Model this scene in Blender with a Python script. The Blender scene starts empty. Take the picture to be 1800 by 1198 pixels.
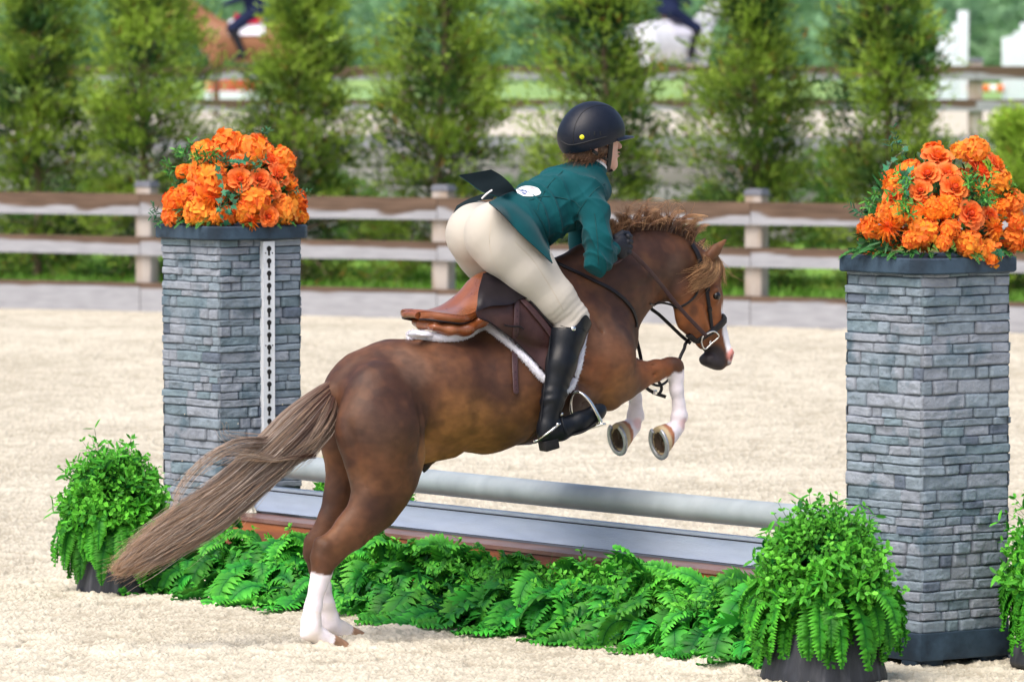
import bpy, math, random
import numpy as np
from mathutils import Vector, Matrix
from mathutils.bvhtree import BVHTree

R = math.radians
rng = np.random.default_rng(7)
random.seed(7)
scene = bpy.context.scene
COL = scene.collection

# ------------------------------------------------------------------ camera, sky, sun
CAM_Z = 2.22
PITCH = math.atan(539.0 / 10800.0)
FPX = 10800.0
cam_data = bpy.data.cameras.new("camera")
cam = bpy.data.objects.new("camera", cam_data)
COL.objects.link(cam)
cam.location = (0, 0, CAM_Z)
cam.rotation_euler = (math.pi / 2 - PITCH, 0, 0)
cam_data.sensor_width = 36
cam_data.lens = 216
cam_data.clip_start = 0.5
cam_data.clip_end = 2000
cam_data.dof.use_dof = True
cam_data.dof.focus_distance = 22.9
cam_data.dof.aperture_fstop = 6.2
scene.camera = cam

SUN_EL, SUN_AZ = 58.0, 215.0      # azimuth clockwise from +Y
world = bpy.data.worlds.new("World")
scene.world = world
world.use_nodes = True
wn = world.node_tree
for n in list(wn.nodes):
    wn.nodes.remove(n)
sky = wn.nodes.new("ShaderNodeTexSky")
sky.sky_type = 'NISHITA'
sky.sun_disc = False
sky.sun_elevation = R(SUN_EL)
sky.sun_rotation = R(SUN_AZ)
sky.air_density = 1.0
sky.dust_density = 6.0
sky.ozone_density = 1.0
bg = wn.nodes.new("ShaderNodeBackground")
bg.inputs['Strength'].default_value = 0.14
wo = wn.nodes.new("ShaderNodeOutputWorld")
wn.links.new(sky.outputs[0], bg.inputs[0])
wn.links.new(bg.outputs[0], wo.inputs[0])

sun_d = bpy.data.lights.new("sun", 'SUN')
sun_d.energy = 1.05
sun_d.angle = R(50)
sun_d.color = (1.0, 0.97, 0.93)
sun_o = bpy.data.objects.new("sun", sun_d)
COL.objects.link(sun_o)
az = R(SUN_AZ)
sdir = Vector((math.sin(az) * math.cos(R(SUN_EL)), math.cos(az) * math.cos(R(SUN_EL)), math.sin(R(SUN_EL))))
sun_o.rotation_euler = (-sdir).to_track_quat('-Z', 'Y').to_euler()
sun_o.location = (0, 0, 30)

scene.view_settings.view_transform = 'Standard'
scene.view_settings.look = 'None'
scene.view_settings.exposure = 0.78
scene.view_settings.gamma = 1.0
scene.render.film_transparent = False
scene.cycles.max_bounces = 6
scene.cycles.transparent_max_bounces = 8

# ------------------------------------------------------------------ pixel <-> world helpers
CAMP = np.array([0, 0, CAM_Z])
_fw = np.array([0, math.cos(PITCH), -math.sin(PITCH)])
_up = np.array([0, math.sin(PITCH), math.cos(PITCH)])
def ray(px, py):
    return _fw + (px - 900.0) / FPX * np.array([1.0, 0, 0]) + (599.0 - py) / FPX * _up
def at(px, py, Y):
    d = ray(px, py); return CAMP + d * (Y / d[1])
def ground(px, py, z=0.0):
    d = ray(px, py); return CAMP + d * ((z - CAM_Z) / d[2])
def on_plane(px, py, p0, n):
    d = ray(px, py); return CAMP + d * (np.dot(p0 - CAMP, n) / np.dot(d, n))
def to_px(P):
    P = np.asarray(P, float) - CAMP
    f = P @ _fw
    return np.stack([900 + FPX * P[..., 0] / f, 599 - FPX * (P @ _up) / f], -1)

# ------------------------------------------------------------------ noise
def _hash(ix, iy, iz, seed):
    h = (ix.astype(np.int64) * 374761393 + iy.astype(np.int64) * 668265263 + iz.astype(np.int64) * 2147483647 + seed * 974711) & 0xffffffff
    h = ((h ^ (h >> 13)) * 1274126177) & 0xffffffff
    h = ((h ^ (h >> 16)) * 2246822519) & 0xffffffff
    return ((h ^ (h >> 15)) & 0xffffff) / float(0xffffff)
def vnoise(P, scale=1.0, seed=0):
    P = np.asarray(P, float) * scale
    if P.shape[-1] == 2:
        P = np.concatenate([P, np.zeros(P.shape[:-1] + (1,))], -1)
    i = np.floor(P).astype(np.int64); f = P - i; f = f * f * (3 - 2 * f)
    r = 0
    for dx in (0, 1):
        wx = f[..., 0] if dx else 1 - f[..., 0]
        for dy in (0, 1):
            wy = f[..., 1] if dy else 1 - f[..., 1]
            for dz in (0, 1):
                wz = f[..., 2] if dz else 1 - f[..., 2]
                r = r + wx * wy * wz * _hash(i[..., 0] + dx, i[..., 1] + dy, i[..., 2] + dz, seed)
    return r * 2 - 1
def fbm(P, scale=1.0, octs=4, seed=0, gain=0.5):
    a, s, r = 1.0, scale, 0
    for o in range(octs):
        r = r + a * vnoise(P, s, seed + o * 17); a *= gain; s *= 2.03
    return r

# ------------------------------------------------------------------ object helpers
WL = {}
def tag(o, label=None, cat=None, group=None, kind=None):
    if label: o["label"] = label
    if cat: o["category"] = cat
    if group: o["group"] = group
    if kind: o["kind"] = kind
    return o
def thing(name, loc, label, cat, group=None):
    o = bpy.data.objects.new(name, None); COL.objects.link(o)
    o.location = Vector(tuple(float(c) for c in loc)); o.empty_display_size = 0.1
    WL[o.name] = np.array([float(c) for c in loc])
    return tag(o, label, cat, group)

class G:
    """collects vertices, quads and triangles with a colour per vertex"""
    def __init__(s): s.V = []; s.Q = []; s.T = []; s.C = []; s.n = 0
    def add(s, V, F, col=(1, 1, 1)):
        V = np.asarray(V, float).reshape(-1, 3)
        F = np.asarray(F, np.int64)
        if F.size:
            (s.Q if F.shape[1] == 4 else s.T).append(F + s.n)
        c = np.asarray(col, float)
        if c.ndim == 1: c = np.tile(c[:3], (len(V), 1))
        s.C.append(c); s.V.append(V); s.n += len(V)
    def mixed(s, V, Q, T, col=(1, 1, 1)):
        s.add(V, Q, col)
        if len(T): s.T.append(np.asarray(T, np.int64) + s.n - len(np.asarray(V).reshape(-1, 3)))
    def build(s, name, mat, parent=None, loc=None, smooth=True):
        V = np.concatenate(s.V); C = np.concatenate(s.C)
        Q = np.concatenate(s.Q) if s.Q else np.zeros((0, 4), np.int64)
        T = np.concatenate(s.T) if s.T else np.zeros((0, 3), np.int64)
        org = WL[parent.name] if parent is not None else (np.array(loc, float) if loc is not None else np.zeros(3))
        me = bpy.data.meshes.new(name)
        me.vertices.add(len(V)); me.vertices.foreach_set('co', (V - org).astype(np.float32).ravel())
        nl = Q.size + T.size
        me.loops.add(nl)
        me.loops.foreach_set('vertex_index', np.concatenate([Q.ravel(), T.ravel()]).astype(np.int32))
        me.polygons.add(len(Q) + len(T))
        st = np.concatenate([np.arange(len(Q)) * 4, Q.size + np.arange(len(T)) * 3]).astype(np.int32)
        me.polygons.foreach_set('loop_start', st)
        me.polygons.foreach_set('use_smooth', np.full(len(Q) + len(T), smooth))
        me.update(calc_edges=True)
        a = me.color_attributes.new('Col', 'FLOAT_COLOR', 'POINT')
        a.data.foreach_set('color', np.concatenate([C, np.ones((len(C), 1))], 1).astype(np.float32).ravel())
        me.materials.append(mat)
        o = bpy.data.objects.new(name, me); COL.objects.link(o)
        if parent is not None: o.parent = parent
        else: o.location = Vector(tuple(org))
        WL[o.name] = org
        return o

def grid_faces(nu, nv, wrap_v=False, wrap_u=False):
    u = np.arange(nu if wrap_u else nu - 1); v = np.arange(nv if wrap_v else nv - 1)
    U, W = np.meshgrid(u, v, indexing='ij'); U = U.ravel(); W = W.ravel()
    U2 = (U + 1) % nu; W2 = (W + 1) % nv
    return np.stack([U * nv + W, U2 * nv + W, U2 * nv + W2, U * nv + W2], 1)
def box(g, c, size, ax=None, col=(1, 1, 1), taper=None):
    """bevel-free box with axes ax (3 rows), size full extents"""
    ax = np.eye(3) if ax is None else np.asarray(ax, float)
    s = np.array([[x, y, z] for x in (-.5, .5) for y in (-.5, .5) for z in (-.5, .5)]) * np.asarray(size, float)
    if taper is not None:
        top = s[:, 2] > 0; s[top, 0] *= taper[0]; s[top, 1] *= taper[1]
    V = np.asarray(c, float) + s @ ax
    F = [[0, 1, 3, 2], [4, 6, 7, 5], [0, 4, 5, 1], [2, 3, 7, 6], [0, 2, 6, 4], [1, 5, 7, 3]]
    V4 = V[np.array(F).ravel()]
    g.add(V4, np.arange(24).reshape(6, 4), col)
def bbox(g, c, size, ax=None, col=(1, 1, 1), b=0.004, n=2):
    """box with rounded edges: superellipsoid-like grid from a subdivided cube"""
    ax = np.eye(3) if ax is None else np.asarray(ax, float)
    h = np.asarray(size, float) / 2; b = min(b, h.min() * .95)
    for k in range(3):
        for sg in (-1, 1):
            i, j = (k + 1) % 3, (k + 2) % 3
            def coords(hh):
                t = np.array([-hh, -hh + b * .3, -hh + b, hh - b, hh - b * .3, hh]); return t
            A, B = np.meshgrid(coords(h[i]), coords(h[j]), indexing='ij')
            P = np.zeros(A.shape + (3,)); P[..., i] = A; P[..., j] = B; P[..., k] = sg * h[k]
            q = np.clip(P, -(h - b), h - b); d = P - q
            L = np.linalg.norm(d, axis=-1, keepdims=True); P = q + d / np.maximum(L, 1e-9) * b
            F = grid_faces(6, 6)
            if sg < 0: F = F[:, ::-1]
            g.add(np.asarray(c, float) + P.reshape(-1, 3) @ ax, F, col)
def catmull(P, n):
    P = np.asarray(P, float)
    if P.ndim == 1: P = P[:, None]
    m = len(P); t = np.linspace(0, m - 1, n); i = np.clip(t.astype(int), 0, m - 2); f = (t - i)[:, None]
    p1, p2 = P[i], P[i + 1]
    p0 = np.where((i > 0)[:, None], P[np.maximum(i - 1, 0)], 2 * p1 - p2)
    p3 = np.where((i < m - 2)[:, None], P[np.minimum(i + 2, m - 1)], 2 * p2 - p1)
    return .5 * ((2 * p1) + (-p0 + p2) * f + (2 * p0 - 5 * p1 + 4 * p2 - p3) * f ** 2 + (-p0 + 3 * p1 - 3 * p2 + p3) * f ** 3)
def frames(P, up=(0, 0, 1), closed=False):
    T = np.roll(P, -1, 0) - np.roll(P, 1, 0) if closed else np.gradient(P, axis=0)
    T = T / np.maximum(np.linalg.norm(T, axis=1, keepdims=True), 1e-9)
    S = np.cross(T, np.asarray(up, float)); L = np.linalg.norm(S, axis=1, keepdims=True)
    S = np.where(L > 1e-4, S / np.maximum(L, 1e-9), np.array([[1.0, 0, 0]]))
    N = np.cross(S, T)
    return T, S, N
def tube(g, P, r, sides=10, col=(1, 1, 1), n=None, closed=False, flat=1.0, up=(0, 0, 1), caps=True):
    P = np.asarray(P, float)
    if n: 
        r = np.interp(np.linspace(0, 1, n), np.linspace(0, 1, len(np.atleast_1d(r))), np.atleast_1d(r)) if np.ndim(r) else r
        P = catmull(P, n)
    m = len(P); r = np.full(m, r) if np.ndim(r) == 0 else np.asarray(r, float)
    up = np.asarray(up, float)
    if up.ndim == 1: T, S, N = frames(P, up, closed)
    else:
        T = np.gradient(P, axis=0); T /= np.maximum(np.linalg.norm(T, axis=1, keepdims=True), 1e-9)
        S = np.cross(T, up); S /= np.maximum(np.linalg.norm(S, axis=1, keepdims=True), 1e-9); N = np.cross(S, T)
    a = np.linspace(0, 2 * math.pi, sides, endpoint=False)
    V = P[:, None] + r[:, None, None] * (np.cos(a)[None, :, None] * S[:, None] + flat * np.sin(a)[None, :, None] * N[:, None])
    F = grid_faces(m, sides, wrap_v=True, wrap_u=closed)
    c = np.asarray(col, float)
    if c.ndim == 2: c = np.repeat(c, sides, 0)
    g.add(V.reshape(-1, 3), F, c)
    if caps and not closed:
        for k, rev in ((0, False), (m - 1, True)):
            idx = np.arange(sides); cc = c[k * sides] if c.ndim == 2 else c
            VV = np.concatenate([V[k], P[k:k + 1]])
            FF = np.stack([idx, (idx + 1) % sides, np.full(sides, sides)], 1)
            g.add(VV, FF[:, ::-1] if rev else FF, cc)
def lathe(g, prof, c, sides=32, ax=None, col=(1, 1, 1), jitter=None):
    """prof: list of (radius, height)"""
    ax = np.eye(3) if ax is None else np.asarray(ax, float)
    prof = np.asarray(prof, float); a = np.linspace(0, 2 * math.pi, sides, endpoint=False)
    rr = prof[:, 0][:, None] * np.ones(sides)
    if jitter is not None: rr = rr * jitter(a)[None, :]
    V = np.stack([rr * np.cos(a), rr * np.sin(a), prof[:, 1][:, None] * np.ones(sides)], -1)
    g.add(np.asarray(c, float) + V.reshape(-1, 3) @ ax, grid_faces(len(prof), sides, wrap_v=True)[:, ::-1], col)
def strands(g, P, r, col, sides=3):
    """P (n,m,3) strands, r (m,) or (n,m), col (n,3) or (n,m,3)"""
    n, m, _ = P.shape
    T = np.gradient(P, axis=1); T /= np.maximum(np.linalg.norm(T, axis=2, keepdims=True), 1e-9)
    ref = np.array([0.3, -0.8, 0.52]); S = np.cross(T, ref); S /= np.maximum(np.linalg.norm(S, axis=2, keepdims=True), 1e-9)
    N = np.cross(S, T); a = np.linspace(0, 2 * math.pi, sides, endpoint=False)
    r = np.broadcast_to(r, (n, m))
    V = P[:, :, None] + r[:, :, None, None] * (np.cos(a)[None, None, :, None] * S[:, :, None] + np.sin(a)[None, None, :, None] * N[:, :, None])
    F0 = grid_faces(m, sides, wrap_v=True)
    F = (F0[None] + (np.arange(n) * m * sides)[:, None, None]).reshape(-1, 4)
    c = np.asarray(col, float)
    if c.ndim == 2: c = np.repeat(c[:, None], m, 1)
    g.add(V.reshape(-1, 3), F, np.repeat(c.reshape(-1, 3), sides, 0))
def unit(v): v = np.asarray(v, float); return v / max(np.linalg.norm(v), 1e-9)
def basis(n, up=(0, 0, 1)):
    n = unit(n); x = np.cross(up, n)
    x = unit(x) if np.linalg.norm(x) > 1e-3 else np.array([1.0, 0, 0])
    return np.array([x, np.cross(n, x), n])          # rows: x, y, normal

# ------------------------------------------------------------------ materials
def srgb(r, g, b):
    return tuple((c / 255 / 12.92) if c / 255 <= 0.04045 else ((c / 255 + 0.055) / 1.055) ** 2.4 for c in (r, g, b))
def pmat(name, col=(.5, .5, .5), rough=.6, var=.15, scale=12, bump=.2, bscale=60, attr=False, spec=.4, metal=0, coat=0,
         sheen=0, trans=0, stretch=(1, 1, 1), col2=None, cscale=None, bdist=.004, detail=6, thr=(.42, .6), rvar=.1, backlit=0):
    m = bpy.data.materials.new(name); m.use_nodes = True
    nt = m.node_tree; N = nt.nodes; L = nt.links
    b = N['Principled BSDF']
    b.inputs['Roughness'].default_value = rough; b.inputs['Metallic'].default_value = metal
    b.inputs['Specular IOR Level'].default_value = spec
    b.inputs['Coat Weight'].default_value = coat; b.inputs['Coat Roughness'].default_value = .15
    b.inputs['Sheen Weight'].default_value = sheen
    tc = N.new('ShaderNodeTexCoord'); mp = N.new('ShaderNodeMapping'); mp.inputs['Scale'].default_value = stretch
    L.new(tc.outputs['Object'], mp.inputs['Vector'])
    def noise(s, d=detail):
        t = N.new('ShaderNodeTexNoise'); t.inputs['Scale'].default_value = s; t.inputs['Detail'].default_value = d
        L.new(mp.outputs[0], t.inputs['Vector']); return t
    if attr:
        ca = N.new('ShaderNodeAttribute'); ca.attribute_name = 'Col'; src = ca.outputs['Color']
    else:
        cn = N.new('ShaderNodeRGB'); cn.outputs[0].default_value = (*col, 1); src = cn.outputs[0]
    if col2 is not None:
        t = noise(cscale or scale); rp = N.new('ShaderNodeMapRange'); rp.inputs['From Min'].default_value = thr[0]; rp.inputs['From Max'].default_value = thr[1]
        L.new(t.outputs['Fac'], rp.inputs['Value'])
        mx = N.new('ShaderNodeMix'); mx.data_type = 'RGBA'; L.new(rp.outputs[0], mx.inputs['Factor']); L.new(src, mx.inputs[6]); mx.inputs[7].default_value = (*col2, 1)
        src = mx.outputs[2]
    if var > 0:
        t = noise(scale); mr = N.new('ShaderNodeMapRange')
        mr.inputs['From Min'].default_value = .25; mr.inputs['From Max'].default_value = .75
        mr.inputs['To Min'].default_value = 1 - var; mr.inputs['To Max'].default_value = 1 + var
        L.new(t.outputs['Fac'], mr.inputs['Value'])
        vm = N.new('ShaderNodeVectorMath'); vm.operation = 'SCALE'
        L.new(src, vm.inputs[0]); L.new(mr.outputs[0], vm.inputs['Scale']); src = vm.outputs[0]
        if rvar:
            m2 = N.new('ShaderNodeMapRange'); m2.inputs['To Min'].default_value = max(0, rough - rvar); m2.inputs['To Max'].default_value = min(1, rough + rvar)
            L.new(t.outputs['Fac'], m2.inputs['Value']); L.new(m2.outputs[0], b.inputs['Roughness'])
    L.new(src, b.inputs['Base Color'])
    if bump > 0:
        t = noise(bscale, 4); bp = N.new('ShaderNodeBump'); bp.inputs['Strength'].default_value = bump; bp.inputs['Distance'].default_value = bdist
        L.new(t.outputs['Fac'], bp.inputs['Height']); L.new(bp.outputs[0], b.inputs['Normal'])
    if backlit > 0:
        tr = N.new('ShaderNodeBsdfTranslucent'); L.new(src, tr.inputs['Color'])
        ms = N.new('ShaderNodeMixShader'); ms.inputs[0].default_value = backlit
        L.new(b.outputs[0], ms.inputs[1]); L.new(tr.outputs[0], ms.inputs[2])
        L.new(ms.outputs[0], N['Material Output'].inputs['Surface'])
    return m
# ------------------------------------------------------------------ ground
FA, FB = ground(0, 541), ground(1500, 578)          # front foot of the near fence
Fd = unit(FB - FA); Fn = np.array([Fd[1], -Fd[0], 0])   # towards the camera
def fence_y(x): return FA[1] + (x - FA[0]) * Fd[1] / Fd[0]

def cells(P, scale, seed):
    P = P * scale; i = np.floor(P).astype(np.int64); f = P - i; best = np.full(len(P), 9.); hv = np.zeros(len(P)); z = np.zeros(len(P), np.int64)
    for dx in (-1, 0, 1):
        for dy in (-1, 0, 1):
            a, b = i[:, 0] + dx, i[:, 1] + dy; ox = _hash(a, b, z, seed); oy = _hash(a, b, z, seed + 1); d = np.hypot(dx + ox - f[:, 0], dy + oy - f[:, 1])
            m = d < best; best = np.where(m, d, best); hv = np.where(m, _hash(a, b, z, seed + 2), hv)
    return best, hv
def sand_height(P):
    P = np.asarray(P); f1, h1 = cells(P + .012 * vnoise(P, 60, 2)[:, None], np.array([62, 46.]), 5); f2, h2 = cells(P, np.array([125, 90.]), 8)
    clod = .012 * h1 ** 2.2 * np.clip(1 - f1 * 1.25, 0, 1) ** .5 + .0055 * h2 * np.clip(1 - f2 * 1.2, 0, 1) ** .6
    pr = np.zeros(len(P)); rp = np.random.default_rng(12)
    for k in range(46):
        c = np.array([rp.uniform(-2.2, 2.0), rp.uniform(21.0, 26.5)]) if k > 3 else [np.array([-.60, 22.20]), np.array([-.52, 22.62]), np.array([-.85, 22.05]), np.array([-.72, 22.75])][k]
        q = P - c; m = np.abs(q).max(1) < .2; d = np.hypot(q[m, 0], q[m, 1] * .8); pr[m] += -.020 * np.exp(-(d / .045) ** 2) + .011 * np.exp(-((d - .085) / .03) ** 2)
    return pr + .008 * fbm(P * np.array([1, .8]), 1.3, 3, 5) + .004 * fbm(P, 9, 2, 41) + clod - .012 * np.clip(fbm(P * np.array([1, .6]), 13.0, 2, 77) - .45, 0, 1)
def sand_height_old(P):
    big = 0.012 * fbm(P * np.array([1, .8]), 1.3, 3, 5)
    lump = np.abs(fbm(P * np.array([1, .55]), 22.0, 3, 11, .6))
    cl = fbm(P * np.array([1, .6]), 50.0, 2, 31)
    h = big + 0.011 * np.clip(.55 - lump, -.2, .6) + 0.0065 * cl
    pits = np.clip(fbm(P * np.array([1, .6]), 15.0, 2, 77) - .55, 0, 1)
    return h - 0.022 * pits
def sand_grid():
    g = G()
    nx = 1080; near = 20.4
    t = np.concatenate([np.linspace(0, 1, 520) * 4.6, 4.6 + (np.linspace(0, 1, 420)[1:] ** 1.35) * 26.2])
    vx = np.linspace(-1, 1, nx)
    D0 = near + t[:, None] * np.ones(nx)
    X = vx[None] * (D0 * 0.098 + .15)
    fy = fence_y(X) + .25
    D = np.minimum(D0, fy)
    P = np.stack([X, D], -1)
    H = sand_height(P.reshape(-1, 2)).reshape(D.shape)
    fade = np.clip((49 - D0) / 4, .3, 1)
    V = np.stack([X, D, H * fade], -1).reshape(-1, 3)
    hh = H.ravel()
    tone = .5 + .5 * fbm(P.reshape(-1, 2), .9, 3, 3) * .5
    lo = hh - .008 * fbm(P.reshape(-1, 2) * np.array([1, .8]), 1.3, 3, 5); crumb = np.clip((lo - lo.mean()) / .004, -1.5, 1.2)
    speck = vnoise(P.reshape(-1, 2) * np.array([1, .6]), 95, 9)
    c1 = np.array([.585, .545, .445]); c2 = np.array([.37, .335, .26]); 
    C = c2 + (c1 - c2) * np.clip(tone + .24 * speck + .34 * crumb, 0, 1.4)[:, None]
    g.add(V, grid_faces(D.shape[0], nx)[:, ::-1], C)
    return g
m_sand = pmat('sand', rough=.95, attr=True, var=.10, scale=60, bump=.6, bscale=110, spec=.1, bdist=.006)
o = sand_grid().build('arena_sand', m_sand); tag(o, kind='structure', label='raked pale beige sand footing of the riding arena')
m_sand2 = pmat('sand_plain', (.52, .485, .40), rough=.95, var=.12, scale=3, bump=.5, bscale=40, spec=.1)
g = G(); 
V = [[-90, -60, -.05], [90, -60, -.05], [90, fence_y(90) + .1, -.05], [-90, fence_y(-90) + .1, -.05]]
g.add(V, [[0, 1, 2, 3]]); tag(g.build('outer_arena_sand', m_sand2), kind='structure')
m_grass = pmat('grass_sheet', (.11, .24, .04), rough=.9, var=.35, scale=3.5, bump=.8, bscale=30, col2=(.19, .33, .05), cscale=1.6, spec=.1)
g = G(); g.add([[-400, -300, -.09], [400, -300, -.09], [400, 900, -.09], [-400, 900, -.09]], [[0, 1, 2, 3]])
g.add([[-25, fence_y(-25) + .1, -.02], [60, fence_y(60) + .1, -.02], [60, 66, -.02], [-25, 66, -.02]], [[0, 1, 2, 3]])
tag(g.build('grass_ground', m_grass), kind='structure')
WALL_Y, WALL_Z = 66.0, 1.0
g = G(); g.add([[-60, WALL_Y + .1, WALL_Z], [60, WALL_Y + .1, WALL_Z], [60, 99, WALL_Z], [-60, 99, WALL_Z]], [[0, 1, 2, 3]])
tag(g.build('raised_arena_sand', m_sand2), kind='structure')
m_far = pmat('far_grass', (.22, .36, .14), rough=.95, var=.2, scale=.4, bump=0, col2=(.26, .38, .13), cscale=.15, spec=.05)
g = G(); g.add([[-300, 99, WALL_Z + .02], [300, 99, WALL_Z + .02], [300, 700, WALL_Z + .02], [-300, 700, WALL_Z + .02]], [[0, 1, 2, 3]])
tag(g.build('far_meadow', m_far), kind='structure')

# low grass tufts behind the near fence (nobody could count them)
def grass_blades(n, box2, h, seed, col):
    r = np.random.default_rng(seed); g = G()
    x = r.uniform(box2[0], box2[1], n); y = fence_y(x) + .15 + r.uniform(0, box2[2], n) ** 1.0
    P0 = np.stack([x, y, np.full(n, -.02)], -1); a = r.uniform(0, 6.28, n); L = h * r.uniform(.4, 1.2, n)
    lean = np.stack([np.cos(a), np.sin(a), np.zeros(n)], -1) * (L * r.uniform(.1, .7, n))[:, None]
    side = np.stack([-np.sin(a), np.cos(a), np.zeros(n)], -1) * .012
    tip = P0 + lean + np.array([0, 0, 1]) * L[:, None]; mid = P0 + lean * .35 + np.array([0, 0, .6]) * L[:, None]
    V = np.stack([P0 - side, P0 + side, mid + side * .7, mid - side * .7, tip], 1).reshape(-1, 3)
    i = np.arange(n) * 5
    C = np.asarray(col) * r.uniform(.6, 1.5, (n, 1)) * np.array([1, 1, .7])
    g.add(V, np.stack([i, i + 1, i + 2, i + 3], 1), np.repeat(C, 5, 0)); g.T.append(np.stack([i + 3, i + 2, i + 4], 1))
    return g
m_leafy = pmat('leafy', attr=True, rough=.6, var=.25, scale=8, bump=0, spec=.25, backlit=.25)
tag(grass_blades(26000, (-5.2, 5.2, 9), .11, 4, (.10, .22, .035)).build('grass_tufts', m_leafy), 'bright green grass growing under the conifers behind the near fence', 'grass', kind='stuff')

# ------------------------------------------------------------------ weathered board fences and the timber wall
m_fence = pmat('weathered_paint', attr=True, rough=.8, var=.14, scale=5, bump=.4, bscale=30, stretch=(1, 1, 6), spec=.15)
m_post = pmat('post_wood', (.47, .43, .40), rough=.85, var=.2, scale=6, bump=.4, bscale=40, col2=(.30, .24, .19), stretch=(1, 1, .25))
m_cap = pmat('post_cap', (.12, .13, .16), rough=.7, var=.25, scale=20, bump=.3)
BROWN = np.array([.125, .085, .062]); WHITE = np.array([.34, .35, .385])
def worn_board(g, a, b, z0, z1, n, thick, paint, seed, brown=BROWN, white=WHITE):
    """board from a to b (xy), front face towards n; paint = share of the height that still has paint"""
    L = np.linalg.norm(b - a); nu = max(6, int(L / .035)); nv = 12
    u = np.linspace(0, 1, nu); v = np.linspace(0, 1, nv)
    U, W = np.meshgrid(u, v, indexing='ij')
    base = a + (b - a) * U[..., None]
    P = np.concatenate([base[..., :2], (z0 + (z1 - z0) * W)[..., None]], -1) + n * thick
    P[..., 2] += .006 * vnoise(base[..., :2] * 1.0, 1.0, seed)
    q = np.stack([U * L, W * (z1 - z0) * 5], -1).reshape(-1, 2)
    nz = fbm(q, 1.7, 3, seed); e = paint + .32 * nz - W.ravel()
    k = np.clip(e / .08 + .5, 0, 1)[:, None]
    wood = brown * (1 + .35 * fbm(np.stack([U.ravel() * L * 2, W.ravel() * 9], -1), 1.5, 3, seed + 5))[:, None]
    C = wood * (1 - k) + white * (1 - .10 * np.abs(fbm(q, 5, 2, seed + 9)))[:, None] * k
    g.add(P.reshape(-1, 3), grid_faces(nu, nv), C)
    # top, bottom, back and ends
    ax = np.array([unit(b - a), n, [0, 0, 1]])
    c = (a + b) / 2 + n * (thick / 2 - .001); c = np.array([c[0], c[1], (z0 + z1) / 2])
    box(g, c, (L, thick - .004, (z1 - z0)), ax, brown * .9)

def board_fence(name, A, d, n, px_posts, z, label, levels, post_h, post_w, seed, ends, pthick=.04, show_back=False):
    root = thing(name, A, label, 'fence')
    def onx(px):
        dd = ray(px, 300); t = np.dot(A - CAMP, n) / np.dot(dd, n); p = CAMP + dd * t; return np.array([p[0], p[1], 0.])
    xs = [onx(p) for p in px_posts]
    pts = [onx(ends[0])] + xs + [onx(ends[1])]
    for i, p in enumerate(xs):
        g = G(); h = post_h
        bbox(g, p - n * (post_w / 2 + .004) + np.array([0, 0, z + h / 2]), (post_w, post_w, h), np.array([d, n, [0, 0, 1]]), (1, 1, 1), b=.01)
        po = g.build('post', m_post, root)
        g = G(); c = p - n * (post_w / 2 + .004) + np.array([0, 0, z + h])
        box(g, c + np.array([0, 0, .022]), (post_w * 1.12, post_w * 1.12, .045), np.array([d, n, [0, 0, 1]]), taper=(.8, .8))
        g.build('post_cap', m_cap, po)
    for li, (z0, z1, paint, nm) in enumerate(levels):
        for i in range(len(pts) - 1):
            g = G(); a, b = pts[i] + d * .003, pts[i + 1] - d * .003
            worn_board(g, a, b, z + z0, z + z1, n, pthick, paint, seed + li * 7)
            g.build(nm, m_fence, root)
    return root
board_fence('board_fence', FA, Fd, Fn, (-1240, -760, -262, 250, 772, 1323, 1915, 2540), 0.0,
            'low three-board fence with peeling white paint right behind the sand arena',
            [(.775, .945, .30, 'rail'), (.455, .60, .62, 'rail'), (-.03, .20, .96, 'baseboard'), (.202, .232, -.2, 'top_board')], 1.0, .14, 3, (-1300, 2600))
# second fence on top of the timber wall
W0 = np.array([0, WALL_Y, 0.]); Wd = np.array([1., 0, 0]); Wn = np.array([0, -1., 0])
board_fence('board_fence', W0, Wd, Wn, (-270, 222, 715, 1215, 1715), WALL_Z,
            'second board fence seen through the conifers, on top of the timber wall',
            [(.73, .875, .45, 'rail'), (.40, .52, .6, 'rail'), (0, .13, .9, 'baseboard')], .92, .15, 60, (-400, 2200))
root = thing('timber_wall', (0, WALL_Y, 0), 'grey timber retaining wall below the second fence', 'wall')
m_timber = pmat('grey_timber', attr=True, rough=.85, var=.2, scale=4, bump=.5, bscale=25, stretch=(.3, 1, 2), spec=.15)
for k in range(5):
    g = G(); r = np.random.default_rng(k + 40); x = -14.0
    while x < 14:
        L = r.uniform(2.2, 3.6); c = np.array([.25, .245, .26]) * r.uniform(.7, 1.25) + np.array([.03, .015, 0]) * r.uniform(0, 1)
        bbox(g, (x + L / 2, WALL_Y - .07, k * .2 + .1), (L - .012, .12, .19), col=c, b=.012); x += L
    g.build('timber_course', m_timber, root)

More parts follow.
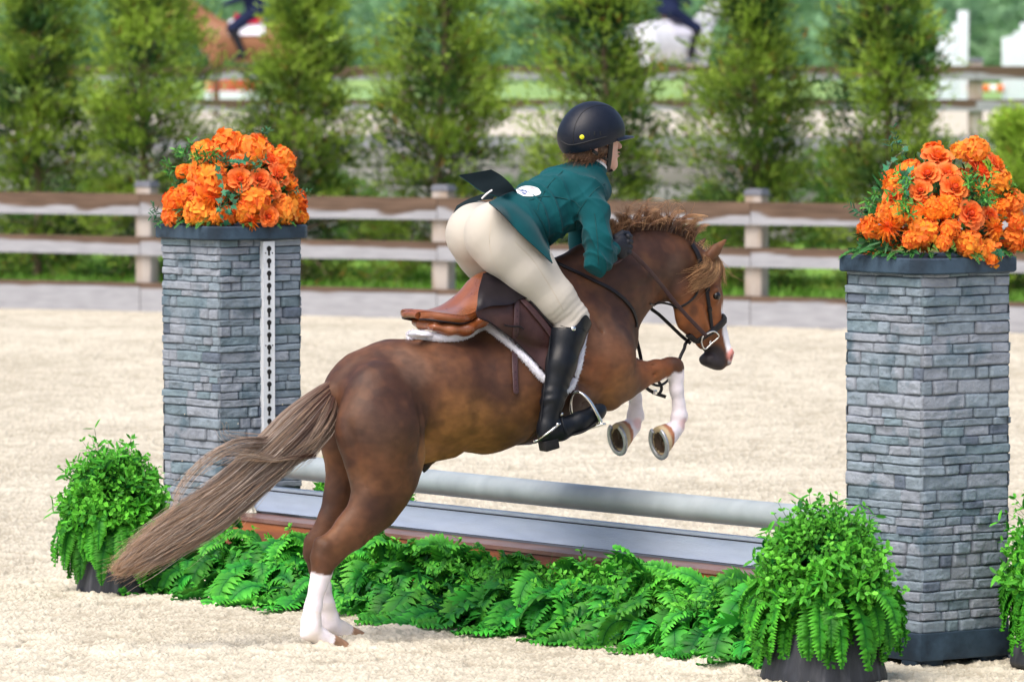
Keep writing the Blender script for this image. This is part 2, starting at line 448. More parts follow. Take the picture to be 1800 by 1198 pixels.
# ------------------------------------------------------------------ conifers behind the fence
m_needle = pmat('conifer_spray', attr=True, rough=.65, var=.25, scale=5, bump=0, spec=.2, backlit=.3)
m_bark = pmat('conifer_bark', (.20, .14, .10), rough=.9, var=.3, scale=20, bump=.6, bscale=50, stretch=(1, 1, .3))
def sprays(g, P0, D, L, W, C, r, droop=.15):
    """flat scale-leaf sprays: each a kinked strip with a few side lobes"""
    n = len(P0); D = D / np.linalg.norm(D, axis=1, keepdims=True)
    rv = r.normal(size=(n, 3)); S = np.cross(D, rv); S /= np.linalg.norm(S, axis=1, keepdims=True)
    pts = []
    def p(a, b): return P0 + D * (L * a)[:, None] + S * (W * b)[:, None] - np.array([0, 0, 1]) * (L * droop * a * a)[:, None]
    one = np.ones(n)
    V = np.stack([p(0 * one, 0 * one), p(.35 * one, .5 * one), p(.3 * one, -.08 * one), p(.75 * one, -.5 * one), p(.6 * one, .07 * one), p(1.0 * one, .25 * one), p(.95 * one, -.1 * one)], 1)
    T = np.array([[0, 1, 2], [0, 2, 3], [2, 1, 4], [4, 5, 3], [4, 6, 3]])
    F = (T[None] + (np.arange(n) * 7)[:, None, None]).reshape(-1, 3)
    cc = np.repeat(C[:, None], 7, 1); cc[:, 3:] *= 1.25
    g.add(V.reshape(-1, 3), F, cc.reshape(-1, 3))
def conifer(px, Yd, h, w, seed, label, dens=1.0, tone=1.0, lean=0):
    r = np.random.default_rng(seed)
    base = at(px, 480, Yd); base[2] = -.02
    root = thing('conifer_tree', base, label, 'tree', 'conifers in a row behind the near fence')
    z = np.linspace(0, h, 24)
    wob = np.stack([.03 * np.sin(z * 2 + seed) + lean * z / h, .03 * np.cos(z * 1.7 + seed), z], -1)
    g = G(); tube(g, base + wob, np.linspace(.045, .012, 24), 9, (1, 1, 1)); 
    nb = 210
    hb = np.sort(r.uniform(.03, .99, nb)) * h
    prof = 1.08 * w * (.88 + .12 * np.clip(hb / (h * .22), 0, 1)) * np.clip((h * 1.04 - hb) / (h * .75), 0.1, 1) ** .75
    az_ = np.arange(nb) * 2.399 + r.normal(size=nb) * .4
    Lb = prof * r.uniform(.55, 1.2, nb) * (1 + .25 * np.sin(az_ * 1.0 + seed))
    up = r.uniform(.35, 1.1, nb) * np.clip(hb / (h * .16) - .35, -.25, 1)
    dirs = np.stack([np.cos(az_), np.sin(az_), up], -1)
    T = np.interp(hb, z, np.arange(24)); i = np.clip(T.astype(int), 0, 22); B = base + wob[i] + (wob[i + 1] - wob[i]) * (T - i)[:, None]
    s = np.linspace(0, 1, 6)
    P = B[:, None] + dirs[:, None] * (Lb[:, None] * s)[:, :, None] - np.array([0, 0, 1]) * (Lb[:, None] * .35 * s ** 2)[:, :, None]
    strands(g, P, np.linspace(.009, .003, 6), np.ones((nb, 3)), 4)
    g.build('trunk', m_bark, root)
    # foliage
    g = G(); ns = int(88 * dens)
    tt = r.uniform(.22, 1.08, (nb, ns)) ** .8
    j = np.clip(tt, 0, 1) * 5; jj = np.clip(j.astype(int), 0, 4); f = (tt * 5 - jj)[..., None]
    bi = np.arange(nb)[:, None]
    C0 = P[bi, jj] * (1 - f) + P[bi, jj + 1] * f
    spread = (.045 + .10 * Lb[:, None] * (1.1 - .5 * tt))[..., None]
    C0 = C0 + r.normal(size=(nb, ns, 3)) * spread * np.array([1, 1, .8])
    D = dirs[:, None] * .75 + r.normal(size=(nb, ns, 3)) * .42 + np.array([0, 0, .35])
    C0 = C0.reshape(-1, 3); C0[:, 2] = np.maximum(C0[:, 2], .02); D = D.reshape(-1, 3); n = len(C0)
    # darker green inside and low down, yellow-green towards the tips and the top
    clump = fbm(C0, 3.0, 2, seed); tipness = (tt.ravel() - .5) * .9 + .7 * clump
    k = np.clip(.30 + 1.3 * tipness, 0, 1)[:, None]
    deep_green = np.array([.030, .085, .024]); new = np.array([.29, .41, .06]); 
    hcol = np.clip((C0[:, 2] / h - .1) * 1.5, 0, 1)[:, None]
    C = (deep_green * (1 - k) + new * k) * (.75 + .45 * hcol) * r.uniform(.7, 1.3, (n, 1)) * tone
    dead = r.uniform(size=n) < .02; C[dead] = np.array([.30, .17, .04]) * r.uniform(.6, 1.2, (dead.sum(), 1))
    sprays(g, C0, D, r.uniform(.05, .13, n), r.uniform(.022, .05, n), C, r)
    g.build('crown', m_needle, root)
TREES = [(-165, 55.2, 3.5, .50, 'conifer'), (62, 55.6, 3.7, .56, 'leftmost conifer, standing behind the fence left of the flower pillar'),
         (255, 55.0, 3.9, .60, 'dense conifer rising behind the left half of the left orange flowers'),
         (528, 54.4, 3.55, .50, 'slim conifer with a bare stretch of trunk, just right of the left orange flowers'),
         (770, 54.2, 3.8, .58, 'broad conifer behind the fence, left of the helmet of the rider'),
         (1062, 53.6, 3.9, .62, 'conifer directly behind the black riding helmet'),
         (1322, 52.8, 3.7, .56, 'conifer with visible upper trunk, above the head of the jumping pony'),
         (1556, 52.6, 3.8, .52, 'conifer just left of the right orange flowers'),
         (1808, 52.0, 1.5, .62, 'thin conifer cut by the right edge, behind the right orange flowers')]
for i, (px, Yd, h, w, lab) in enumerate(TREES):
    if i == 0: continue
    conifer(px, Yd, h, w, 100 + i, lab, tone=.95 + .05 * (i % 3), lean=(-.06, .04, .03, -.02, .05, -.03, .02, .05)[i % 8])

# shrubs between the trees and the timber wall, and the far wood
def leaf_mass(g, centers, radii, n, size, cols, r, squash=.8):
    k = r.integers(0, len(centers), n)
    d = r.normal(size=(n, 3)); d /= np.linalg.norm(d, axis=1, keepdims=True)
    P = centers[k] + d * (radii[k] * r.uniform(.55, 1.05, n))[:, None] * np.array([1, 1, squash])
    D = d + r.normal(size=(n, 3)) * .7
    t = np.clip(.5 + .5 * d[:, 2] * .3 + .5 * fbm(P, 1.2 / radii.mean(), 2, 5), 0, 1)[:, None]
    C = (cols[0] * (1 - t) + cols[1] * t) * r.uniform(.75, 1.25, (n, 1))
    sprays(g, P, D, size * r.uniform(.6, 1.4, n), size * r.uniform(.5, 1.0, n), C, r)
r_ = np.random.default_rng(55)
for i, (px, yy, w, h, lab) in enumerate([(100, 61, .5, .7, 'low green shrub at the foot of the timber wall, far left'), (405, 62, .6, .9, 'low green shrub behind the conifers, hidden partly by the left flowers'),
        (655, 61, .5, .8, 'low green shrub between the slim and the broad conifer'), (905, 62, .55, .75, 'low green shrub against the wall left of the helmet'),
        (1245, 62, .35, .6, 'low green shrub against the wall right of the helmet'), (1440, 61, .5, 1.0, 'low green shrub between the two conifers left of the right flowers')]):
    b = at(px, 400, yy); b[2] = 0
    root = thing('shrub', b, lab, 'shrub', 'low shrubs in front of the timber wall')
    c = b + r_.normal(size=(14, 3)) * np.array([w * .45, .25, .05]) + np.array([0, 0, 1]) * (np.linspace(.15, h, 14)[:, None])
    g = G(); leaf_mass(g, c, np.full(14, .15), 2200, .07, (np.array([.05, .13, .03]), np.array([.16, .30, .06])), r_)
    g.build('foliage', m_needle, root)
    g = G()
    for q in c: tube(g, [b, (b + q) / 2 + [0, 0, -.03], q], [.012, .008, .004], 5)
    g.build('stems', m_bark, root)
m_wood = pmat('far_foliage', attr=True, rough=.9, var=.2, scale=.6, bump=0, spec=.05, backlit=.3)
g = G(); r_ = np.random.default_rng(77)
cen = []; rad = []
for k in range(150):
    x = r_.uniform(-26, 26); y = r_.uniform(150, 195); hh = r_.uniform(1.2, 9); 
    cen.append([x, y, 1 + hh * r_.uniform(.1, 1)]); rad.append(r_.uniform(1.3, 2.6))
cen = np.array(cen); rad = np.array(rad)
leaf_mass(g, cen, rad, 70000, .38, (np.array([.12, .24, .14]), np.array([.26, .42, .24])), r_)  # distance haze is mixed into the leaf colours: paler, bluish greens
for x in np.arange(-30, 31, 3.2):
    lathe(g, [(0.01, 9 + 2 * math.sin(x)), (1.6, 7), (2.3, 4), (2.2, 1), (2.2, 0)], (x, 200 + 3 * math.sin(x * 3), 1), 12, col=(.10, .20, .12))
tag(g.build('far_woods', m_wood), 'hazy green far-off wood filling the top of the picture', 'woods', kind='stuff')
# ------------------------------------------------------------------ signed-distance modelling (one continuous skin per body)
class SDF:
    def __init__(s, lo, hi, vox):
        s.lo = np.array(lo, float); s.v = vox
        s.n = np.ceil((np.array(hi) - s.lo) / vox).astype(int) + 1
        s.D = np.full(s.n, 1.0, np.float32)
    def _box(s, lo, hi):
        a = np.clip(np.floor((lo - s.lo) / s.v).astype(int), 0, s.n - 1); b = np.clip(np.ceil((hi - s.lo) / s.v).astype(int) + 1, 1, s.n)
        if (b <= a).any(): return None
        ax = [s.lo[i] + s.v * np.arange(a[i], b[i]) for i in range(3)]
        return a, b, np.meshgrid(*ax, indexing='ij', sparse=True)
    def _mix(s, a, b, d, k, sub):
        sl = tuple(slice(a[i], b[i]) for i in range(3)); D = s.D[sl]
        if sub: 
            h = np.clip(.5 - .5 * (D + d) / k, 0, 1); s.D[sl] = D * (1 - h) - d * h + k * h * (1 - h)
        else:
            h = np.clip(.5 + .5 * (D - d) / k, 0, 1); s.D[sl] = D * (1 - h) + d * h - k * h * (1 - h)
    def cone(s, p, q, r1, r2, k=.03, sq=1.0, cut=None, sub=False):
        p = np.asarray(p, float); q = np.asarray(q, float); m = max(r1, r2) * max(1, sq) + k + 2 * s.v
        bx = s._box(np.minimum(p, q) - m, np.maximum(p, q) + m)
        if bx is None: return
        a, b, (X, Y, Z) = bx
        ba = (q - p) * np.array([1, 1 / sq, 1]); L2 = max(ba @ ba, 1e-9)
        x, y, z = X - p[0], (Y - p[1]) / sq, Z - p[2]
        t = np.clip((x * ba[0] + y * ba[1] + z * ba[2]) / L2, 0, 1)
        d = np.sqrt((x - t * ba[0]) ** 2 + (y - t * ba[1]) ** 2 + (z - t * ba[2]) ** 2) - (r1 + (r2 - r1) * t)
        if sq < 1: d = d * (.5 + .5 * sq)
        if cut is not None:
            cp, cn = cut; d = np.maximum(d, (X - cp[0]) * cn[0] + (Y - cp[1]) * cn[1] + (Z - cp[2]) * cn[2])
        s._mix(a, b, d.astype(np.float32), k, sub)
    def ell(s, c, r, k=.03, ax=None, sub=False):
        c = np.asarray(c, float); r = np.asarray(r, float); ax = np.eye(3) if ax is None else np.asarray(ax, float)
        m = r.max() + k + 2 * s.v; bx = s._box(c - m, c + m)
        if bx is None: return
        a, b, (X, Y, Z) = bx; x, y, z = X - c[0], Y - c[1], Z - c[2]
        l = [x * ax[i, 0] + y * ax[i, 1] + z * ax[i, 2] for i in range(3)]
        k0 = np.sqrt(sum((l[i] / r[i]) ** 2 for i in range(3))); k1 = np.sqrt(sum((l[i] / r[i] ** 2) ** 2 for i in range(3)))
        d = k0 * (k0 - 1) / np.maximum(k1, 1e-6)
        s._mix(a, b, d.astype(np.float32), k, sub)
    def mesh(s, smooth=2):
        D = s.D; n = s.n; ins = D < 0
        c = ins[:-1, :-1, :-1]
        cnt = np.zeros(np.array(n) - 1, np.int8)
        for dx in (0, 1):
            for dy in (0, 1):
                for dz in (0, 1):
                    cnt += ins[dx:n[0] - 1 + dx, dy:n[1] - 1 + dy, dz:n[2] - 1 + dz]
        act = np.argwhere((cnt > 0) & (cnt < 8)); idx = np.full(cnt.shape, -1, np.int32)
        idx[tuple(act.T)] = np.arange(len(act))
        acc = np.zeros((len(act), 3)); num = np.zeros(len(act))
        offs = [(x, y, z) for x in (0, 1) for y in (0, 1) for z in (0, 1)]
        for i in range(8):
            for j in range(i + 1, 8):
                o1, o2 = np.array(offs[i]), np.array(offs[j])
                if np.abs(o1 - o2).sum() != 1: continue
                a = D[tuple((act + o1).T)]; b = D[tuple((act + o2).T)]; m = (a < 0) != (b < 0)
                t = np.where(m, a / np.where(m, a - b, 1), 0)[:, None]
                acc += np.where(m[:, None], o1 + (o2 - o1) * t, 0); num += m
        V = (act + acc / num[:, None]) * s.v + s.lo
        Q = []
        for ax in range(3):
            sl1 = [slice(None)] * 3; sl2 = [slice(None)] * 3; sl1[ax] = slice(0, -1); sl2[ax] = slice(1, None)
            A = ins[tuple(sl1)]; B = ins[tuple(sl2)]
            e = np.argwhere(A != B); u, v = (ax + 1) % 3, (ax + 2) % 3
            e = e[(e[:, u] > 0) & (e[:, v] > 0) & (e[:, u] < n[u] - 1) & (e[:, v] < n[v] - 1)]
            fl = A[tuple(e.T)]
            eu = np.zeros(3, int); eu[u] = 1; ev = np.zeros(3, int); ev[v] = 1
            q = np.stack([idx[tuple((e - eu - ev).T)], idx[tuple((e - ev).T)], idx[tuple(e.T)], idx[tuple((e - eu).T)]], 1)
            q[~fl] = q[~fl][:, ::-1]; Q.append(q)
        Q = np.concatenate(Q); Q = Q[(Q >= 0).all(1)]
        E = np.concatenate([Q[:, [0, 1]], Q[:, [1, 2]], Q[:, [2, 3]], Q[:, [3, 0]]])
        for _ in range(smooth):
            A = np.zeros_like(V); w = np.zeros(len(V))
            for k in range(3): A[:, k] = np.bincount(E[:, 0], V[E[:, 1], k], len(V)) + np.bincount(E[:, 1], V[E[:, 0], k], len(V))
            w = np.bincount(E[:, 0], minlength=len(V)) + np.bincount(E[:, 1], minlength=len(V))
            V = V * .4 + .6 * A / np.maximum(w, 1)[:, None]
        return V, Q
def vnormals(V, Q):
    n = np.cross(V[Q[:, 2]] - V[Q[:, 0]], V[Q[:, 3]] - V[Q[:, 1]])
    N = np.zeros_like(V)
    for i in range(4):
        for k in range(3): N[:, k] += np.bincount(Q[:, i], n[:, k], len(V))
    return N / np.maximum(np.linalg.norm(N, axis=1, keepdims=True), 1e-12)
def select(V, Q, mask):
    """keep the faces whose vertices all satisfy mask"""
    keep = mask[Q].all(1); Q = Q[keep]; used = np.unique(Q); mp = np.full(len(V), -1); mp[used] = np.arange(len(used))
    return V[used], mp[Q], used

class Frame:
    """local riding frame: u forward, l to the animal's right, z up"""
    def __init__(s, O, deg):
        s.O = np.array(O, float); a = R(deg)
        s.h = np.array([math.cos(a), math.sin(a), 0]); s.r = np.array([math.sin(a), -math.cos(a), 0])
        s.M = np.array([s.h, s.r, [0, 0, 1]])
    def L(s, px, py, l=0.0):           # pixel on the plane at lateral offset l -> local
        p = on_plane(px, py, s.O + s.r * l, s.r) - s.O
        return s.M @ p
    def W(s, P): return np.asarray(P) @ s.M + s.O    # local -> world
    def loc(s, P): return (np.asarray(P) - s.O) @ s.M.T
    def wp(s, px, py, l=0.0): return s.W(s.L(px, py, l))
# ------------------------------------------------------------------ the pony
PF = Frame((-.73, 22.35, 0), 35)
S0 = 467.0
def chain(sd, pts, k=.03, sq=1.0):
    """pts: (px, py, l, r_px[, sq])"""
    for a, b in zip(pts[:-1], pts[1:]):
        q = a[4] if len(a) > 4 else sq
        sd.cone(PF.L(a[0], a[1], a[2]), PF.L(b[0], b[1], b[2]), max(a[3] / S0 - .17 * k, .004), max(b[3] / S0 - .17 * k, .004), k, q)
NR_SOLE = PF.M @ unit([-.80, -.56, -.22])      # soles of the folded forelegs face back and down
def build_pony_sdf():
    sd = SDF((-.22, -.40, -.03), (2.12, .42, 1.62), .0068)
    # trunk
    chain(sd, [(640, 695, 0, 76, .92), (690, 690, 0, 91, .98), (765, 692, 0, 99, 1.0), (850, 693, 0, 101, 1.06), (935, 664, 0, 105, 1.04), (1008, 626, 0, 103, .92), (1060, 596, 0, 62, 1.05)], .05)
    chain(sd, [(610, 690, 0, 34), (640, 668, 0, 46)], .05)
    chain(sd, [(800, 660, 0, 62, .8), (900, 610, 0, 66, .7), (975, 525, 0, 62, .6), (1030, 490, 0, 66, .62)], .06)      # back and withers
    # neck
    chain(sd, [(1042, 545, 0, 92, .72), (1078, 500, 0, 82, .66), (1128, 468, 0, 62, .60), (1178, 457, 0, 47, .62), (1212, 458, 0, 36, .7)], .05)
    chain(sd, [(1090, 425, 0, 20, .8), (1150, 412, 0, 17, .8), (1205, 428, 0, 16, .8)], .03)           # crest
    # head
    chain(sd, [(1212, 455, 0, 27, .95), (1236, 482, 0, 33, .85), (1238, 525, 0, 35, .72), (1250, 570, 0, 28, .72), (1260, 600, 0, 23, .8), (1265, 624, 0, 23.5, .95)], .022)
    chain(sd, [(1203, 514, .042, 33, .42), (1212, 556, .036, 29, .42), (1236, 597, .02, 19, .6)], .022)   # near jaw
    chain(sd, [(1203, 514, -.042, 33, .42), (1212, 556, -.036, 29, .42), (1236, 597, -.02, 19, .6)], .022)
    for s in (1, -1):
        chain(sd, [(1256 , 512, .062 * s, 10), (1258, 526, .064 * s, 9)], .016)              # brow over the eye
        sd.ell(PF.L(1263, 519, .078 * s), (.015, .010, .012), .010, sub=True)                # socket
        chain(sd, [(1232, 540, .058 * s, 6), (1248, 588, .045 * s, 5)], .02)                 # facial crest
        chain(sd, [(1274, 600, .022 * s, 7), (1282, 622, .036 * s, 9), (1281, 636, .03 * s, 7)], .014)  # nostril rim
        sd.ell(PF.L(1288, 628, .047 * s), (.012, .011, .021), .007, sub=True)
        # ear
        e0 = PF.L(1249, 449, .055); e1 = PF.L(1258, 439, .062); e2 = PF.L(1276, 421, .066)
        for e in (e0, e1, e2): e[1] *= s
        sd.cone(e0, e1, 11 / S0, 10 / S0, .014, .8); sd.cone(e1, e2, 10 / S0, 3.2 / S0, .010, .75)
    chain(sd, [(1243, 632, 0, 13, 1.6), (1262, 641, 0, 12, 1.6)], .012)                      # chin, lower lip
    sd.cone(PF.L(1238, 628, .03), PF.L(1262, 636, .045), .003, .003, .008, 1, sub=True)
    chain(sd, [(1175, 505, .0, 26, .8), (1140, 520, 0, 18, .8)], .04)                         # throat
    # shoulders
    for s in (1, -1):
        chain(sd, [(1000, 520, .085 * s, 30, .7), (1060, 610, .12 * s, 54, .75), (1075, 655, .12 * s, 48, .8)], .05)
        chain(sd, [(1098, 598, .06 * s, 22), (1075, 570, .07 * s, 34)], .045)
        chain(sd, [(1030, 560, .135 * s, 30, .6), (1045, 640, .15 * s, 34, .6)], .05)
    # near fore leg
    chain(sd, [(1068, 682, .12, 42, .75), (1095, 668, .115, 36, .75), (1120, 660, .11, 28, .8), (1150, 652, .105, 20, .9), (1176, 645, .10, 17.5), (1186, 646, .10, 17.5)], .022)
    chain(sd, [(1186, 644, .10, 16.5), (1188, 662, .10, 14.5), (1189, 685, .10, 12.5), (1193, 710, .10, 12), (1194, 729, .10, 14.5)], .014)
    chain(sd, [(1192, 733, .10, 15.5), (1190, 750, .10, 12)], .012)
    chain(sd, [(1202, 728, .10, 7.5), (1203, 735, .10, 7.0)], .012)
    chain(sd, [(1196, 690, .10, 5.5), (1201, 728, .10, 6)], .010)                              # tendon
    # far fore leg
    chain(sd, [(1050, 680, -.12, 42, .75), (1085, 662, -.115, 28), (1106, 650, -.11, 18)], .022)
    chain(sd, [(1106, 648, -.11, 17), (1113, 672, -.11, 14), (1117, 700, -.11, 12), (1117, 727, -.11, 14.5)], .014)
    chain(sd, [(1116, 731, -.11, 15.5), (1113, 748, -.11, 12)], .012)
    chain(sd, [(1127, 728, -.11, 7), (1128, 735, -.11, 6.5)], .012)
    # fore hooves, flat-cut at the sole
    for (cx, cy, sx, sy, l) in ((1188, 752, 1160, 778, .10), (1111, 749, 1087, 771, -.11)):
        p, q = PF.L(cx, cy, l), PF.L(sx, sy, l); q2 = q + NR_SOLE * .03
        sd.cone(p - NR_SOLE * .005, q2, 14.5 / S0, 31 / S0, .008, 1, cut=(q, NR_SOLE))
        sd.ell(q + NR_SOLE * .004, (.042, .042, .042), .006, sub=True) if False else None
        c = q + NR_SOLE * .012; sd.ell(c, (.033, .033, .038), .006, sub=True)
        sd.cone(q - NR_SOLE * .012 + np.array([0, 0, .022]), q - NR_SOLE * .004 + np.array([0, 0, -.004]), .012, .004, .006)  # frog
    # near hind leg
    chain(sd, [(668, 708, .12, 74, .70), (668, 755, .15, 83, .62), (672, 820, .155, 66, .62), (670, 862, .15, 52, .66), (655, 893, .14, 42, .7), (618, 932, .13, 32.5, .75), (583, 964, .125, 27, .8), (572, 978, .12, 26, .85)], .035)
    chain(sd, [(700, 835, .15, 40, .7), (708, 800, .14, 44, .7)], .04)
    chain(sd, [(562, 954, .12, 12.5), (560, 975, .12, 12)], .02)                               # point of hock
    chain(sd, [(569, 985, .12, 23), (565, 1008, .12, 18), (559, 1030, .12, 15.5), (551, 1065, .12, 15), (547, 1092, .12, 17), (546, 1106, .12, 18.5)], .018)
    chain(sd, [(556, 1012, .12, 10), (541, 1090, .12, 10)], .016)
    chain(sd, [(547, 1108, .12, 18), (560, 1118, .12, 16.5), (572, 1124, .12, 15.5)], .014)
    chain(sd, [(535, 1116, .12, 9), (538, 1120, .12, 7)], .012)
    sole = ground(560, 1142, -.012); cz = -.012
    for (x1, y1, x2, y2, l) in ((567, 1122, 588, 1139, .12), (600, 1105, 618, 1122, -.13)):
        p, q = PF.L(x1, y1, l), PF.L(x2, y2, l)
        d = unit(q - p); sd.cone(p, q + d * .02, 15.5 / S0, 23 / S0, .008, 1, cut=(np.array([0, 0, cz]), np.array([0, 0, -1.0])))
    # far hind leg
    chain(sd, [(640, 700, -.125, 76, .70), (629, 755, -.15, 76, .62), (623, 820, -.15, 54, .66), (608, 872, -.14, 41, .7), (585, 922, -.13, 31, .8), (560, 955, -.13, 24), (556, 972, -.13, 23)], .035)
    chain(sd, [(547, 952, -.13, 12), (546, 972, -.13, 11)], .02)
    chain(sd, [(556, 975, -.13, 22), (560, 1002, -.13, 16), (567, 1030, -.13, 14.5), (575, 1062, -.13, 14), (581, 1085, -.13, 15), (583, 1097, -.13, 17)], .018)
    chain(sd, [(583, 1099, -.13, 16), (597, 1106, -.13, 15), (604, 1110, -.13, 14)], .014)
    # belly fold, sheath
    chain(sd, [(735, 790, .06, 30, .8), (790, 782, .05, 26, .8)], .05)
    chain(sd, [(762, 800, .0, 14), (747, 820, .0, 7), (745, 829, 0, 4)], .02)
    # tail dock
    chain(sd, [(600, 676, 0, 18), (582, 690, 0, 14), (560, 714, 0, 10)], .03)
    # hollow between the thighs, groove along the flank and the neck
    sd.cone(PF.L(560, 760, 0), PF.L(600, 850, 0), .018, .02, .05, .6, sub=True)
    sd.cone(PF.L(742, 700, .232), PF.L(742, 800, .215), .006, .010, .035, 1, sub=True)
    sd.cone(PF.L(1095, 520, .15), PF.L(1160, 490, .11), .006, .004, .03, 1, sub=True)
    sd.cone(PF.L(1000, 660, .232), PF.L(1072, 700, .20), .004, .004, .03, 1, sub=True)
    for s in (1, -1):
        # muscle lines of the quarters, shoulder, forearm and neck
        for (x0, y0, x1, y1, l0, l1, rr, dd) in ((612, 742, 640, 856, .205, .20, .003, .030), (690, 880, 640, 950, .185, .16, .003, .022), (655, 905, 600, 962, .175, .155, .002, .018), (1000, 700, 1062, 716, .20, .17, .003, .024),
                (1030, 520, 1078, 640, .175, .195, .003, .030), (1110, 668, 1168, 652, .150, .13, .002, .014), (1105, 652, 1150, 642, .150, .13, .0015, .012), (1180, 480, 1190, 540, .085, .09, .002, .014), (1228, 535, 1240, 590, .075, .06, .002, .012),
                (552, 1015, 541, 1085, .155, .15, .001, .009), (1183, 670, 1186, 722, .125, .125, .001, .008)):
            a, b = PF.L(x0, y0, l0), PF.L(x1, y1, l1); a[1] *= s; b[1] *= s
            if s > 0 or x0 > 1000: sd.cone(a, b, rr, rr, dd, 1, sub=True)
        sd.ell(PF.L(575, 962, .155 if s > 0 else -.165), (.018, .012, .022), .02); sd.ell(PF.L(1190, 640, .13) * [1, s, 1], (.014, .010, .018), .015)
    V, Q = sd.mesh(2)
    return V, Q
pV, pQ = build_pony_sdf()
pN = vnormals(pV, pQ)
# shallow muscle and skin relief
pV = pV + pN * (.0022 * fbm(pV, 9, 3, 3) + .0006 * fbm(pV, 40, 2, 8))[:, None]
pW = PF.W(pV)
pQ = pQ[:, ::-1].copy()
pNw = vnormals(pW, pQ)
if np.mean(np.sum(pNw * (pW - pW.mean(0)), 1)) < 0:
    pQ = pQ[:, ::-1].copy(); pNw = -pNw

# coat colours, placed on the body itself (u, z of each landmark)
def UZ(px, py, l=0): p = PF.L(px, py, l); return np.array([p[0], p[2]])
def uz_dist(P, a, b):
    q = P[:, [0, 2]]; ba = b - a; t = np.clip(((q - a) @ ba) / (ba @ ba), 0, 1); return np.linalg.norm(q - a - t[:, None] * ba, axis=1)
def sstep(x, a, b): t = np.clip((x - a) / (b - a), 0, 1); return t * t * (3 - 2 * t)
def pony_colour(P):
    n1 = fbm(P, 6, 4, 21); n2 = fbm(P, 22, 3, 22)
    dark = np.array(srgb(62, 38, 28)); mid = np.array(srgb(99, 64, 42)); gold = np.array(srgb(148, 102, 58)); red = np.array(srgb(140, 82, 44))
    C = np.tile(mid, (len(P), 1))
    def blend(m, c):
        nonlocal C
        m = np.clip(np.asarray(m, float) * np.ones(len(P)), 0, 1)[:, None]; C = C * (1 - m) + np.asarray(c) * m
    def spot(px, py, l, r, c, w, soft=1.0, both=True):
        p = PF.L(px, py, l); Q = P.copy()
        if both: Q[:, 1] = np.abs(Q[:, 1])
        p[1] = abs(p[1]); d = np.linalg.norm((Q - p) * np.array([1, .55, 1]), axis=1) / (r / S0)
        blend((1 - sstep(d + n1 * .25, .35, 1.0 * soft)) * w, c)
    blend(.5 + .9 * n1, dark * 1.05)
    spot(640, 720, .2, 130, dark, .75); spot(700, 690, .2, 80, dark, .6); spot(960, 560, .2, 120, dark * 1.1, .5)
    spot(830, 770, .2, 110, gold, .75); spot(760, 800, .15, 60, gold * 1.1, .9); spot(930, 750, .2, 80, gold * .9, .6)
    spot(820, 640, .2, 70, dark * 1.25, .5)
    spot(1060, 640, .2, 80, red * .95, .7); spot(1080, 700, .15, 60, gold * .9, .6); spot(1050, 570, .2, 60, mid * 1.1, .6)
    spot(1060, 470, .1, 100, dark * .95, .85); spot(1130, 440, .1, 80, dark, .8); spot(1190, 480, .05, 55, dark * 1.1, .6)
    spot(1150, 660, .1, 60, red * 1.05, .9)
    spot(1235, 560, .04, 85, red * 1.1, .9); spot(1222, 545, .07, 14, dark * .6, .6)
    spot(1150, 515, .05, 45, red * .9, .5)
    spot(660, 830, .2, 60, mid * 1.15, .5); spot(610, 930, .15, 60, mid * 1.0, .6); spot(566, 960, .15, 22, dark * .55, .5)
    spot(590, 830, -.2, 60, mid * .9, .6)
    grey = np.array(srgb(128, 104, 90)); spot(655, 755, .2, 70, grey * .8, .16); spot(630, 860, .2, 42, grey, .2); spot(735, 640, .2, 50, grey * .9, .35); spot(1075, 590, .2, 60, grey * .8, .3); spot(1180, 470, .06, 40, grey * .7, .3)
    blend(np.clip(.40 * n2 + .06, 0, .32), dark * .8); blend(np.clip(1.1 * fbm(P, 14, 2, 55) - .35, 0, .22), mid * 1.3)
    blend(np.clip(.20 * fbm(P, 11, 3, 91) - .02, 0, .25), gold * .8)
    # muzzle
    q = P[:, [0, 2]]; mz = UZ(1256, 633, .04); d = np.linalg.norm((q - mz) @ np.array([[.9, .25], [-.25, .9]]), axis=1) * S0
    blend((1 - sstep(d + n1 * 5, 17, 31)) * .95, srgb(46, 44, 48))
    # blaze down the front of the face
    al, be = UZ(1269, 545, .045), UZ(1278, 608, .05); ax = unit(be - al); nrm = np.array([-ax[1], ax[0]]); 
    if nrm[0] < 0: nrm = -nrm
    off = (q - al) @ nrm; al_ = (q - al) @ ax / np.linalg.norm(be - al)
    blaze = sstep(off + .004 * n2, -.004, .004) * sstep(al_, -.30, .10) * (1 - sstep(al_, 1.35, 1.6))
    blend(blaze * (q[:, 0] > al[0] - .1) * (P[:, 2] < 1.35), srgb(238, 236, 240))
    nose = np.linalg.norm(q - UZ(1287, 623, .045), axis=1) * S0
    blend((1 - sstep(nose, 9, 15)), srgb(226, 150, 140))
    for s in (1, -1):
        dn = np.linalg.norm(P - PF.L(1288, 628, .047 * s), axis=1); blend(1 - sstep(dn, .006, .014), srgb(50, 22, 24))
    # white legs
    white = np.array(srgb(238, 230, 236)); pink = np.array(srgb(226, 180, 178))
    def leg(l_sign, pa, pb, edge, jag=.012):
        a, b = UZ(*pa), UZ(*pb); ax2 = unit(b - a); t = (q - a) @ ax2; side = (P[:, 1] * l_sign > .02)
        dd = uz_dist(P, a, b)
        m = sstep(t + jag * n2 * 1.4, edge - .006, edge + .006) * side * (dd < .085); return m
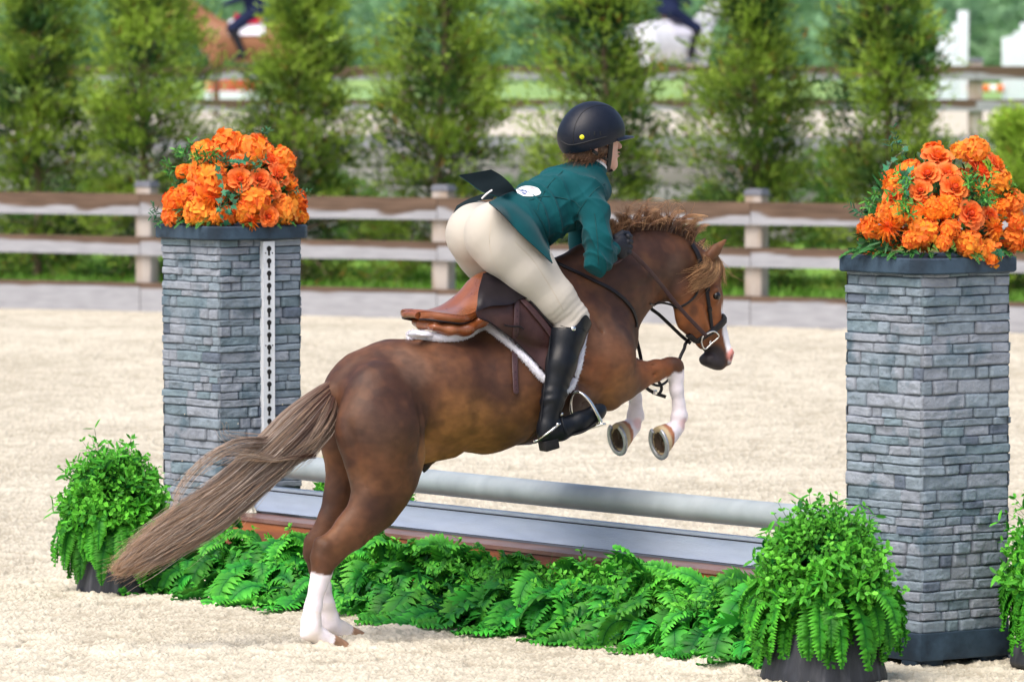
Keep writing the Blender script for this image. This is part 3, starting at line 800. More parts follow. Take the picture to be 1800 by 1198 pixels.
    for (ls, pa, pb) in ((1, (1187, 655, .1), (1192, 760, .1)), (-1, (1110, 660, -.11), (1113, 760, -.11))):
        m = leg(ls, pa, pb, .006); blend(m * (P[:, 0] > PF.L(1150, 760, .1)[0] - .3) * (P[:, 2] > .55), white * (1 - .06 * np.abs(n2[:, None])) if False else white)
        bb = UZ(pb[0] + 3, 744, ls * .1); blend((1 - sstep(np.linalg.norm(q - bb, axis=1), .012, .03)) * (P[:, 1] * ls > .02) * .7, pink)
    m = leg(1, (566, 1000, .12), (552, 1110, .12), .012) * (P[:, 2] < .35); 
    blend(np.maximum(m, (P[:, 1] > 0) * (P[:, 2] < UZ(552, 1080, .12)[1])), white)
    m = leg(-1, (558, 1000, -.13), (580, 1100, -.13), .008) * (P[:, 2] < .35)
    blend(np.maximum(m, (P[:, 1] < 0) * (P[:, 2] < UZ(575, 1070, -.13)[1])), white)
    blend((P[:, 2] < .13) * np.clip(.3 + .4 * n2, 0, .5), srgb(224, 214, 196))
    # hooves
    for (x1, y1, x2, y2, l, e) in ((567, 1122, 588, 1139, .12, .028), (600, 1105, 618, 1122, -.13, .028)):
        a, b = PF.L(x1, y1, l), PF.L(x2, y2, l); ax3 = unit(b - a); t = (P - a) @ ax3
        near = np.linalg.norm(P - b, axis=1) < .07
        blend(sstep(t, e - .004, e) * near, np.array(srgb(150, 116, 90)) * (1 + .5 * n2[:, None]))
    for (cx, cy, sx, sy, l) in ((1188, 752, 1160, 778, .10), (1111, 749, 1087, 771, -.11)):
        a, b = PF.L(cx, cy, l), PF.L(sx, sy, l); t = (P - b) @ NR_SOLE; rad = np.linalg.norm((P - b) - t[:, None] * NR_SOLE, axis=1)
        near = (rad < .075) & (np.linalg.norm(P - b, axis=1) < .09)
        tt = t + .004 * n2
        blend(near * sstep(tt, -.043, -.039), srgb(168, 112, 80)); blend(near * sstep(tt, -.026, -.018), srgb(196, 176, 140))
        blend(near * (rad < .040) * sstep(t, -.024, -.016), np.array(srgb(78, 60, 42)) * (.6 + .6 * np.clip(n2, -.5, 1)[:, None]) if False else srgb(70, 54, 40))
    # sheath, tail underside and between the thighs stay as coat; sheath tip black
    blend(1 - sstep(np.linalg.norm(P - PF.L(746, 827, 0), axis=1), .02, .05), srgb(38, 34, 34))
    # ear rim
    leg_ = (C.mean(1) < .35)[:, None]
    return C * (1 + (.07 + .09 * leg_[:, 0]) * fbm(P * np.array([.6, 1, 1]), 70, 2, 71) + .10 * leg_[:, 0] * fbm(P, 28, 2, 72))[:, None]
def coat_material():
    m = pmat('pony_coat', attr=True, rough=.58, var=.14, scale=16, bump=.5, bscale=300, spec=.34, sheen=0, stretch=(.35, 1, .6), bdist=.0015, rvar=.12)
    return m
m_coat = coat_material()
pony = thing('jumping_pony', PF.W([0.35, 0, 0]), 'chestnut pony with white socks and blaze, taking off over the low jump', 'pony')
g = G(); g.add(pW, pQ, np.clip(pony_colour(pV), 0, 1)); pony_body = g.build('body', m_coat, pony)
BV = BVHTree.FromPolygons([tuple(v) for v in pW], [tuple(int(i) for i in f) for f in pQ])
def hit(px, py, bvh=None):
    d = unit(ray(px, py)); loc, n, i, dist = (bvh or BV).ray_cast(Vector(CAMP), Vector(d))
    if loc is None: return None, None
    n = np.array(n); 
    if n @ d > 0: n = -n
    return np.array(loc), n
def nearest(P, bvh=None):
    loc, n, i, dist = (bvh or BV).find_nearest(Vector(P)); return np.array(loc), np.array(n)
def skin_path(pts, n, off=.004, bvh=None, fallback_l=0.0):
    """catmull path of photo landmarks dropped onto the skin"""
    c = catmull(pts, n); out = []; nn = []
    for p in c:
        h, nr = hit(p[0], p[1], bvh)
        if h is None:
            h, nr = nearest(PF.wp(p[0], p[1], fallback_l), bvh)
        out.append(h + nr * off); nn.append(nr)
    out = np.array(out); nn = np.array(nn)
    for _ in range(3):
        out[1:-1] = .5 * out[1:-1] + .25 * (out[:-2] + out[2:]); nn[1:-1] = .5 * nn[1:-1] + .25 * (nn[:-2] + nn[2:])
    return out, nn / np.linalg.norm(nn, axis=1, keepdims=True)
def strap(g, P, N, w, t, col=(1, 1, 1), sides=12):
    """flat strap of width w (m) and thickness t along P with surface normals N"""
    m = len(P); T = np.gradient(P, axis=0); T /= np.linalg.norm(T, axis=1, keepdims=True)
    S = np.cross(T, N); S /= np.linalg.norm(S, axis=1, keepdims=True); N2 = np.cross(S, T)
    a = np.linspace(0, 2 * math.pi, sides, endpoint=False)
    ca = np.sign(np.cos(a)) * np.abs(np.cos(a)) ** .45; sa = np.sign(np.sin(a)) * np.abs(np.sin(a)) ** .45
    w = np.broadcast_to(np.asarray(w, float), (m,)) / 2
    V = P[:, None] + w[:, None, None] * ca[None, :, None] * S[:, None] + t / 2 * sa[None, :, None] * N2[:, None]
    g.add(V.reshape(-1, 3), grid_faces(m, sides, wrap_v=True), col)
    for k, rev in ((0, False), (m - 1, True)):
        idx = np.arange(sides); F = np.stack([idx, (idx + 1) % sides, np.full(sides, sides)], 1)
        g.add(np.concatenate([V[k], P[k:k + 1]]), F[:, ::-1] if rev else F, col)

# eyes
m_eye = pmat('eye', (.006, .004, .003), rough=.12, var=0, bump=0, spec=.5)
for s in (1, -1):
    g = G(); cl = PF.L(1263, 520, .078); c = PF.W(np.array([cl[0] - .003, (cl[1] - .011) * s, cl[2]])); lathe(g, [(.0175 * math.sin(t), .0175 * math.cos(t)) for t in np.linspace(math.pi, .01, 12)], c, 20)
    g.build('eye', m_eye, pony)

# horseshoes on the folded forelegs
m_shoe = pmat('worn_steel', (.47, .49, .52), rough=.35, var=.25, scale=60, bump=.3, bscale=200, metal=.75)
for (sx, sy, l) in ((1160, 778, .10), (1087, 771, -.11)):
    q = PF.W(PF.L(sx, sy, l)); nw = unit(NR_SOLE @ PF.M); B = basis(nw); 
    upv = B[1]
    g = G(); a = np.linspace(R(-238), R(58), 40)
    arc = q + nw * .005 + (np.cos(a)[:, None] * B[0] * .050 + np.sin(a)[:, None] * B[1] * .056)
    strap(g, arc, np.tile(nw, (40, 1)), .019, .011)
    g.build('horseshoe', m_shoe, pony)

# ------------------------------------------------------------------ hair of the pony
m_hair = pmat('pony_hair', attr=True, rough=.42, var=.12, scale=18, bump=0, spec=.45, rvar=.08)
def hair_lock(ctrl, n, r0, seed, colf, m=14, thick=.0011, flare=None, wave=.006, spread_pow=.5, up=None):
    """ctrl: rows (px,py,l,width_px) of the lock's centre line; returns strands"""
    r = np.random.default_rng(seed)
    cp = catmull([PF.W(PF.L(c[0], c[1], c[2])) for c in ctrl], m); w = catmull([[c[3] / S0] for c in ctrl], m)[:, 0]
    T, S, N = frames(cp, up=(.574, -.819, .1))
    a = r.uniform(0, 2 * math.pi, n); rr = r.uniform(0, 1, n) ** spread_pow
    ph = r.uniform(0, 6.28, (n, 1)); fr = r.uniform(.6, 2.2, (n, 1)); s = np.linspace(0, 1, m)[None]
    ox = np.cos(a) * rr; oy = np.sin(a) * rr * r0
    X = .93 * w[None] * (ox[:, None] + .14 * np.sin(ph + fr * 6 * s) * s) ; Y = w[None] * (oy[:, None] + .10 * np.cos(ph * 1.7 + fr * 5 * s) * s)
    Le = 1.08 - .5 * r.uniform(0, 1, n) ** 1.5; lw = .035 * w[None] * s * np.sin(7 * s + 9 * np.sin(a * 3.0)[:, None]); X = X * (1 + .25 * s ** 3) + lw
    # shorten strands by re-sampling
    P = cp[None] + X[..., None] * S[None] + Y[..., None] * N[None]
    P = P + wave * s[..., None] * np.stack([np.sin(ph + 9 * s * fr), np.cos(ph * 2 + 7 * s), np.sin(ph * 3 + 11 * s)], -1)
    idx = s * (m - 1) * Le[:, None]; idx = np.clip(idx, 0, m - 1.001); i = idx.astype(int); f = (idx - i)[..., None]
    k = np.arange(n)[:, None]; P = P[k, i] * (1 - f) + P[k, np.minimum(i + 1, m - 1)] * f
    P = P + (s ** 2)[..., None] * r.normal(size=(n, 1, 3)) * np.where(r.uniform(size=n) < .13, .030, .011)[:, None, None]
    return P, colf(n, s, r, ox, oy), thick * (1 - .75 * s ** 3) 
def tail_col(n, s, r, ox, oy):
    a = np.array(srgb(84, 52, 42)); b = np.array(srgb(158, 138, 122)); c = np.array(srgb(190, 150, 112)); d = np.array(srgb(226, 214, 204))
    k = r.uniform(0, 1, (n, 1, 1)); edge = np.clip(np.abs(ox), 0, 1)[:, None, None]
    s = s[..., None] * np.ones((n, 1, 1)); base = a + (b - a) * sstep(s + .35 * (k - .5) + .25 * edge, .18, .62)
    base = base + (c - base) * (sstep(s, .80, 1.0) * .7 + (k > .86) * .35)
    base = base * (.62 + .62 * r.uniform(0, 1, (n, 1, 1))); return base + (d - base) * (k < .13) * .55 * sstep(s, .1, .5)
g = G()
locks = [([(600, 676, 0, 17), (572, 702, 0, 29), (528, 752, 0, 45), (478, 800, 0, 42), (415, 856, 0, 36), (345, 910, 0, 32), (280, 954, 0, 25), (232, 986, 0, 15), (206, 1002, 0, 4)], 2300, .6, 1),
         ([(590, 690, .02, 10), (575, 730, .03, 26), (545, 775, .03, 26), (515, 800, .02, 18), (480, 822, 0, 12)], 420, .6, 2),
         ([(585, 690, 0, 12), (550, 725, 0, 22), (500, 780, 0, 22), (430, 838, .01, 22), (350, 890, .01, 22), (290, 925, 0, 18), (235, 962, 0, 5)], 700, .6, 3),
         ([(540, 730, 0, 20), (490, 805, 0, 26), (430, 865, .02, 28), (360, 920, .02, 26), (290, 962, .02, 22), (238, 998, .02, 7)], 900, .6, 4),
         ([(520, 760, 0, 14), (470, 778, .02, 14), (420, 780, .03, 14), (370, 805, .02, 11), (325, 850, 0, 9), (302, 895, 0, 6)], 55, .5, 5),
         ([(560, 760, .03, 10), (500, 806, .05, 9), (440, 800, .06, 7), (395, 800, .06, 10), (350, 830, .05, 9)], 18, .5, 6),
         ([(520, 765, 0, 8), (460, 770, .0, 10), (400, 765, .02, 13), (390, 745, .02, 10)], 16, .5, 7),
         ([(555, 800, .05, 7), (520, 802, .06, 5), (480, 808, .06, 4), (430, 798, .06, 4), (400, 812, .06, 4)], 22, .5, 8)]
for ctrl, n, r0, sd_ in locks:
    P, C, th = hair_lock(ctrl, n, r0, sd_, tail_col, m=18, thick=.00098); strands(g, P, th, C)
g.build('tail', m_hair, pony)

def mane_strands(roots_px, n, seed, vec, L, colf, l_sp=.02, curl=.006, m=14, thick=.00095):
    """roots along the crest polyline, blown direction given by vec(t)->(dx_px,dy_px)"""
    r = np.random.default_rng(seed); t = r.uniform(0, 1, n)
    cr = catmull(roots_px, 60); ti = t * 59; i = np.clip(ti.astype(int), 0, 58); f = (ti - i)[:, None]; c = cr[i] * (1 - f) + cr[i + 1] * f
    P = np.zeros((n, m, 3)); s = np.linspace(0, 1, m)
    ph = r.uniform(0, 6.28, n)
    lt = np.floor(t * 34) ; lock = _hash(lt.astype(int), lt.astype(int), lt.astype(int), seed)     # locks
    for k in range(n):
        l0 = r.normal() * l_sp; dx, dy = vec(t[k], lock[k]); Lk = L * (.45 + .85 * lock[k] ** 1.5) * (1.08 - .5 * r.uniform() ** 2)
        c0 = PF.L(c[k, 0], c[k, 1], l0)
        du = dx / .82; dz = -dy; d = np.array([du, l0 * 3 + r.normal() * .07 + .3 * (lock[k] - .4), dz]); d = d / np.linalg.norm(d)
        cur = np.array([.95 * math.sin(lock[k] * 40), .16, -.8]) * (.10 + .62 * lock[k])
        P[k] = c0 + d * (Lk * s[:, None]) + cur * (Lk * .75 * s[:, None] ** 2.3) + curl * s[:, None] * np.stack([np.sin(ph[k] * .07 + lock[k] * 20 + 5 * s) * 1.5, .6 * np.cos(lock[k] * 9 + 5 * s), np.cos(lock[k] * 30 + ph[k] * .07 + 5 * s)], 1)
    return PF.W(P), colf(n, s[None], r, lock, t), thick * (1 - .7 * s ** 3)
def mane_col(n, s, r, lock, t):
    a = np.array(srgb(58, 34, 24)); b = np.array(srgb(124, 80, 50)); c = np.array(srgb(204, 164, 122))
    k = r.uniform(0, 1, (n, 1, 1)); s = s[..., None] * np.ones((n, 1, 1)); lk = lock[:, None, None]
    base = a + (b - a) * sstep(s + .3 * (k - .5), .1, .7); base = base + (c - base) * np.clip(sstep(s, .5, 1) * .7 * lk + (k > .88) * .4, 0, 1)
    return base * (.7 + .6 * r.uniform(0, 1, (n, 1, 1)))
crest = [(1066, 434), (1085, 418), (1110, 408), (1140, 404), (1170, 407), (1198, 416), (1218, 432)]
g = G()
P, C, th = mane_strands(crest, 2500, 11, lambda t, k: ((-.25 + .6 * t + .7 * (k - .5)), -1.1), .118, mane_col); strands(g, P, th, C)
P, C, th = mane_strands(crest, 700, 12, lambda t, k: ((.1 + .7 * (k - .5)), -1.0), .08, mane_col, l_sp=.03); strands(g, P, th, C)
P, C, th = mane_strands([(1060, 452), (1072, 426), (1090, 414)], 420, 13, lambda t, k: ((-.2 + .6 * k), -1.0), .10, mane_col, l_sp=.03); strands(g, P, th, C)
P, C, th = mane_strands([(1090, 414), (1140, 404), (1200, 416)], 150, 14, lambda t, k: ((-.5 + .9 * k), -1.2), .17, mane_col, curl=.02); strands(g, P, th, C)
g.build('mane', m_hair, pony)
# forelock swept back over the cheek and brow
g = G()
def fore_col(n, s, r, ox, oy):
    a = np.array(srgb(112, 72, 44)); c = np.array(srgb(196, 156, 112)); k = r.uniform(0, 1, (n, 1, 1))
    return (a + (c - a) * k) * (.7 + .5 * r.uniform(0, 1, (n, 1, 1))) * np.ones((n, s.shape[1], 1))
for ctrl, n, r0, sd_ in [([(1248, 446, .03, 6), (1258, 457, .045, 11), (1258, 474, .065, 12), (1246, 490, .078, 10), (1228, 500, .080, 8), (1212, 508, .078, 4)], 170, .3, 31),
                         ([(1236, 446, .03, 6), (1248, 455, .05, 10), (1246, 468, .07, 11), (1234, 480, .076, 10), (1214, 492, .076, 6)], 150, .3, 32),
                         ([(1230, 440, .01, 5), (1238, 448, .04, 8), (1240, 462, .065, 8), (1226, 474, .075, 6)], 80, .3, 33),
                         ([(1254, 448, .02, 6), (1266, 462, .03, 5), (1269, 480, .04, 5), (1268, 496, .05, 3)], 60, .5, 34)]:
    P, C, th = hair_lock(ctrl, n, r0, sd_, fore_col, m=14, thick=.0010, wave=.004); strands(g, P, th, C)
r = np.random.default_rng(5); n = 26; s = np.linspace(0, 1, 8)
P = np.array([PF.wp(x, 438, .03) + np.outer(s, PF.M[0] * .02 * r.normal() + np.array([0, 0, .035]) * r.uniform(.4, 1.2)) + np.outer(s ** 2, PF.M[0] * .03 * r.normal()) for x in r.uniform(1222, 1256, n)])
strands(g, P, .0008 * (1 - .6 * s), np.tile(srgb(210, 170, 110), (n, 1)))
g.build('forelock', m_hair, pony)
# ------------------------------------------------------------------ the jump
aP = R(37.2)
EX = np.array([math.cos(aP), math.sin(aP), 0])       # along the right-hand faces (away to the right)
EY = np.array([-math.sin(aP), math.cos(aP), 0])      # along the left-hand faces (away to the left)
EZ = np.array([0, 0, 1.0])
PW = .408
cornL = ground(386, 1012); cornR = ground(1619, 1170)
CL = cornL + (EX + EY) * PW / 2; CR = cornR + (EX + EY) * PW / 2
m_stone = pmat('ledge_stone', attr=True, rough=.82, var=.16, scale=22, bump=.7, bscale=90, spec=.25, bdist=.006, col2=(.10, .15, .19), cscale=9, thr=(.56, .72))
m_navy = pmat('navy_paint', (.018, .034, .055), rough=.62, var=.3, scale=14, bump=.5, bscale=60, col2=(.035, .062, .095), cscale=7, spec=.25)
m_alu = pmat('track_metal', (.72, .75, .80), rough=.5, var=.06, scale=30, bump=.1, metal=.1)
m_hole = pmat('dark_hole', (.012, .012, .014), rough=.9, var=0, bump=0)
m_plasticw = pmat('cup_plastic', (.62, .62, .56), rough=.45, var=.08, bump=.05)
def stone_faces(g, origin, W, z0, z1, seed):
    rr = np.random.default_rng(seed)
    rows = []; z = z0
    while z < z1 - .03:
        h = rr.choice([.026, .031, .036, .045, .052], p=[.28, .30, .22, .14, .06]); rows.append((z, min(z + h, z1))); z += h
    if rows[-1][1] < z1: rows.append((rows[-1][1], z1))
    corners = [origin, origin + EX * W, origin + (EX + EY) * W, origin + EY * W]
    dirs = [EX, EY, -EX, -EY]
    for fi in range(4):
        a = corners[fi]; d = dirs[fi]; n = np.cross(d, EZ)
        for ri, (za, zb) in enumerate(rows):
            x = -.004 if (ri + fi) % 2 else .0; end = W + (.004 if (ri + fi) % 2 else 0)
            sh = rr.uniform(0, .1)
            while x < end - 1e-6:
                L = rr.choice([.06, .09, .13, .18, .22]) * rr.uniform(.8, 1.2)
                if end - (x + L) < .05: L = end - x
                out = rr.uniform(-.005, .0055); tilt = rr.normal() * .006; 
                nu, nv = max(6, int(L / .007)), 10
                U, Wd_ = np.meshgrid(np.linspace(0, 1, nu), np.linspace(0, 1, nv), indexing='ij')
                eu = np.minimum(U, 1 - U) * L; ev = np.minimum(Wd_, 1 - Wd_) * (zb - za)
                edge = np.clip(np.minimum(eu, ev) / .0024, 0, 1)
                slope = tilt * (U - .5) 
                q = np.stack([x + U * L + fi * 3, za + (zb - za) * Wd_, np.full(U.shape, seed * 1.0)], -1)
                qq = q.reshape(-1, 3) * np.array([1, 2.0, 1]); rough_ = (.0042 * (.5 - np.abs(fbm(qq + 5 * x, 17, 3, seed))) + .0012 * fbm(qq, 90, 2, seed + 3)).reshape(U.shape)
                dep = (out + slope + rough_ + .004) * edge - .005 * (1 - edge)
                zz = za + (zb - za) * Wd_ + .0010 * np.sin((x + U * L) * 24 + ri)
                P = a + d * (x + U * L)[..., None] + EZ * zz[..., None] + n * dep[..., None]
                if x <= 0: P[0] += 0
                t = rr.uniform(); 
                c = np.array([.205, .255, .305]) if t < .5 else (np.array([.245, .275, .325]) if t < .84 else (np.array([.165, .225, .265]) if t < .94 else np.array([.12, .15, .20])))
                c = c * rr.uniform(.88, 1.1)
                C = c * (1 - .38 * (1 - edge.ravel()[:, None])) * (1 + 30 * rough_.ravel()[:, None])
                g.add(P.reshape(-1, 3), grid_faces(nu, nv), np.clip(C, .01, .6))
                x += L
def octcap(g, origin, W, ov, z0, z1, ch, mat_col):
    """square slab with a small chamfer at each corner"""
    c = origin + (EX + EY) * W / 2; h = W / 2 + ov
    pts = []
    for sx, sy in ((-1, -1), (1, -1), (1, 1), (-1, 1)):
        A = (sx * h, sy * (h - ch)); B = (sx * (h - ch), sy * h)
        pts += [A, B] if sx * sy > 0 else [B, A]
    pts = np.array(pts); P2 = c[:2] + pts[:, :1] * EX[:2] + pts[:, 1:] * EY[:2]
    n = len(P2); b = .005
    def ring(k, z): 
        q = c[:2] + (P2 - c[:2]) * k; return np.concatenate([q, np.full((n, 1), z)], 1)
    rings = [ring(1 - b / h, z0), ring(1, z0 + b), ring(1, z1 - b), ring(1 - b / h, z1)]
    for k in range(3):
        V = np.concatenate([rings[k], rings[k + 1]]); i = np.arange(n); g.add(V, np.stack([i, (i + 1) % n, (i + 1) % n + n, i + n], 1), mat_col)
    for rg, rev in ((rings[0], True), (rings[3], False)):
        V = np.concatenate([rg, [[c[0], c[1], rg[0, 2]]]]); i = np.arange(n); F = np.stack([i, (i + 1) % n, np.full(n, n)], 1); g.add(V, F[:, ::-1] if rev else F, mat_col)
def pillar(corner, label, seed, track, ztop):
    c = corner + (EX + EY) * PW / 2; root = thing('stone_pillar', (c[0], c[1], 0), label, 'pillar', 'stone-clad jump pillars')
    g = G(); box(g, c + EZ * (ztop / 2 + .02), (PW - .03, PW - .03, ztop - .10), np.array([EX, EY, EZ]), (.05, .05, .06)); g.build('core', m_hole, root)
    g = G(); stone_faces(g, corner, PW, .112, ztop - .055, seed); g.build('stone_cladding', m_stone, root)
    g = G(); octcap(g, corner, PW, .042, ztop - .056, ztop, .05, (1, 1, 1)); g.build('cap', m_navy, root)
    g = G(); bbox(g, c + EZ * .066, (PW + .034, PW + .034, .098), np.array([EX, EY, EZ]), b=.004); g.build('plinth', m_navy, root)
    g = G()
    for sx in (-1, 1):
        for sy in (-1, 1):
            bbox(g, c + EX * sx * (PW / 2 - .05) + EY * sy * (PW / 2 - .05) + EZ * .005, (.13, .09, .05), np.array([EX, EY, EZ]), b=.012)
    g.build('foot', m_navy, root)
    # jump cup track on the face that looks along the jump (front) / mirrored on the other pillar
    n = -EY if track > 0 else EY
    fc = c - EY * PW / 2 * track
    x0 = .57 * PW - PW / 2
    g = G(); zc0, zc1 = .26, ztop - .065; base = fc + EX * x0 + n * .019
    box(g, base + EZ * (zc0 + zc1) / 2, (.047, .012, zc1 - zc0), np.array([EX, EY, EZ]))
    box(g, base + EX * -.026 - n * .006 + EZ * (zc0 + zc1) / 2, (.005, .026, zc1 - zc0), np.array([EX, EY, EZ]))
    box(g, base + EX * .026 - n * .006 + EZ * (zc0 + zc1) / 2, (.005, .026, zc1 - zc0), np.array([EX, EY, EZ]))
    tr = g.build('cup_track', m_alu, root, smooth=False)
    g = G(); z = zc1 - .03
    while z > zc0 + .03:
        a = np.linspace(0, 2 * math.pi, 14, endpoint=False); p0 = base + n * .0075
        q = p0 + np.cos(a)[:, None] * EX * .0115 + np.sin(a)[:, None] * EZ * .0115 + EZ * z
        g.add(np.concatenate([q, [p0 + EZ * z]]), np.stack([np.arange(14), (np.arange(14) + 1) % 14, np.full(14, 14)], 1))
        box(g, p0 + EZ * (z - .016) - n * .0012, (.0095, .003, .024), np.array([EX, EY, EZ])); z -= .0507
    g.build('keyhole', m_hole, tr)
    g = G()
    for k in range(4):
        for s in (-1, 1): lathe(g, [(0, .002), (.003, .001), (.003, 0)], base + n * .0065 + EX * s * .017 + EZ * (zc1 - .048 - k * .38), 8, ax=np.array([EX, EZ, n]))
    g.build('rivets', m_hole, tr)
    return root
ZT = 1.44
ztL = float(CAM_Z - (at(400, 60, cornL[1])[2] - at(400, 398, cornL[1])[2]))
pillar(cornL, 'grey stone-clad pillar carrying the left orange flowers, with the metal cup track in full view', 5, 1, ztL)
pillar(cornR, 'grey stone-clad pillar carrying the right orange flowers, the one nearest the camera', 9, -1, ztL)

# rail, plank and box between the pillars
JD = unit(CR - CL); JN = np.array([JD[1], -JD[0], 0]);  JN = JN if JN[1] < 0 else -JN
faceL = CL + JD * (PW / 2); faceR = CR - JD * (PW / 2); JL = np.linalg.norm(faceR - faceL)
m_pole = pmat('weathered_pole', (.28, .33, .36), rough=.36, var=.12, scale=9, bump=.15, bscale=30, col2=(.35, .40, .43), cscale=6, thr=(.4, .7), spec=.4)
off_pole = JN * .10
g = G(); a0 = faceL + JD * .08 + off_pole; a1 = faceR - JD * .05 + off_pole
zl, zr = .468, .468
P = np.array([a0 + (a1 - a0) * t + EZ * (zl + (zr - zl) * t - .006 * math.sin(math.pi * t)) for t in np.linspace(0, 1, 40)])
sides = 40; T, S, N = frames(P)
tube(g, P, .049, sides, (1, 1, 1))
pole = g.build('jump_pole', m_pole, None, loc=a0); tag(pole, 'pale grey round rail of the low jump, scuffed, lying in cups between the pillars', 'jump pole')
for (face, s) in ((faceL, 1), (faceR, -1)):
    g = G(); c = face + JD * s * .075 + off_pole + EZ * (.468 - .049)
    a = np.linspace(R(200), R(340), 14)
    for t in (-.022, .022):
        pass
    Pc = c + np.cos(a)[:, None] * JN * .062 + np.sin(a)[:, None] * EZ * .062 + EZ * .047
    nn = -(np.cos(a)[:, None] * JN + np.sin(a)[:, None] * EZ)
    strap(g, Pc, nn, .062, .009)
    bbox(g, c + JD * -s * .035 + EZ * .0, (.012, .10, .09), np.array([JD, np.cross(EZ, JD), EZ]))
    bbox(g, c + EZ * -.045, (.052, .045, .05), np.array([JD, np.cross(EZ, JD), EZ]), b=.012)
    o = g.build('jump_cup', m_plasticw, None, loc=c)
    tag(o, ('cream plastic cup holding the left end of the rail' if s > 0 else 'cream plastic cup holding the right end of the rail, hidden by the potted ferns'), 'jump cup')
m_plank = pmat('blue_grey_plank', (.40, .50, .67), rough=.7, var=.08, scale=5, bump=.45, bscale=50, stretch=(1, 1, 7), col2=(.45, .55, .70), cscale=2, spec=.15)
m_plank_tr = m_plank
JA = np.array([JD, np.cross(EZ, JD), EZ])
p0 = faceL + JD * .045 + off_pole * .6; p1 = faceR - JD * .03 + off_pole * .6
root = thing('jump_plank', (p0 + p1) / 2 * np.array([1, 1, 0]) + EZ * .27, 'long blue-grey wooden plank set on edge under the rail', 'plank')
g = G(); Lp = np.linalg.norm(p1 - p0); mid = (p0 + p1) / 2
box(g, mid * [1, 1, 0] + EZ * .314, (Lp, .030, .088), JA)
for f in (0, 1, 2, 3):
    pass
g.build('board', m_plank, root, smooth=False)
g = G(); bbox(g, mid * [1, 1, 0] + EZ * .366 - JN * .002, (Lp, .036, .015), JA, b=.004); g.build('top_strip', pmat('pale_plank_edge', (.50, .60, .74), rough=.6, var=.1, bump=.3, stretch=(1, 1, 6), spec=.2), root)
g = G(); box(g, mid * [1, 1, 0] + EZ * .3565 + JN * .0155, (Lp, .0015, .0035), JA); g.build('groove', m_hole, root)
g = G(); box(g, mid * [1, 1, 0] + EZ * .2685 + JN * .0155, (Lp, .0012, .002), JA); g.build('lower_groove', m_hole, root)
g = G()
rr = np.random.default_rng(3)
for (fc, s) in ((p0, 1), (p1, -1)):
    b0 = fc * [1, 1, 0] + JN * .028 + JD * s * .01
    g.add(np.array([b0 + EZ * .262, b0 + JD * s * .055 + EZ * .262, b0 + EZ * .33 , b0 + EZ * .262 + JN * .02, b0 + JD * s * .055 + EZ * .262 + JN * .02]), [[0, 1, 2], [3, 4, 2], [0, 1, 4]])
    box(g, b0 + EZ * .262, (.06, .05, .006), JA)
    g.build('end_bracket', m_plasticw, root, smooth=False); g = G()
m_brown = pmat('stained_wood', (.30, .095, .028), rough=.5, var=.3, scale=5, bump=.4, bscale=26, stretch=(.5, .5, 5), col2=(.12, .035, .018), cscale=3, spec=.35)
# trapezoid box
root = thing('jump_box', mid * [1, 1, 0], 'reddish brown stained wooden box lying under the plank, mostly behind the ferns', 'jump box')
b0 = faceL + JD * -.02 + off_pole * .6; b1 = faceR - JD * .02 + off_pole * .6
def trap(g, a, b, w0, w1, z0, z1, e0=.10, e1=.0):
    V = []
    for (w, z, e) in ((w0, z0, e0), (w1, z1, e1)):
        V += [a - JD * e + JN * w, b + JD * e + JN * w, b + JD * e - JN * w, a - JD * e - JN * w]
    V = np.array(V) * [1, 1, 0] + EZ * np.repeat([z0, z1], 4)[:, None]
    F = [[0, 1, 5, 4], [1, 2, 6, 5], [2, 3, 7, 6], [3, 0, 4, 7], [4, 5, 6, 7], [3, 2, 1, 0]]
    V4 = V[np.array(F).ravel()]; g.add(V4, np.arange(24).reshape(6, 4))
g = G(); trap(g, b0, b1, .23, .165, .0, .243); g.build('side_boards', m_brown, root, smooth=False)
g = G(); trap(g, b0, b1, .172, .170, .2445, .2595, e0=.008, e1=.006); 
m_browntop = pmat('wet_stained_top', (.20, .105, .085), rough=.35, var=.25, scale=9, bump=.3, stretch=(1, 1, 1), spec=.5, col2=(.14, .06, .045), cscale=4)
g.build('top_board', m_browntop, root, smooth=False)
# ------------------------------------------------------------------ artificial ferns, boxwood and flowers
def canonical_frond(n=22, seed=0, wmax=.17):
    r = np.random.default_rng(seed); V = []; F = []; K = []
    def addv(x, y, z, k): V.append((x, y, z)); K.append(k); return len(V) - 1
    for i in range(n):
        t = (i + .5) / n; x = .06 + .92 * t
        w = wmax * min(1, .35 + 2.2 * t) * (1 - t ** 2.6) ** .8 + .012
        lw = .92 / n * .62
        for s in (-1, 1):
            w_ = w * r.uniform(.88, 1.08); fwd = .30 * w_ + .01; zz = .022 + .03 * r.uniform(-1, 1)
            a = addv(x - lw, .004 * s, 0, 0); b = addv(x + lw, .004 * s, 0, 0)
            c = addv(x + fwd * .5 - lw * .95, s * w_ * .55, zz * .8, .5); d = addv(x + fwd * .5 + lw * .95, s * w_ * .55, zz * .8 + .006, .5)
            e = addv(x + fwd, s * w_, -.2 * zz - .01, 1.0)
            m1 = addv(x + fwd * .5, s * w_ * .55, zz * 1.35, .45); m0 = addv(x, s * .004, .006, 0)
            q = [[a, m0, m1, c], [m0, b, d, m1]]; t_ = [[c, m1, e], [m1, d, e]]
            for f in q + t_: F.append(f if s > 0 else f[::-1])
    V = np.array(V); K = np.array(K)
    Q = np.array([f for f in F if len(f) == 4]); T = np.array([f for f in F if len(f) == 3])
    return V, Q, T, K
FRONDS = [canonical_frond(22, 1), canonical_frond(18, 2, .20), canonical_frond(26, 3, .15), canonical_frond(14, 4, .25), canonical_frond(16, 5, .22), canonical_frond(12, 6, .24)]
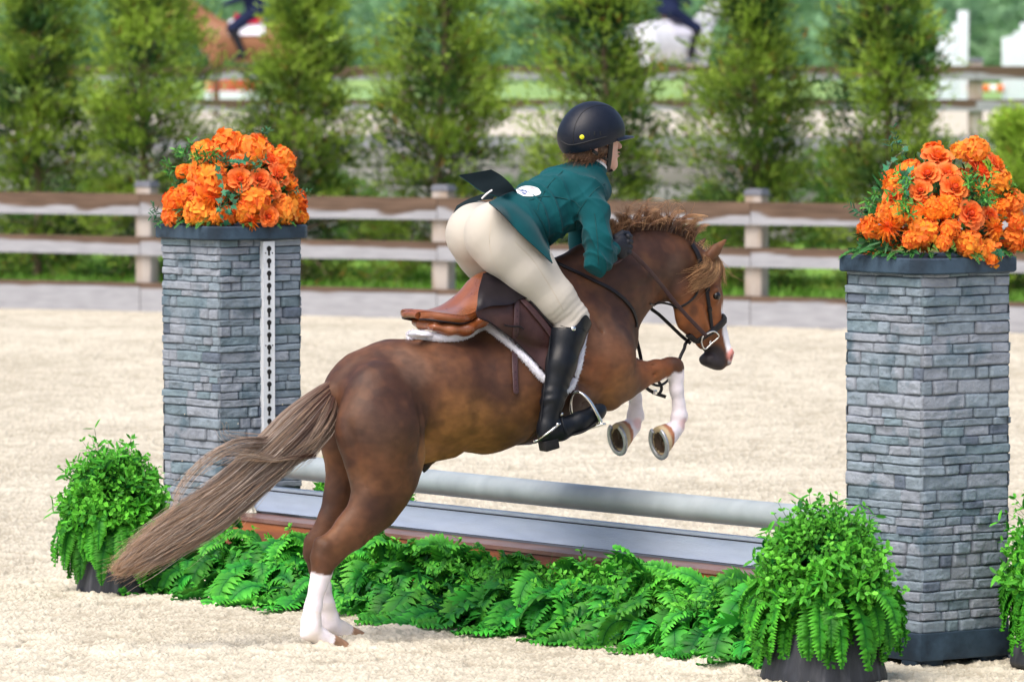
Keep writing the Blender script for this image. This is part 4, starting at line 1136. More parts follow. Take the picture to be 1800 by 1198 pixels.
def add_frond(g, base, d0, L, droop, rng_, cdark, clight, kind=None, side_tilt=0., wscale=1.0):
    """frond that starts along d0 and bends down by gravity"""
    V, Q, T, K = FRONDS[rng_.integers(0, 3) if kind is None else kind]
    m = 14; p = np.array(base, float); d = unit(d0); pts = [p.copy()]; tang = [d.copy()]
    for i in range(m - 1):
        d = unit(d + np.array([0, 0, -1]) * droop / m * (1 + i * .18)); p = p + d * L / (m - 1)
        if p[2] < .012: p[2] = .012 + .006 * rng_.uniform(); d = unit(d * [1, 1, .1])
        pts.append(p.copy()); tang.append(d.copy())
    pts = np.array(pts); tang = np.array(tang)
    hor = unit(np.array([d0[0], d0[1], 0]) + 1e-6); S0_ = np.cross(np.array([0, 0, 1.0]), hor); S0_ = unit(S0_)
    S = np.tile(S0_, (m, 1)); N = np.cross(tang, S); N /= np.linalg.norm(N, axis=1, keepdims=True)
    ca, sa = math.cos(side_tilt), math.sin(side_tilt); S2 = S * ca + N * sa; N2 = N * ca - S * sa
    x = np.clip(V[:, 0], 0, 1) * (m - 1); i = np.clip(x.astype(int), 0, m - 2); f = (x - i)[:, None]
    lerp = lambda A: A[i] * (1 - f) + A[i + 1] * f
    P = lerp(pts) + lerp(S2) * (V[:, 1:2] * L * wscale) + lerp(N2) * (V[:, 2:3] * L)
    P[:, 2] = np.maximum(P[:, 2], .004)
    k = (K[:, None] * .75 + V[:, :1] * .25); tone = rng_.uniform(.65, 1.4)
    C = (np.asarray(cdark) * (1 - k) + np.asarray(clight) * k) * tone
    n0 = g.n; g.add(P, Q, C); g.T.append(T + n0)
    tube(g, pts, np.linspace(.0022, .0009, m), 4, np.asarray(cdark) * .8, caps=False)
LEAFV = np.array([(0, 0, 0), (.3, .28, .03), (.3, -.28, .03), (.7, .26, .04), (.7, -.26, .04), (1, 0, -.03), (.35, 0, -.04), (.7, 0, -.02)])
LEAFT = np.array([(0, 6, 1), (0, 2, 6), (1, 6, 7), (1, 7, 3), (6, 2, 4), (6, 4, 7), (3, 7, 5), (7, 4, 5)])
def add_leaves(g, P, D, L, W, C, r, up=None):
    """rounded leaves; P,D (n,3)"""
    n = len(P); D = D / np.maximum(np.linalg.norm(D, axis=1, keepdims=True), 1e-9)
    rv = r.normal(size=(n, 3)) * .5 + (np.array([0, -.6, .8]) if up is None else up)
    S = np.cross(rv, D); S /= np.maximum(np.linalg.norm(S, axis=1, keepdims=True), 1e-9); N = np.cross(D, S)
    V = P[:, None] + D[:, None] * (LEAFV[None, :, :1] * L[:, None, None]) + S[:, None] * (LEAFV[None, :, 1:2] * W[:, None, None] * 2) + N[:, None] * (LEAFV[None, :, 2:3] * L[:, None, None])
    F = (LEAFT[None] + (np.arange(n) * 8)[:, None, None]).reshape(-1, 3)
    c = np.repeat(C[:, None], 8, 1); c[:, [1, 2, 3, 4, 5]] *= 1.15; c[:, [0, 6, 7]] *= .8
    g.add(V.reshape(-1, 3), F, c.reshape(-1, 3))
def add_sprigs(g, base, d, L, nl, leaf, col_a, col_b, r, stem=(.05, .12, .03), round_=.36):
    """sprigs of opposite round leaves; base,d (n,3)"""
    n = len(base); d = d / np.linalg.norm(d, axis=1, keepdims=True)
    s = np.linspace(.25, 1.0, nl)
    bend = r.normal(size=(n, 3)) * .25
    P = base[:, None] + d[:, None] * (L[:, None, None] * s[None, :, None]) + bend[:, None] * (L[:, None, None] * (s ** 2)[None, :, None])
    rv = r.normal(size=(n, 3)); S = np.cross(d, rv); S /= np.linalg.norm(S, axis=1, keepdims=True); N = np.cross(d, S)
    for k in range(nl):
        ang = k * 1.57 + r.uniform(0, 1, n)
        for sg in (1, -1):
            D = d * .55 + sg * (np.cos(ang)[:, None] * S + np.sin(ang)[:, None] * N) + r.normal(size=(n, 3)) * .15
            t = np.clip((k / (nl - 1)) * .7 + r.uniform(-.2, .35, n), 0, 1)[:, None]
            C = (np.asarray(col_a) * (1 - t) + np.asarray(col_b) * t) * r.uniform(.8, 1.2, (n, 1))
            add_leaves(g, P[:, k], D, leaf * r.uniform(.7, 1.15, n), leaf * round_ * np.ones(n), C, r)
    for k in range(1): 
        ex = np.stack([base, P[:, nl // 2], P[:, -1]], 1); strands(g, ex, np.array([.0016, .0012, .0008]), np.tile(stem, (n, 1)), 3)
m_fern = pmat('plastic_fern', attr=True, rough=.5, var=.14, scale=25, bump=0, spec=.22, backlit=.25, rvar=.08)
m_tub = pmat('dark_tub', (.030, .034, .045), rough=.5, var=.4, scale=30, bump=.6, bscale=70, stretch=(1, 1, .15), spec=.35, col2=(.08, .085, .10), cscale=26, thr=(.5, .7))
FD, FL = np.array([.004, .12, .014]), np.array([.11, .50, .03])
BA, BB = np.array([.005, .14, .018]), np.array([.17, .62, .05])
def potted(pxc, py_base, rad, htop, label, seed, tub_h=.16, rim=.2, zsq=1.0):
    r = np.random.default_rng(seed); b = ground(pxc, py_base); b[1] += rim * .9; b[2] = 0
    root = thing('potted_fern', b, label, 'potted plant', 'potted boxwood and fern balls at the feet of the pillars')
    g = G(); lathe(g, [(0, .0), (rim * 1.02, 0), (rim * 1.03, .02), (rim * .86, tub_h), (rim * .84, tub_h + .012), (rim * .76, tub_h + .01), (rim * .74, tub_h - .02), (0, tub_h - .03)], b, 44, jitter=lambda a: 1 + .025 * np.sin(a * 9 + seed) + .012 * np.sin(a * 23))
    g.build('tub', m_tub, root)
    zc = tub_h + .08
    # drooping fern skirt
    g = G()
    for k in range(96):
        a = k * 2.399963 + r.normal() * .15; tier = k / 96; rr = rad * (.28 + .22 * r.uniform())
        el = .95 - .9 * tier + r.normal() * .12
        base = b + np.array([math.cos(a) * rr, math.sin(a) * rr, zc + .05 - .05 * tier + .02 * r.normal()])
        add_frond(g, base, (math.cos(a + .25 * r.normal()), math.sin(a + .25 * r.normal()), .35 + el * .7), rad * r.uniform(.68, 1.1), 3.2 + r.normal() * .6, r, FD, FL * r.uniform(.75, 1.2), side_tilt=r.normal() * .45, wscale=r.uniform(.85, 1.15))
    g.build('fern_fronds', m_fern, root)
    # dome of round-leaved sprigs
    g = G(); n = 950
    u = r.uniform(0.05, 1, n); a = r.uniform(0, 2 * math.pi, n); el = np.arcsin(np.clip(u, 0, 1))
    dirs = np.stack([np.cos(a) * np.cos(el), np.sin(a) * np.cos(el), np.sin(el)], -1)
    H = htop - zc; lump = 1 + .10 * fbm(dirs, 2.6, 2, seed)
    Rxy = rad * .80
    surf = dirs * np.array([Rxy, Rxy, H]) * lump[:, None]
    base = b + np.array([0, 0, zc]) + surf * .70
    d = dirs * np.array([1, 1, .9]) + r.normal(size=(n, 3)) * .35 + [0, 0, .25]
    L = np.linalg.norm(surf, axis=1) * .22 * r.uniform(.8, 1.7, n)
    hi = dirs[:, 2] > .62
    add_sprigs(g, base[hi], d[hi], L[hi], 6, .019, BA * .9, BB * .9, r, round_=.5)
    add_sprigs(g, base[~hi], d[~hi], L[~hi], 6, .023, BA, BB, r, round_=.62)
    k = r.choice(n, 110, replace=False)          # pointed laurel rosettes
    add_sprigs(g, base[k] + dirs[k] * .03, dirs[k] + r.normal(size=(110, 3)) * .3, L[k], 4, .05, np.array([.012, .15, .02]), np.array([.10, .46, .03]), r, round_=.22)
    # inner mass of darker sprigs
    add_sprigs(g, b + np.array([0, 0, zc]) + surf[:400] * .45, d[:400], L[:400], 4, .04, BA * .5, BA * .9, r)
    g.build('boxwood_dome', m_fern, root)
potted(197, 1047, .245, .56, 'round potted boxwood and fern left of the left pillar, behind the tail tip', 21, rim=.145)
potted(1452, 1205, .285, .60, 'large round potted boxwood and fern in front of the right pillar', 22, rim=.21)
potted(1888, 1178, .255, .62, 'potted boxwood and fern cut by the right edge, behind the right pillar', 23, rim=.2)
bq = ground(548, 1000); 
def back_pot():
    r = None
    # behind the rail, right of the left pillar
    p = CL + JD * .36 - JN * .42
    q = to_px(np.array([p[0], p[1] - .17, 0])); return float(q[0]), float(q[1])
qx, qy = back_pot()
potted(qx, qy, .22, .52, 'small potted boxwood behind the rail, between left pillar and hind legs', 24, rim=.17)

# the fern border along the take-off side of the jump
g = G(); r = np.random.default_rng(91)
l0 = ground(268, 1040); l1 = ground(1345, 1172); LD = unit(l1 - l0); LN = np.array([LD[1], -LD[0], 0]); LN = LN if LN[1] < 0 else -LN
LL = np.linalg.norm(l1 - l0)
FD2, FL2 = np.array([.003, .105, .022]), np.array([.10, .54, .045])
def hmod(t): return 1.0 + .18 * math.sin(t * 9 + 1) + .10 * math.sin(t * 23)
for k in range(480):
    t = r.uniform(-.0, 1.01); dep = r.uniform(.05, .42); hh = hmod(t) * (.95 if t > .08 else .8)
    z = (.03 + .19 * (dep / .42) ** .8 * r.uniform(.4, 1.1)) * hh
    base = l0 + LD * t * LL - LN * dep; base[2] = z
    a = r.normal() * 1.1; out = LN * math.cos(a) + LD * math.sin(a)
    el = r.uniform(.0, .9) if r.uniform() < .8 else r.uniform(.9, 1.8)
    L = r.uniform(.20, .36) * (1 if el < 1 else .75)
    add_frond(g, base, out + np.array([0, 0, el]), L, r.uniform(1.2, 3.4), r, FD2, FL2 * r.uniform(.8, 1.25) * np.array([r.uniform(.7, 1.5), 1, 1]), side_tilt=r.normal() * .5, kind=3 + k % 3)
for k in range(110):     # taller upright fronds at the back row
    t = r.uniform(.02, .98); base = l0 + LD * t * LL - LN * r.uniform(.30, .44); base[2] = .13
    a = r.normal() * .9; out = LN * math.cos(a) * .5 + LD * math.sin(a) * .7
    add_frond(g, base, out + np.array([0, 0, 1.5]), r.uniform(.19, .29), r.uniform(.8, 2.2), r, FD2 * 1.3, FL2 * np.array([1.4, 1.1, 1]), side_tilt=r.normal() * .6, kind=3 + k % 3)
n = 330
tt = r.uniform(0, 1, n); tt = np.where(r.uniform(size=n) < .5, .55 + .35 * tt, tt); dd = r.uniform(.12, .42, n)
base = l0 + LD * (tt * LL)[:, None] - LN * dd[:, None]; base[:, 2] = .08 + .16 * dd / .42 * r.uniform(.3, 1.1, n)
d = LN * .5 + r.normal(size=(n, 3)) * .5 + [0, 0, .8]
add_sprigs(g, base, d, r.uniform(.04, .09, n), 5, .026, BA, BB, r)
n = 300; tt = np.concatenate([r.normal(.62, .03, n // 3), r.normal(.72, .03, n // 3), r.normal(.88, .02, n - 2 * (n // 3))]); dd = r.normal(.28, .03, n)   # grass tufts
base = l0 + LD * (tt * LL)[:, None] - LN * dd[:, None]; base[:, 2] = .12
dirv = r.normal(size=(n, 3)) * .45 + [0, 0, 1] + LN * .2; dirv /= np.linalg.norm(dirv, axis=1, keepdims=True); Lg = r.uniform(.08, .24, n)
s = np.linspace(0, 1, 6); P = base[:, None] + dirv[:, None] * (Lg[:, None] * s)[..., None] - np.array([0, 0, 1]) * (Lg[:, None] * .25 * s ** 2)[..., None]
strands(g, P, .0034 * (1.02 - s), np.array([.06, .30, .04]) * r.uniform(.6, 1.5, (n, 1)) * np.array([1.1, 1, 1]))
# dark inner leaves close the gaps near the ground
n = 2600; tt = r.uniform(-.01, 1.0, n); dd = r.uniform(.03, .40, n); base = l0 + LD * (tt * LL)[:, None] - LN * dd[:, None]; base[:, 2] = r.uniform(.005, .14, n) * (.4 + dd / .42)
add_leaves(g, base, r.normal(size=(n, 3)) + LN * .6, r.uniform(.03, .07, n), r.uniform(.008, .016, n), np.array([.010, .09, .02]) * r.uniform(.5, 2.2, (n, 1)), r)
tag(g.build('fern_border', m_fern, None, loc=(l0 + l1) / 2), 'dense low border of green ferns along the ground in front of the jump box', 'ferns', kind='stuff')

# ------------------------------------------------------------------ flowers
m_petal = pmat('silk_petal', attr=True, rough=.6, var=.10, scale=60, bump=.15, bscale=150, spec=.25, backlit=.25, sheen=.1)
OR1, OR2, OR3 = np.array([.95, .20, .018]), np.array([1.0, .35, .035]), np.array([.93, .095, .02])
def petal_grid(g, c, B, az0, r0, r1, h0, h1, w, cup, curl, col0, col1, nu=5, nv=5, point=0., ruf=0., rr=None):
    """petal from radius r0,height h0 out to r1,h1 about axis B[2]; w angular half width"""
    u = np.linspace(0, 1, nu)[:, None]; v = np.linspace(-1, 1, nv)[None]
    wid = w * (np.sin(np.pi * (.18 + .62 * u)) ** .7) * (1 - point * u ** 2)
    ang = az0 + wid * v
    rad = r0 + (r1 - r0) * u + curl * (u ** 3) - cup * (v ** 2) * (r1 - r0) * .5
    hh = h0 + (h1 - h0) * u + cup * (v ** 2) * abs(h1 - h0 + r1 - r0) * .35 - curl * .8 * u ** 4 + ruf * np.sin(v * 5 + az0 * 7) * u
    P = np.asarray(c) + (rad * np.cos(ang))[..., None] * B[0] + (rad * np.sin(ang))[..., None] * B[1] + hh[..., None] * B[2]
    k = (u * np.ones_like(v))[..., None]; C = col0 * (1 - k) + col1 * k
    g.add(P.reshape(-1, 3), grid_faces(nu, nv), C.reshape(-1, 3))
def rose(g, c, n, R_, r, col=None):
    B = basis(n, r.normal(size=3)); tone = r.uniform(.9, 1.05)
    o1 = OR1 * tone * np.array([1, .85 + .5 * r.uniform(), 1]); deep = OR3 * .85
    lathe(g, [(0.01 * R_, .62 * R_), (.10 * R_, .62 * R_), (.17 * R_, .5 * R_), (.2 * R_, .2 * R_), (.1 * R_, 0)], c, 12, B[[0, 1, 2]], deep, jitter=lambda a: 1 + .12 * np.sin(3 * a))
    for layer, (cnt, ra, rb, ha, hb, w, curl) in enumerate([(3, .14, .24, .1, .66, 1.15, .02), (4, .18, .42, .05, .64, 1.0, .06), (5, .24, .64, 0, .56, .85, .12), (6, .30, .88, -.05, .42, .72, .16), (6, .34, 1.0, -.1, .22, .62, .14)]):
        for k in range(cnt):
            az_ = 2 * math.pi * (k + .37 * layer) / cnt + r.normal() * .1; j = r.uniform(.92, 1.1)
            c0 = deep + (o1 - deep) * min(1, layer * .3); c1 = o1 + (np.array([.98, .27, .075]) * tone - o1) * min(1, layer * .28)
            petal_grid(g, c, B, az_, ra * R_, rb * R_ * j, ha * R_, hb * R_ * j, w, .35, curl * R_, c0, c1, 6, 7, point=.1, ruf=.03 * R_)
def floret(g, c, n, R_, r, col):
    B = basis(n, r.normal(size=3)); a0 = r.uniform(0, 6)
    for k in range(4):
        petal_grid(g, c, B, a0 + k * math.pi / 2 + r.normal() * .08, .06 * R_, R_ * r.uniform(.9, 1.1), 0, R_ * r.uniform(.02, .35), .72, -.1, R_ * .12, col * np.array([1, .75, 1]), col, 4, 4, ruf=.09 * R_)
def hydrangea(g, c, n, R_, r):
    B = basis(n, r.normal(size=3)); m = 26
    tone = r.uniform(0, 1); base = OR1 * (1 - tone) + OR2 * tone
    for k in range(m):
        z = 1 - 1.25 * (k + .5) / m; rr_ = math.sqrt(max(0, 1 - z * z)); a = k * 2.4
        d = rr_ * math.cos(a) * B[0] + rr_ * math.sin(a) * B[1] + z * B[2]
        floret(g, np.asarray(c) + d * R_ * .68 * r.uniform(.88, 1.1), unit(d + r.normal(size=3) * .25), R_ * .42, r, np.clip(base * r.uniform(.85, 1.1) * np.array([1, r.uniform(.7, 1.35), 1]), 0, 1))
def dahlia(g, c, n, R_, r):
    B = basis(n, r.normal(size=3)); yel = np.array([1.0, .40, .035]); org = np.array([.98, .22, .015])
    for layer, (cnt, rb, ha, hb, w) in enumerate([(14, 1.0, 0, .10, .26), (13, .86, .06, .30, .26), (12, .66, .12, .44, .28), (10, .42, .18, .52, .32), (6, .2, .2, .5, .4)]):
        for k in range(cnt):
            az_ = 2 * math.pi * (k + .5 * (layer % 2)) / cnt + r.normal() * .07
            petal_grid(g, c, B, az_, .06 * R_, rb * R_ * r.uniform(.9, 1.12), ha * R_, hb * R_ * r.uniform(.8, 1.2), w * (1.1 if layer < 2 else 1), .5, -.04 * R_, org, yel if layer < 3 else org * 1.0, 5, 4, point=.75)
def marigold(g, c, n, R_, r):
    B = basis(n, r.normal(size=3))
    for k in range(46):
        z = 1 - 1.1 * (k + .5) / 46; rr_ = math.sqrt(max(0, 1 - z * z)); a = k * 2.4
        d = rr_ * math.cos(a) * B[0] + rr_ * math.sin(a) * B[1] + z * B[2]
        floret(g, np.asarray(c) + d * R_ * .8 * r.uniform(.9, 1.1), unit(d + r.normal(size=3) * .3), R_ * .26, r, np.array([1.0, r.uniform(.18, .34), .015]))
m_leafd = pmat('silk_leaf', attr=True, rough=.5, var=.15, scale=30, bump=0, spec=.35, backlit=.2)
IVY = np.array([(0, 0), (-.25, .35), (.1, .30), (.25, .62), (.48, .28), (1.0, 0), (.48, -.28), (.25, -.62), (.1, -.30), (-.25, -.35)])
def ivy_leaf(g, c, n, d, s, col, r):
    n = unit(n); d = unit(d - n * (d @ n) * .6); sd_ = np.cross(n, d)
    P = np.concatenate([[[0.15, 0]], IVY]); V = np.asarray(c) + s * (P[:, :1] * d + P[:, 1:] * sd_) - (s * .25 * (P[:, 1:] ** 2)) * n
    m = len(IVY); g.add(V, [[0, i + 1, (i + 1) % m + 1] for i in range(m)], col)
def arrangement(cpt, rx, rz, label, seed, items, sprigs, vines):
    """cpt: centre on the cap; items: (kind,px,py,r_px)"""
    r = np.random.default_rng(seed)
    root = thing('flower_arrangement', cpt, label, 'flower arrangement', 'orange flower arrangements on the pillars')
    ry = rx * .92
    def dome(px, py, off=1.0):
        d = ray(px, py); A = (CAMP - cpt) / [rx, ry, rz]; Bv = d / [rx, ry, rz]
        a = Bv @ Bv; b = 2 * A @ Bv; c = A @ A - off * off; disc = b * b - 4 * a * c
        t = (-b - math.sqrt(max(disc, 0))) / (2 * a) if disc > 0 else -b / (2 * a)
        p = CAMP + d * t; p[2] = max(p[2], cpt[2] + .012); nrm = unit((p - cpt) / np.array([rx, ry, rz]) ** 2); return p, nrm
    s = 10800.0 / cpt[1]
    g0 = G()     # mossy inner foam and the leaves that fill the gaps
    m = 900; a = r.uniform(0, 6.28, m); u = r.uniform(0, 1, m); rr_ = np.sqrt(1 - u * u)
    dv = np.stack([rr_ * np.cos(a), rr_ * np.sin(a), u], -1); P = cpt + dv * np.array([rx, ry, rz]) * r.uniform(.55, .88, (m, 1))
    add_leaves(g0, P, dv + r.normal(size=(m, 3)) * .6, r.uniform(.03, .06, m), r.uniform(.008, .015, m), np.array([.02, .10, .025]) * r.uniform(.6, 2, (m, 1)), r)
    g0.build('filler_leaves', m_leafd, root)
    names = {'R': 'rose', 'H': 'hydrangea', 'D': 'dahlia', 'M': 'marigold'}; fn = {'R': rose, 'H': hydrangea, 'D': dahlia, 'M': marigold}
    allit = list(items)
    for kd, px, py, rp in allit:
        p, nrm = dome(px, py, .90); g = G(); R_ = rp / s
        fn[kd](g, p - nrm * R_ * (.35 if kd in 'HM' else .15), unit(nrm + np.array([0, -.25, .05])), R_, r); g.build(names[kd], m_petal, root)
    # the far side carries flowers too
    for k in range(13):
        a = R(20 + 140 * (k % 7) / 6 + r.normal() * 4); el = R(12 + 34 * (k // 7) + r.normal() * 5)
        dv = np.array([math.cos(a) * math.cos(el), math.sin(a) * math.cos(el), math.sin(el)]); p = cpt + dv * np.array([rx, ry, rz]) * .85
        g = G(); kd = 'HRHDHHRHDHRHH'[k]; fn[kd](g, p - dv * .02, dv, .062 if kd != 'R' else .045, r); g.build(names[kd], m_petal, root)
    for px, py, n_, L, pal in sprigs:
        p, nrm = dome(px, py, .95); g = G(); rr2 = r
        base = p + r.normal(size=(n_, 3)) * .012; dd = nrm + r.normal(size=(n_, 3)) * .55
        ca, cb = ((np.array([.012, .14, .03]), np.array([.13, .42, .05])) if pal == 0 else (np.array([.01, .07, .03]), np.array([.05, .20, .09])))
        add_sprigs(g, base, dd, np.full(n_, L), 4, .030, ca, cb, r, round_=.2); g.build('leaf_sprig', m_leafd, root)
    for pts in vines:
        c = catmull(pts, 16); Pv = []
        for q in c:
            p, nrm = dome(q[0], q[1], 1.02); Pv.append((p, nrm))
        g = G(); tube(g, np.array([p for p, _ in Pv]), .0018, 5, (.20, .24, .15))
        for i in range(0, 16, 2):
            p, nrm = Pv[i]; ivy_leaf(g, p + nrm * .006, nrm + r.normal(size=3) * .3, r.normal(size=3), r.uniform(.022, .034), np.array([.03, .16, .08]) * r.uniform(.7, 2.0), r)
        g.build('ivy_vine', m_leafd, root)
    # fern fronds lying on the cap
    g = G()
    for k in range(15):
        a = R(175 + 190 * k / 14) + r.normal() * .1; d = np.array([math.cos(a), math.sin(a), .12])
        add_frond(g, cpt + d * [rx * .72, ry * .72, 0] + EZ * .014, d + [0, 0, .15 * r.uniform()], r.uniform(.07, .12), .6, r, np.array([.012, .09, .02]), np.array([.07, .25, .04]), wscale=.8)
    g.build('base_fronds', m_leafd, root)
    return dome
itemsL = [('H', 400, 252, 40), ('H', 352, 262, 26), ('H', 440, 262, 36), ('H', 470, 262, 20), ('H', 372, 318, 38), ('H', 348, 300, 30), ('H', 502, 278, 30), ('H', 512, 318, 20), ('H', 300, 352, 26), ('H', 296, 376, 22),
          ('H', 345, 372, 30), ('H', 325, 340, 24), ('H', 452, 352, 32), ('H', 428, 372, 22), ('H', 505, 368, 30), ('H', 530, 352, 22), ('H', 532, 380, 18), ('H', 400, 378, 20), ('H', 380, 380, 18),
          ('R', 474, 281, 20), ('R', 422, 316, 21), ('R', 456, 315, 19), ('R', 490, 308, 21), ('R', 478, 334, 17), ('R', 472, 381, 18), ('R', 334, 337, 17), ('R', 420, 284, 15), ('R', 455, 245, 17),
          ('D', 512, 335, 23), ('D', 376, 345, 25), ('D', 441, 388, 20), ('D', 322, 352, 18), ('M', 318, 300, 16)]
sprL = [(330, 272, 5, .05, 0), (350, 278, 6, .05, 0), (372, 274, 5, .05, 0), (298, 306, 4, .04, 0), (400, 292, 4, .04, 1), (440, 285, 4, .04, 1), (405, 345, 3, .04, 1), (520, 345, 3, .04, 1), (280, 384, 3, .04, 1), (458, 240, 3, .04, 1)]
vinL = [[(385, 300), (392, 325), (390, 350), (386, 375), (398, 396)], [(405, 285), (425, 282), (450, 290)], [(404, 340), (410, 360), (400, 378)]]
cL = CL * [1, 1, 0] + EZ * (ztL + .004)
arrangement(cL, .305, .375, 'dome of orange roses, hydrangeas and dahlias on the left pillar', 61, itemsL, sprL, vinL)
itemsR = [('H', 1722, 256, 26), ('H', 1598, 296, 26), ('H', 1572, 320, 24), ('H', 1528, 398, 24), ('H', 1624, 404, 30), ('H', 1672, 402, 22), ('H', 1706, 426, 28), ('H', 1744, 444, 28), ('H', 1788, 420, 26), ('H', 1763, 312, 28), ('H', 1786, 350, 26),
          ('H', 1790, 388, 24), ('H', 1695, 262, 24), ('H', 1640, 262, 24), ('H', 1585, 372, 26), ('H', 1556, 372, 24), ('H', 1720, 440, 20), ('H', 1660, 425, 18), ('H', 1600, 420, 20), ('H', 1735, 330, 22),
          ('R', 1648, 276, 26), ('R', 1631, 306, 23), ('R', 1667, 306, 22), ('R', 1618, 335, 20), ('R', 1678, 330, 25), ('R', 1570, 346, 21), ('R', 1706, 376, 25), ('R', 1721, 298, 23), ('R', 1751, 288, 21), ('R', 1700, 272, 20), ('R', 1740, 380, 18), ('R', 1588, 300, 16), ('R', 1775, 372, 18),
          ('D', 1564, 400, 29), ('D', 1745, 402, 28), ('M', 1640, 366, 24), ('M', 1668, 360, 26), ('M', 1763, 368, 24), ('M', 1612, 372, 18)]
sprR = [(1595, 312, 6, .05, 0), (1592, 338, 6, .05, 0), (1591, 372, 6, .05, 0), (1702, 330, 6, .05, 0), (1722, 336, 7, .05, 0), (1740, 324, 6, .05, 0), (1760, 338, 5, .05, 0), (1545, 352, 3, .04, 0), (1576, 268, 3, .05, 1), (1524, 376, 2, .05, 1), (1720, 350, 5, .05, 0)]
vinR = [[(1560, 300), (1572, 278), (1590, 262), (1575, 250)], [(1600, 300), (1590, 320), (1595, 350)], [(1760, 455), (1752, 470), (1755, 490), (1753, 505)]]
cR = CR * [1, 1, 0] + EZ * (ztL + .004)
arrangement(cR, .30, .40, 'taller dome of orange roses, dahlias and marigolds on the right pillar', 62, itemsR, sprR, vinR)
# ------------------------------------------------------------------ the rider
def sdf_part(prims, lo, hi, vox=.0055, smooth=2, post=None):
    sd = SDF(lo, hi, vox)
    for p in prims: p(sd)
    V, Q = sd.mesh(smooth)
    if post is not None: V, Q = post(V, Q)
    W = PF.W(V); Q = Q[:, ::-1].copy()
    N = vnormals(W, Q)
    if np.mean(np.sum(N * (W - W.mean(0)), 1)) < 0: Q = Q[:, ::-1].copy(); N = -N
    return V, W, Q, N
def CH(pts, k=.03, sq=1.0, f=1.0):
    def go(sd):
        for a, b in zip(pts[:-1], pts[1:]):
            q = a[4] if len(a) > 4 else sq
            sd.cone(PF.L(a[0], a[1], a[2]), PF.L(b[0], b[1], b[2]), a[3] / S0 * f - .12 * k, b[3] / S0 * f - .12 * k, k, q)
    return go
def bvh_of(W, Q): return BVHTree.FromPolygons([tuple(v) for v in W], [tuple(int(i) for i in f) for f in Q])
LO, HI = (.50, -.46, .50), (1.80, .50, 2.16)
pelvis = [(866, 402, 0, 46), (905, 388, 0, 44)]
hipN = [(872, 412, .088, 59, .92), (893, 432, .12, 58, .9), (930, 474, .165, 48, .9), (975, 526, .20, 38), (1004, 560, .215, 32)]
hipF = [(840, 412, -.088, 59, .92), (856, 435, -.12, 58, .9), (885, 492, -.165, 47, .9), (935, 545, -.20, 38), (965, 580, -.215, 32)]
shinN = [(1005, 560, .215, 31), (1000, 590, .235, 31), (986, 640, .255, 27), (972, 700, .262, 21), (963, 745, .262, 18)]
shinF = [(968, 580, -.215, 31), (962, 605, -.235, 31), (950, 645, -.25, 27), (935, 695, -.26, 21), (925, 732, -.26, 18)]
footN = [(962, 754, .262, 19), (985, 754, .265, 19), (1018, 742, .275, 18), (1048, 725, .28, 14.5), (1055, 720, .28, 12)]
footF = [(925, 735, -.262, 18), (950, 733, -.265, 17), (985, 717, -.275, 16), (1015, 703, -.28, 12)]
spine = [(890, 394, 0, 44, 1.2), (925, 382, 0, 44, 1.2), (962, 362, 0, 49, 1.3), (1000, 348, 0, 53, 1.4), (1026, 338, 0, 41, 1.6)]
armN = [(1034, 341, .15, 27), (1045, 372, .195, 25), (1051, 420, .235, 24), (1050, 457, .24, 25), (1060, 450, .20, 22), (1074, 436, .16, 16)]
armF = [(1010, 340, -.155, 31), (1020, 380, -.20, 27), (1025, 425, -.22, 25), (1028, 456, -.22, 24), (1048, 450, -.16, 20), (1072, 436, -.09, 16)]
neck = [(1028, 306, 0, 26), (1044, 284, 0, 23), (1050, 268, 0, 24)]
HC = PF.L(1046, 240, 0)
def head_prims(sd):
    sd.ell(HC, (.094, .074, .100), .02)
    sd.cone(PF.L(1058, 262, 0), PF.L(1071, 286, 0), .066, .034, .02, .86)
    sd.cone(PF.L(1062, 258, .028), PF.L(1072, 276, .026), .036, .028, .02, .8)      # cheeks
    sd.cone(PF.L(1062, 258, -.028), PF.L(1072, 276, -.026), .036, .028, .02, .8)
    sd.cone(PF.L(1076, 292, 0), PF.L(1079, 291, 0), .017, .012, .012)                 # chin
    sd.cone(PF.L(1081, 246, 0), PF.L(1090.5, 257, 0), .009, .0085, .010, .8)          # nose
    sd.ell(PF.L(1088, 259, 0), (.010, .014, .007), .006)
    sd.ell(PF.L(1084.5, 268, 0), (.010, .022, .0045), .004)                           # lips
    sd.ell(PF.L(1084, 274, 0), (.010, .020, .0050), .004)
    sd.cone(PF.L(1080, 243, .026), PF.L(1080, 243, -.026), .010, .010, .012)           # brow
    for s in (1, -1):
        sd.ell(PF.L(1082, 249, .030 * s), (.012, .016, .010), .008, sub=True)
        sd.ell(PF.L(1046, 262, .074 * s), (.016, .006, .026), .005)                    # ear
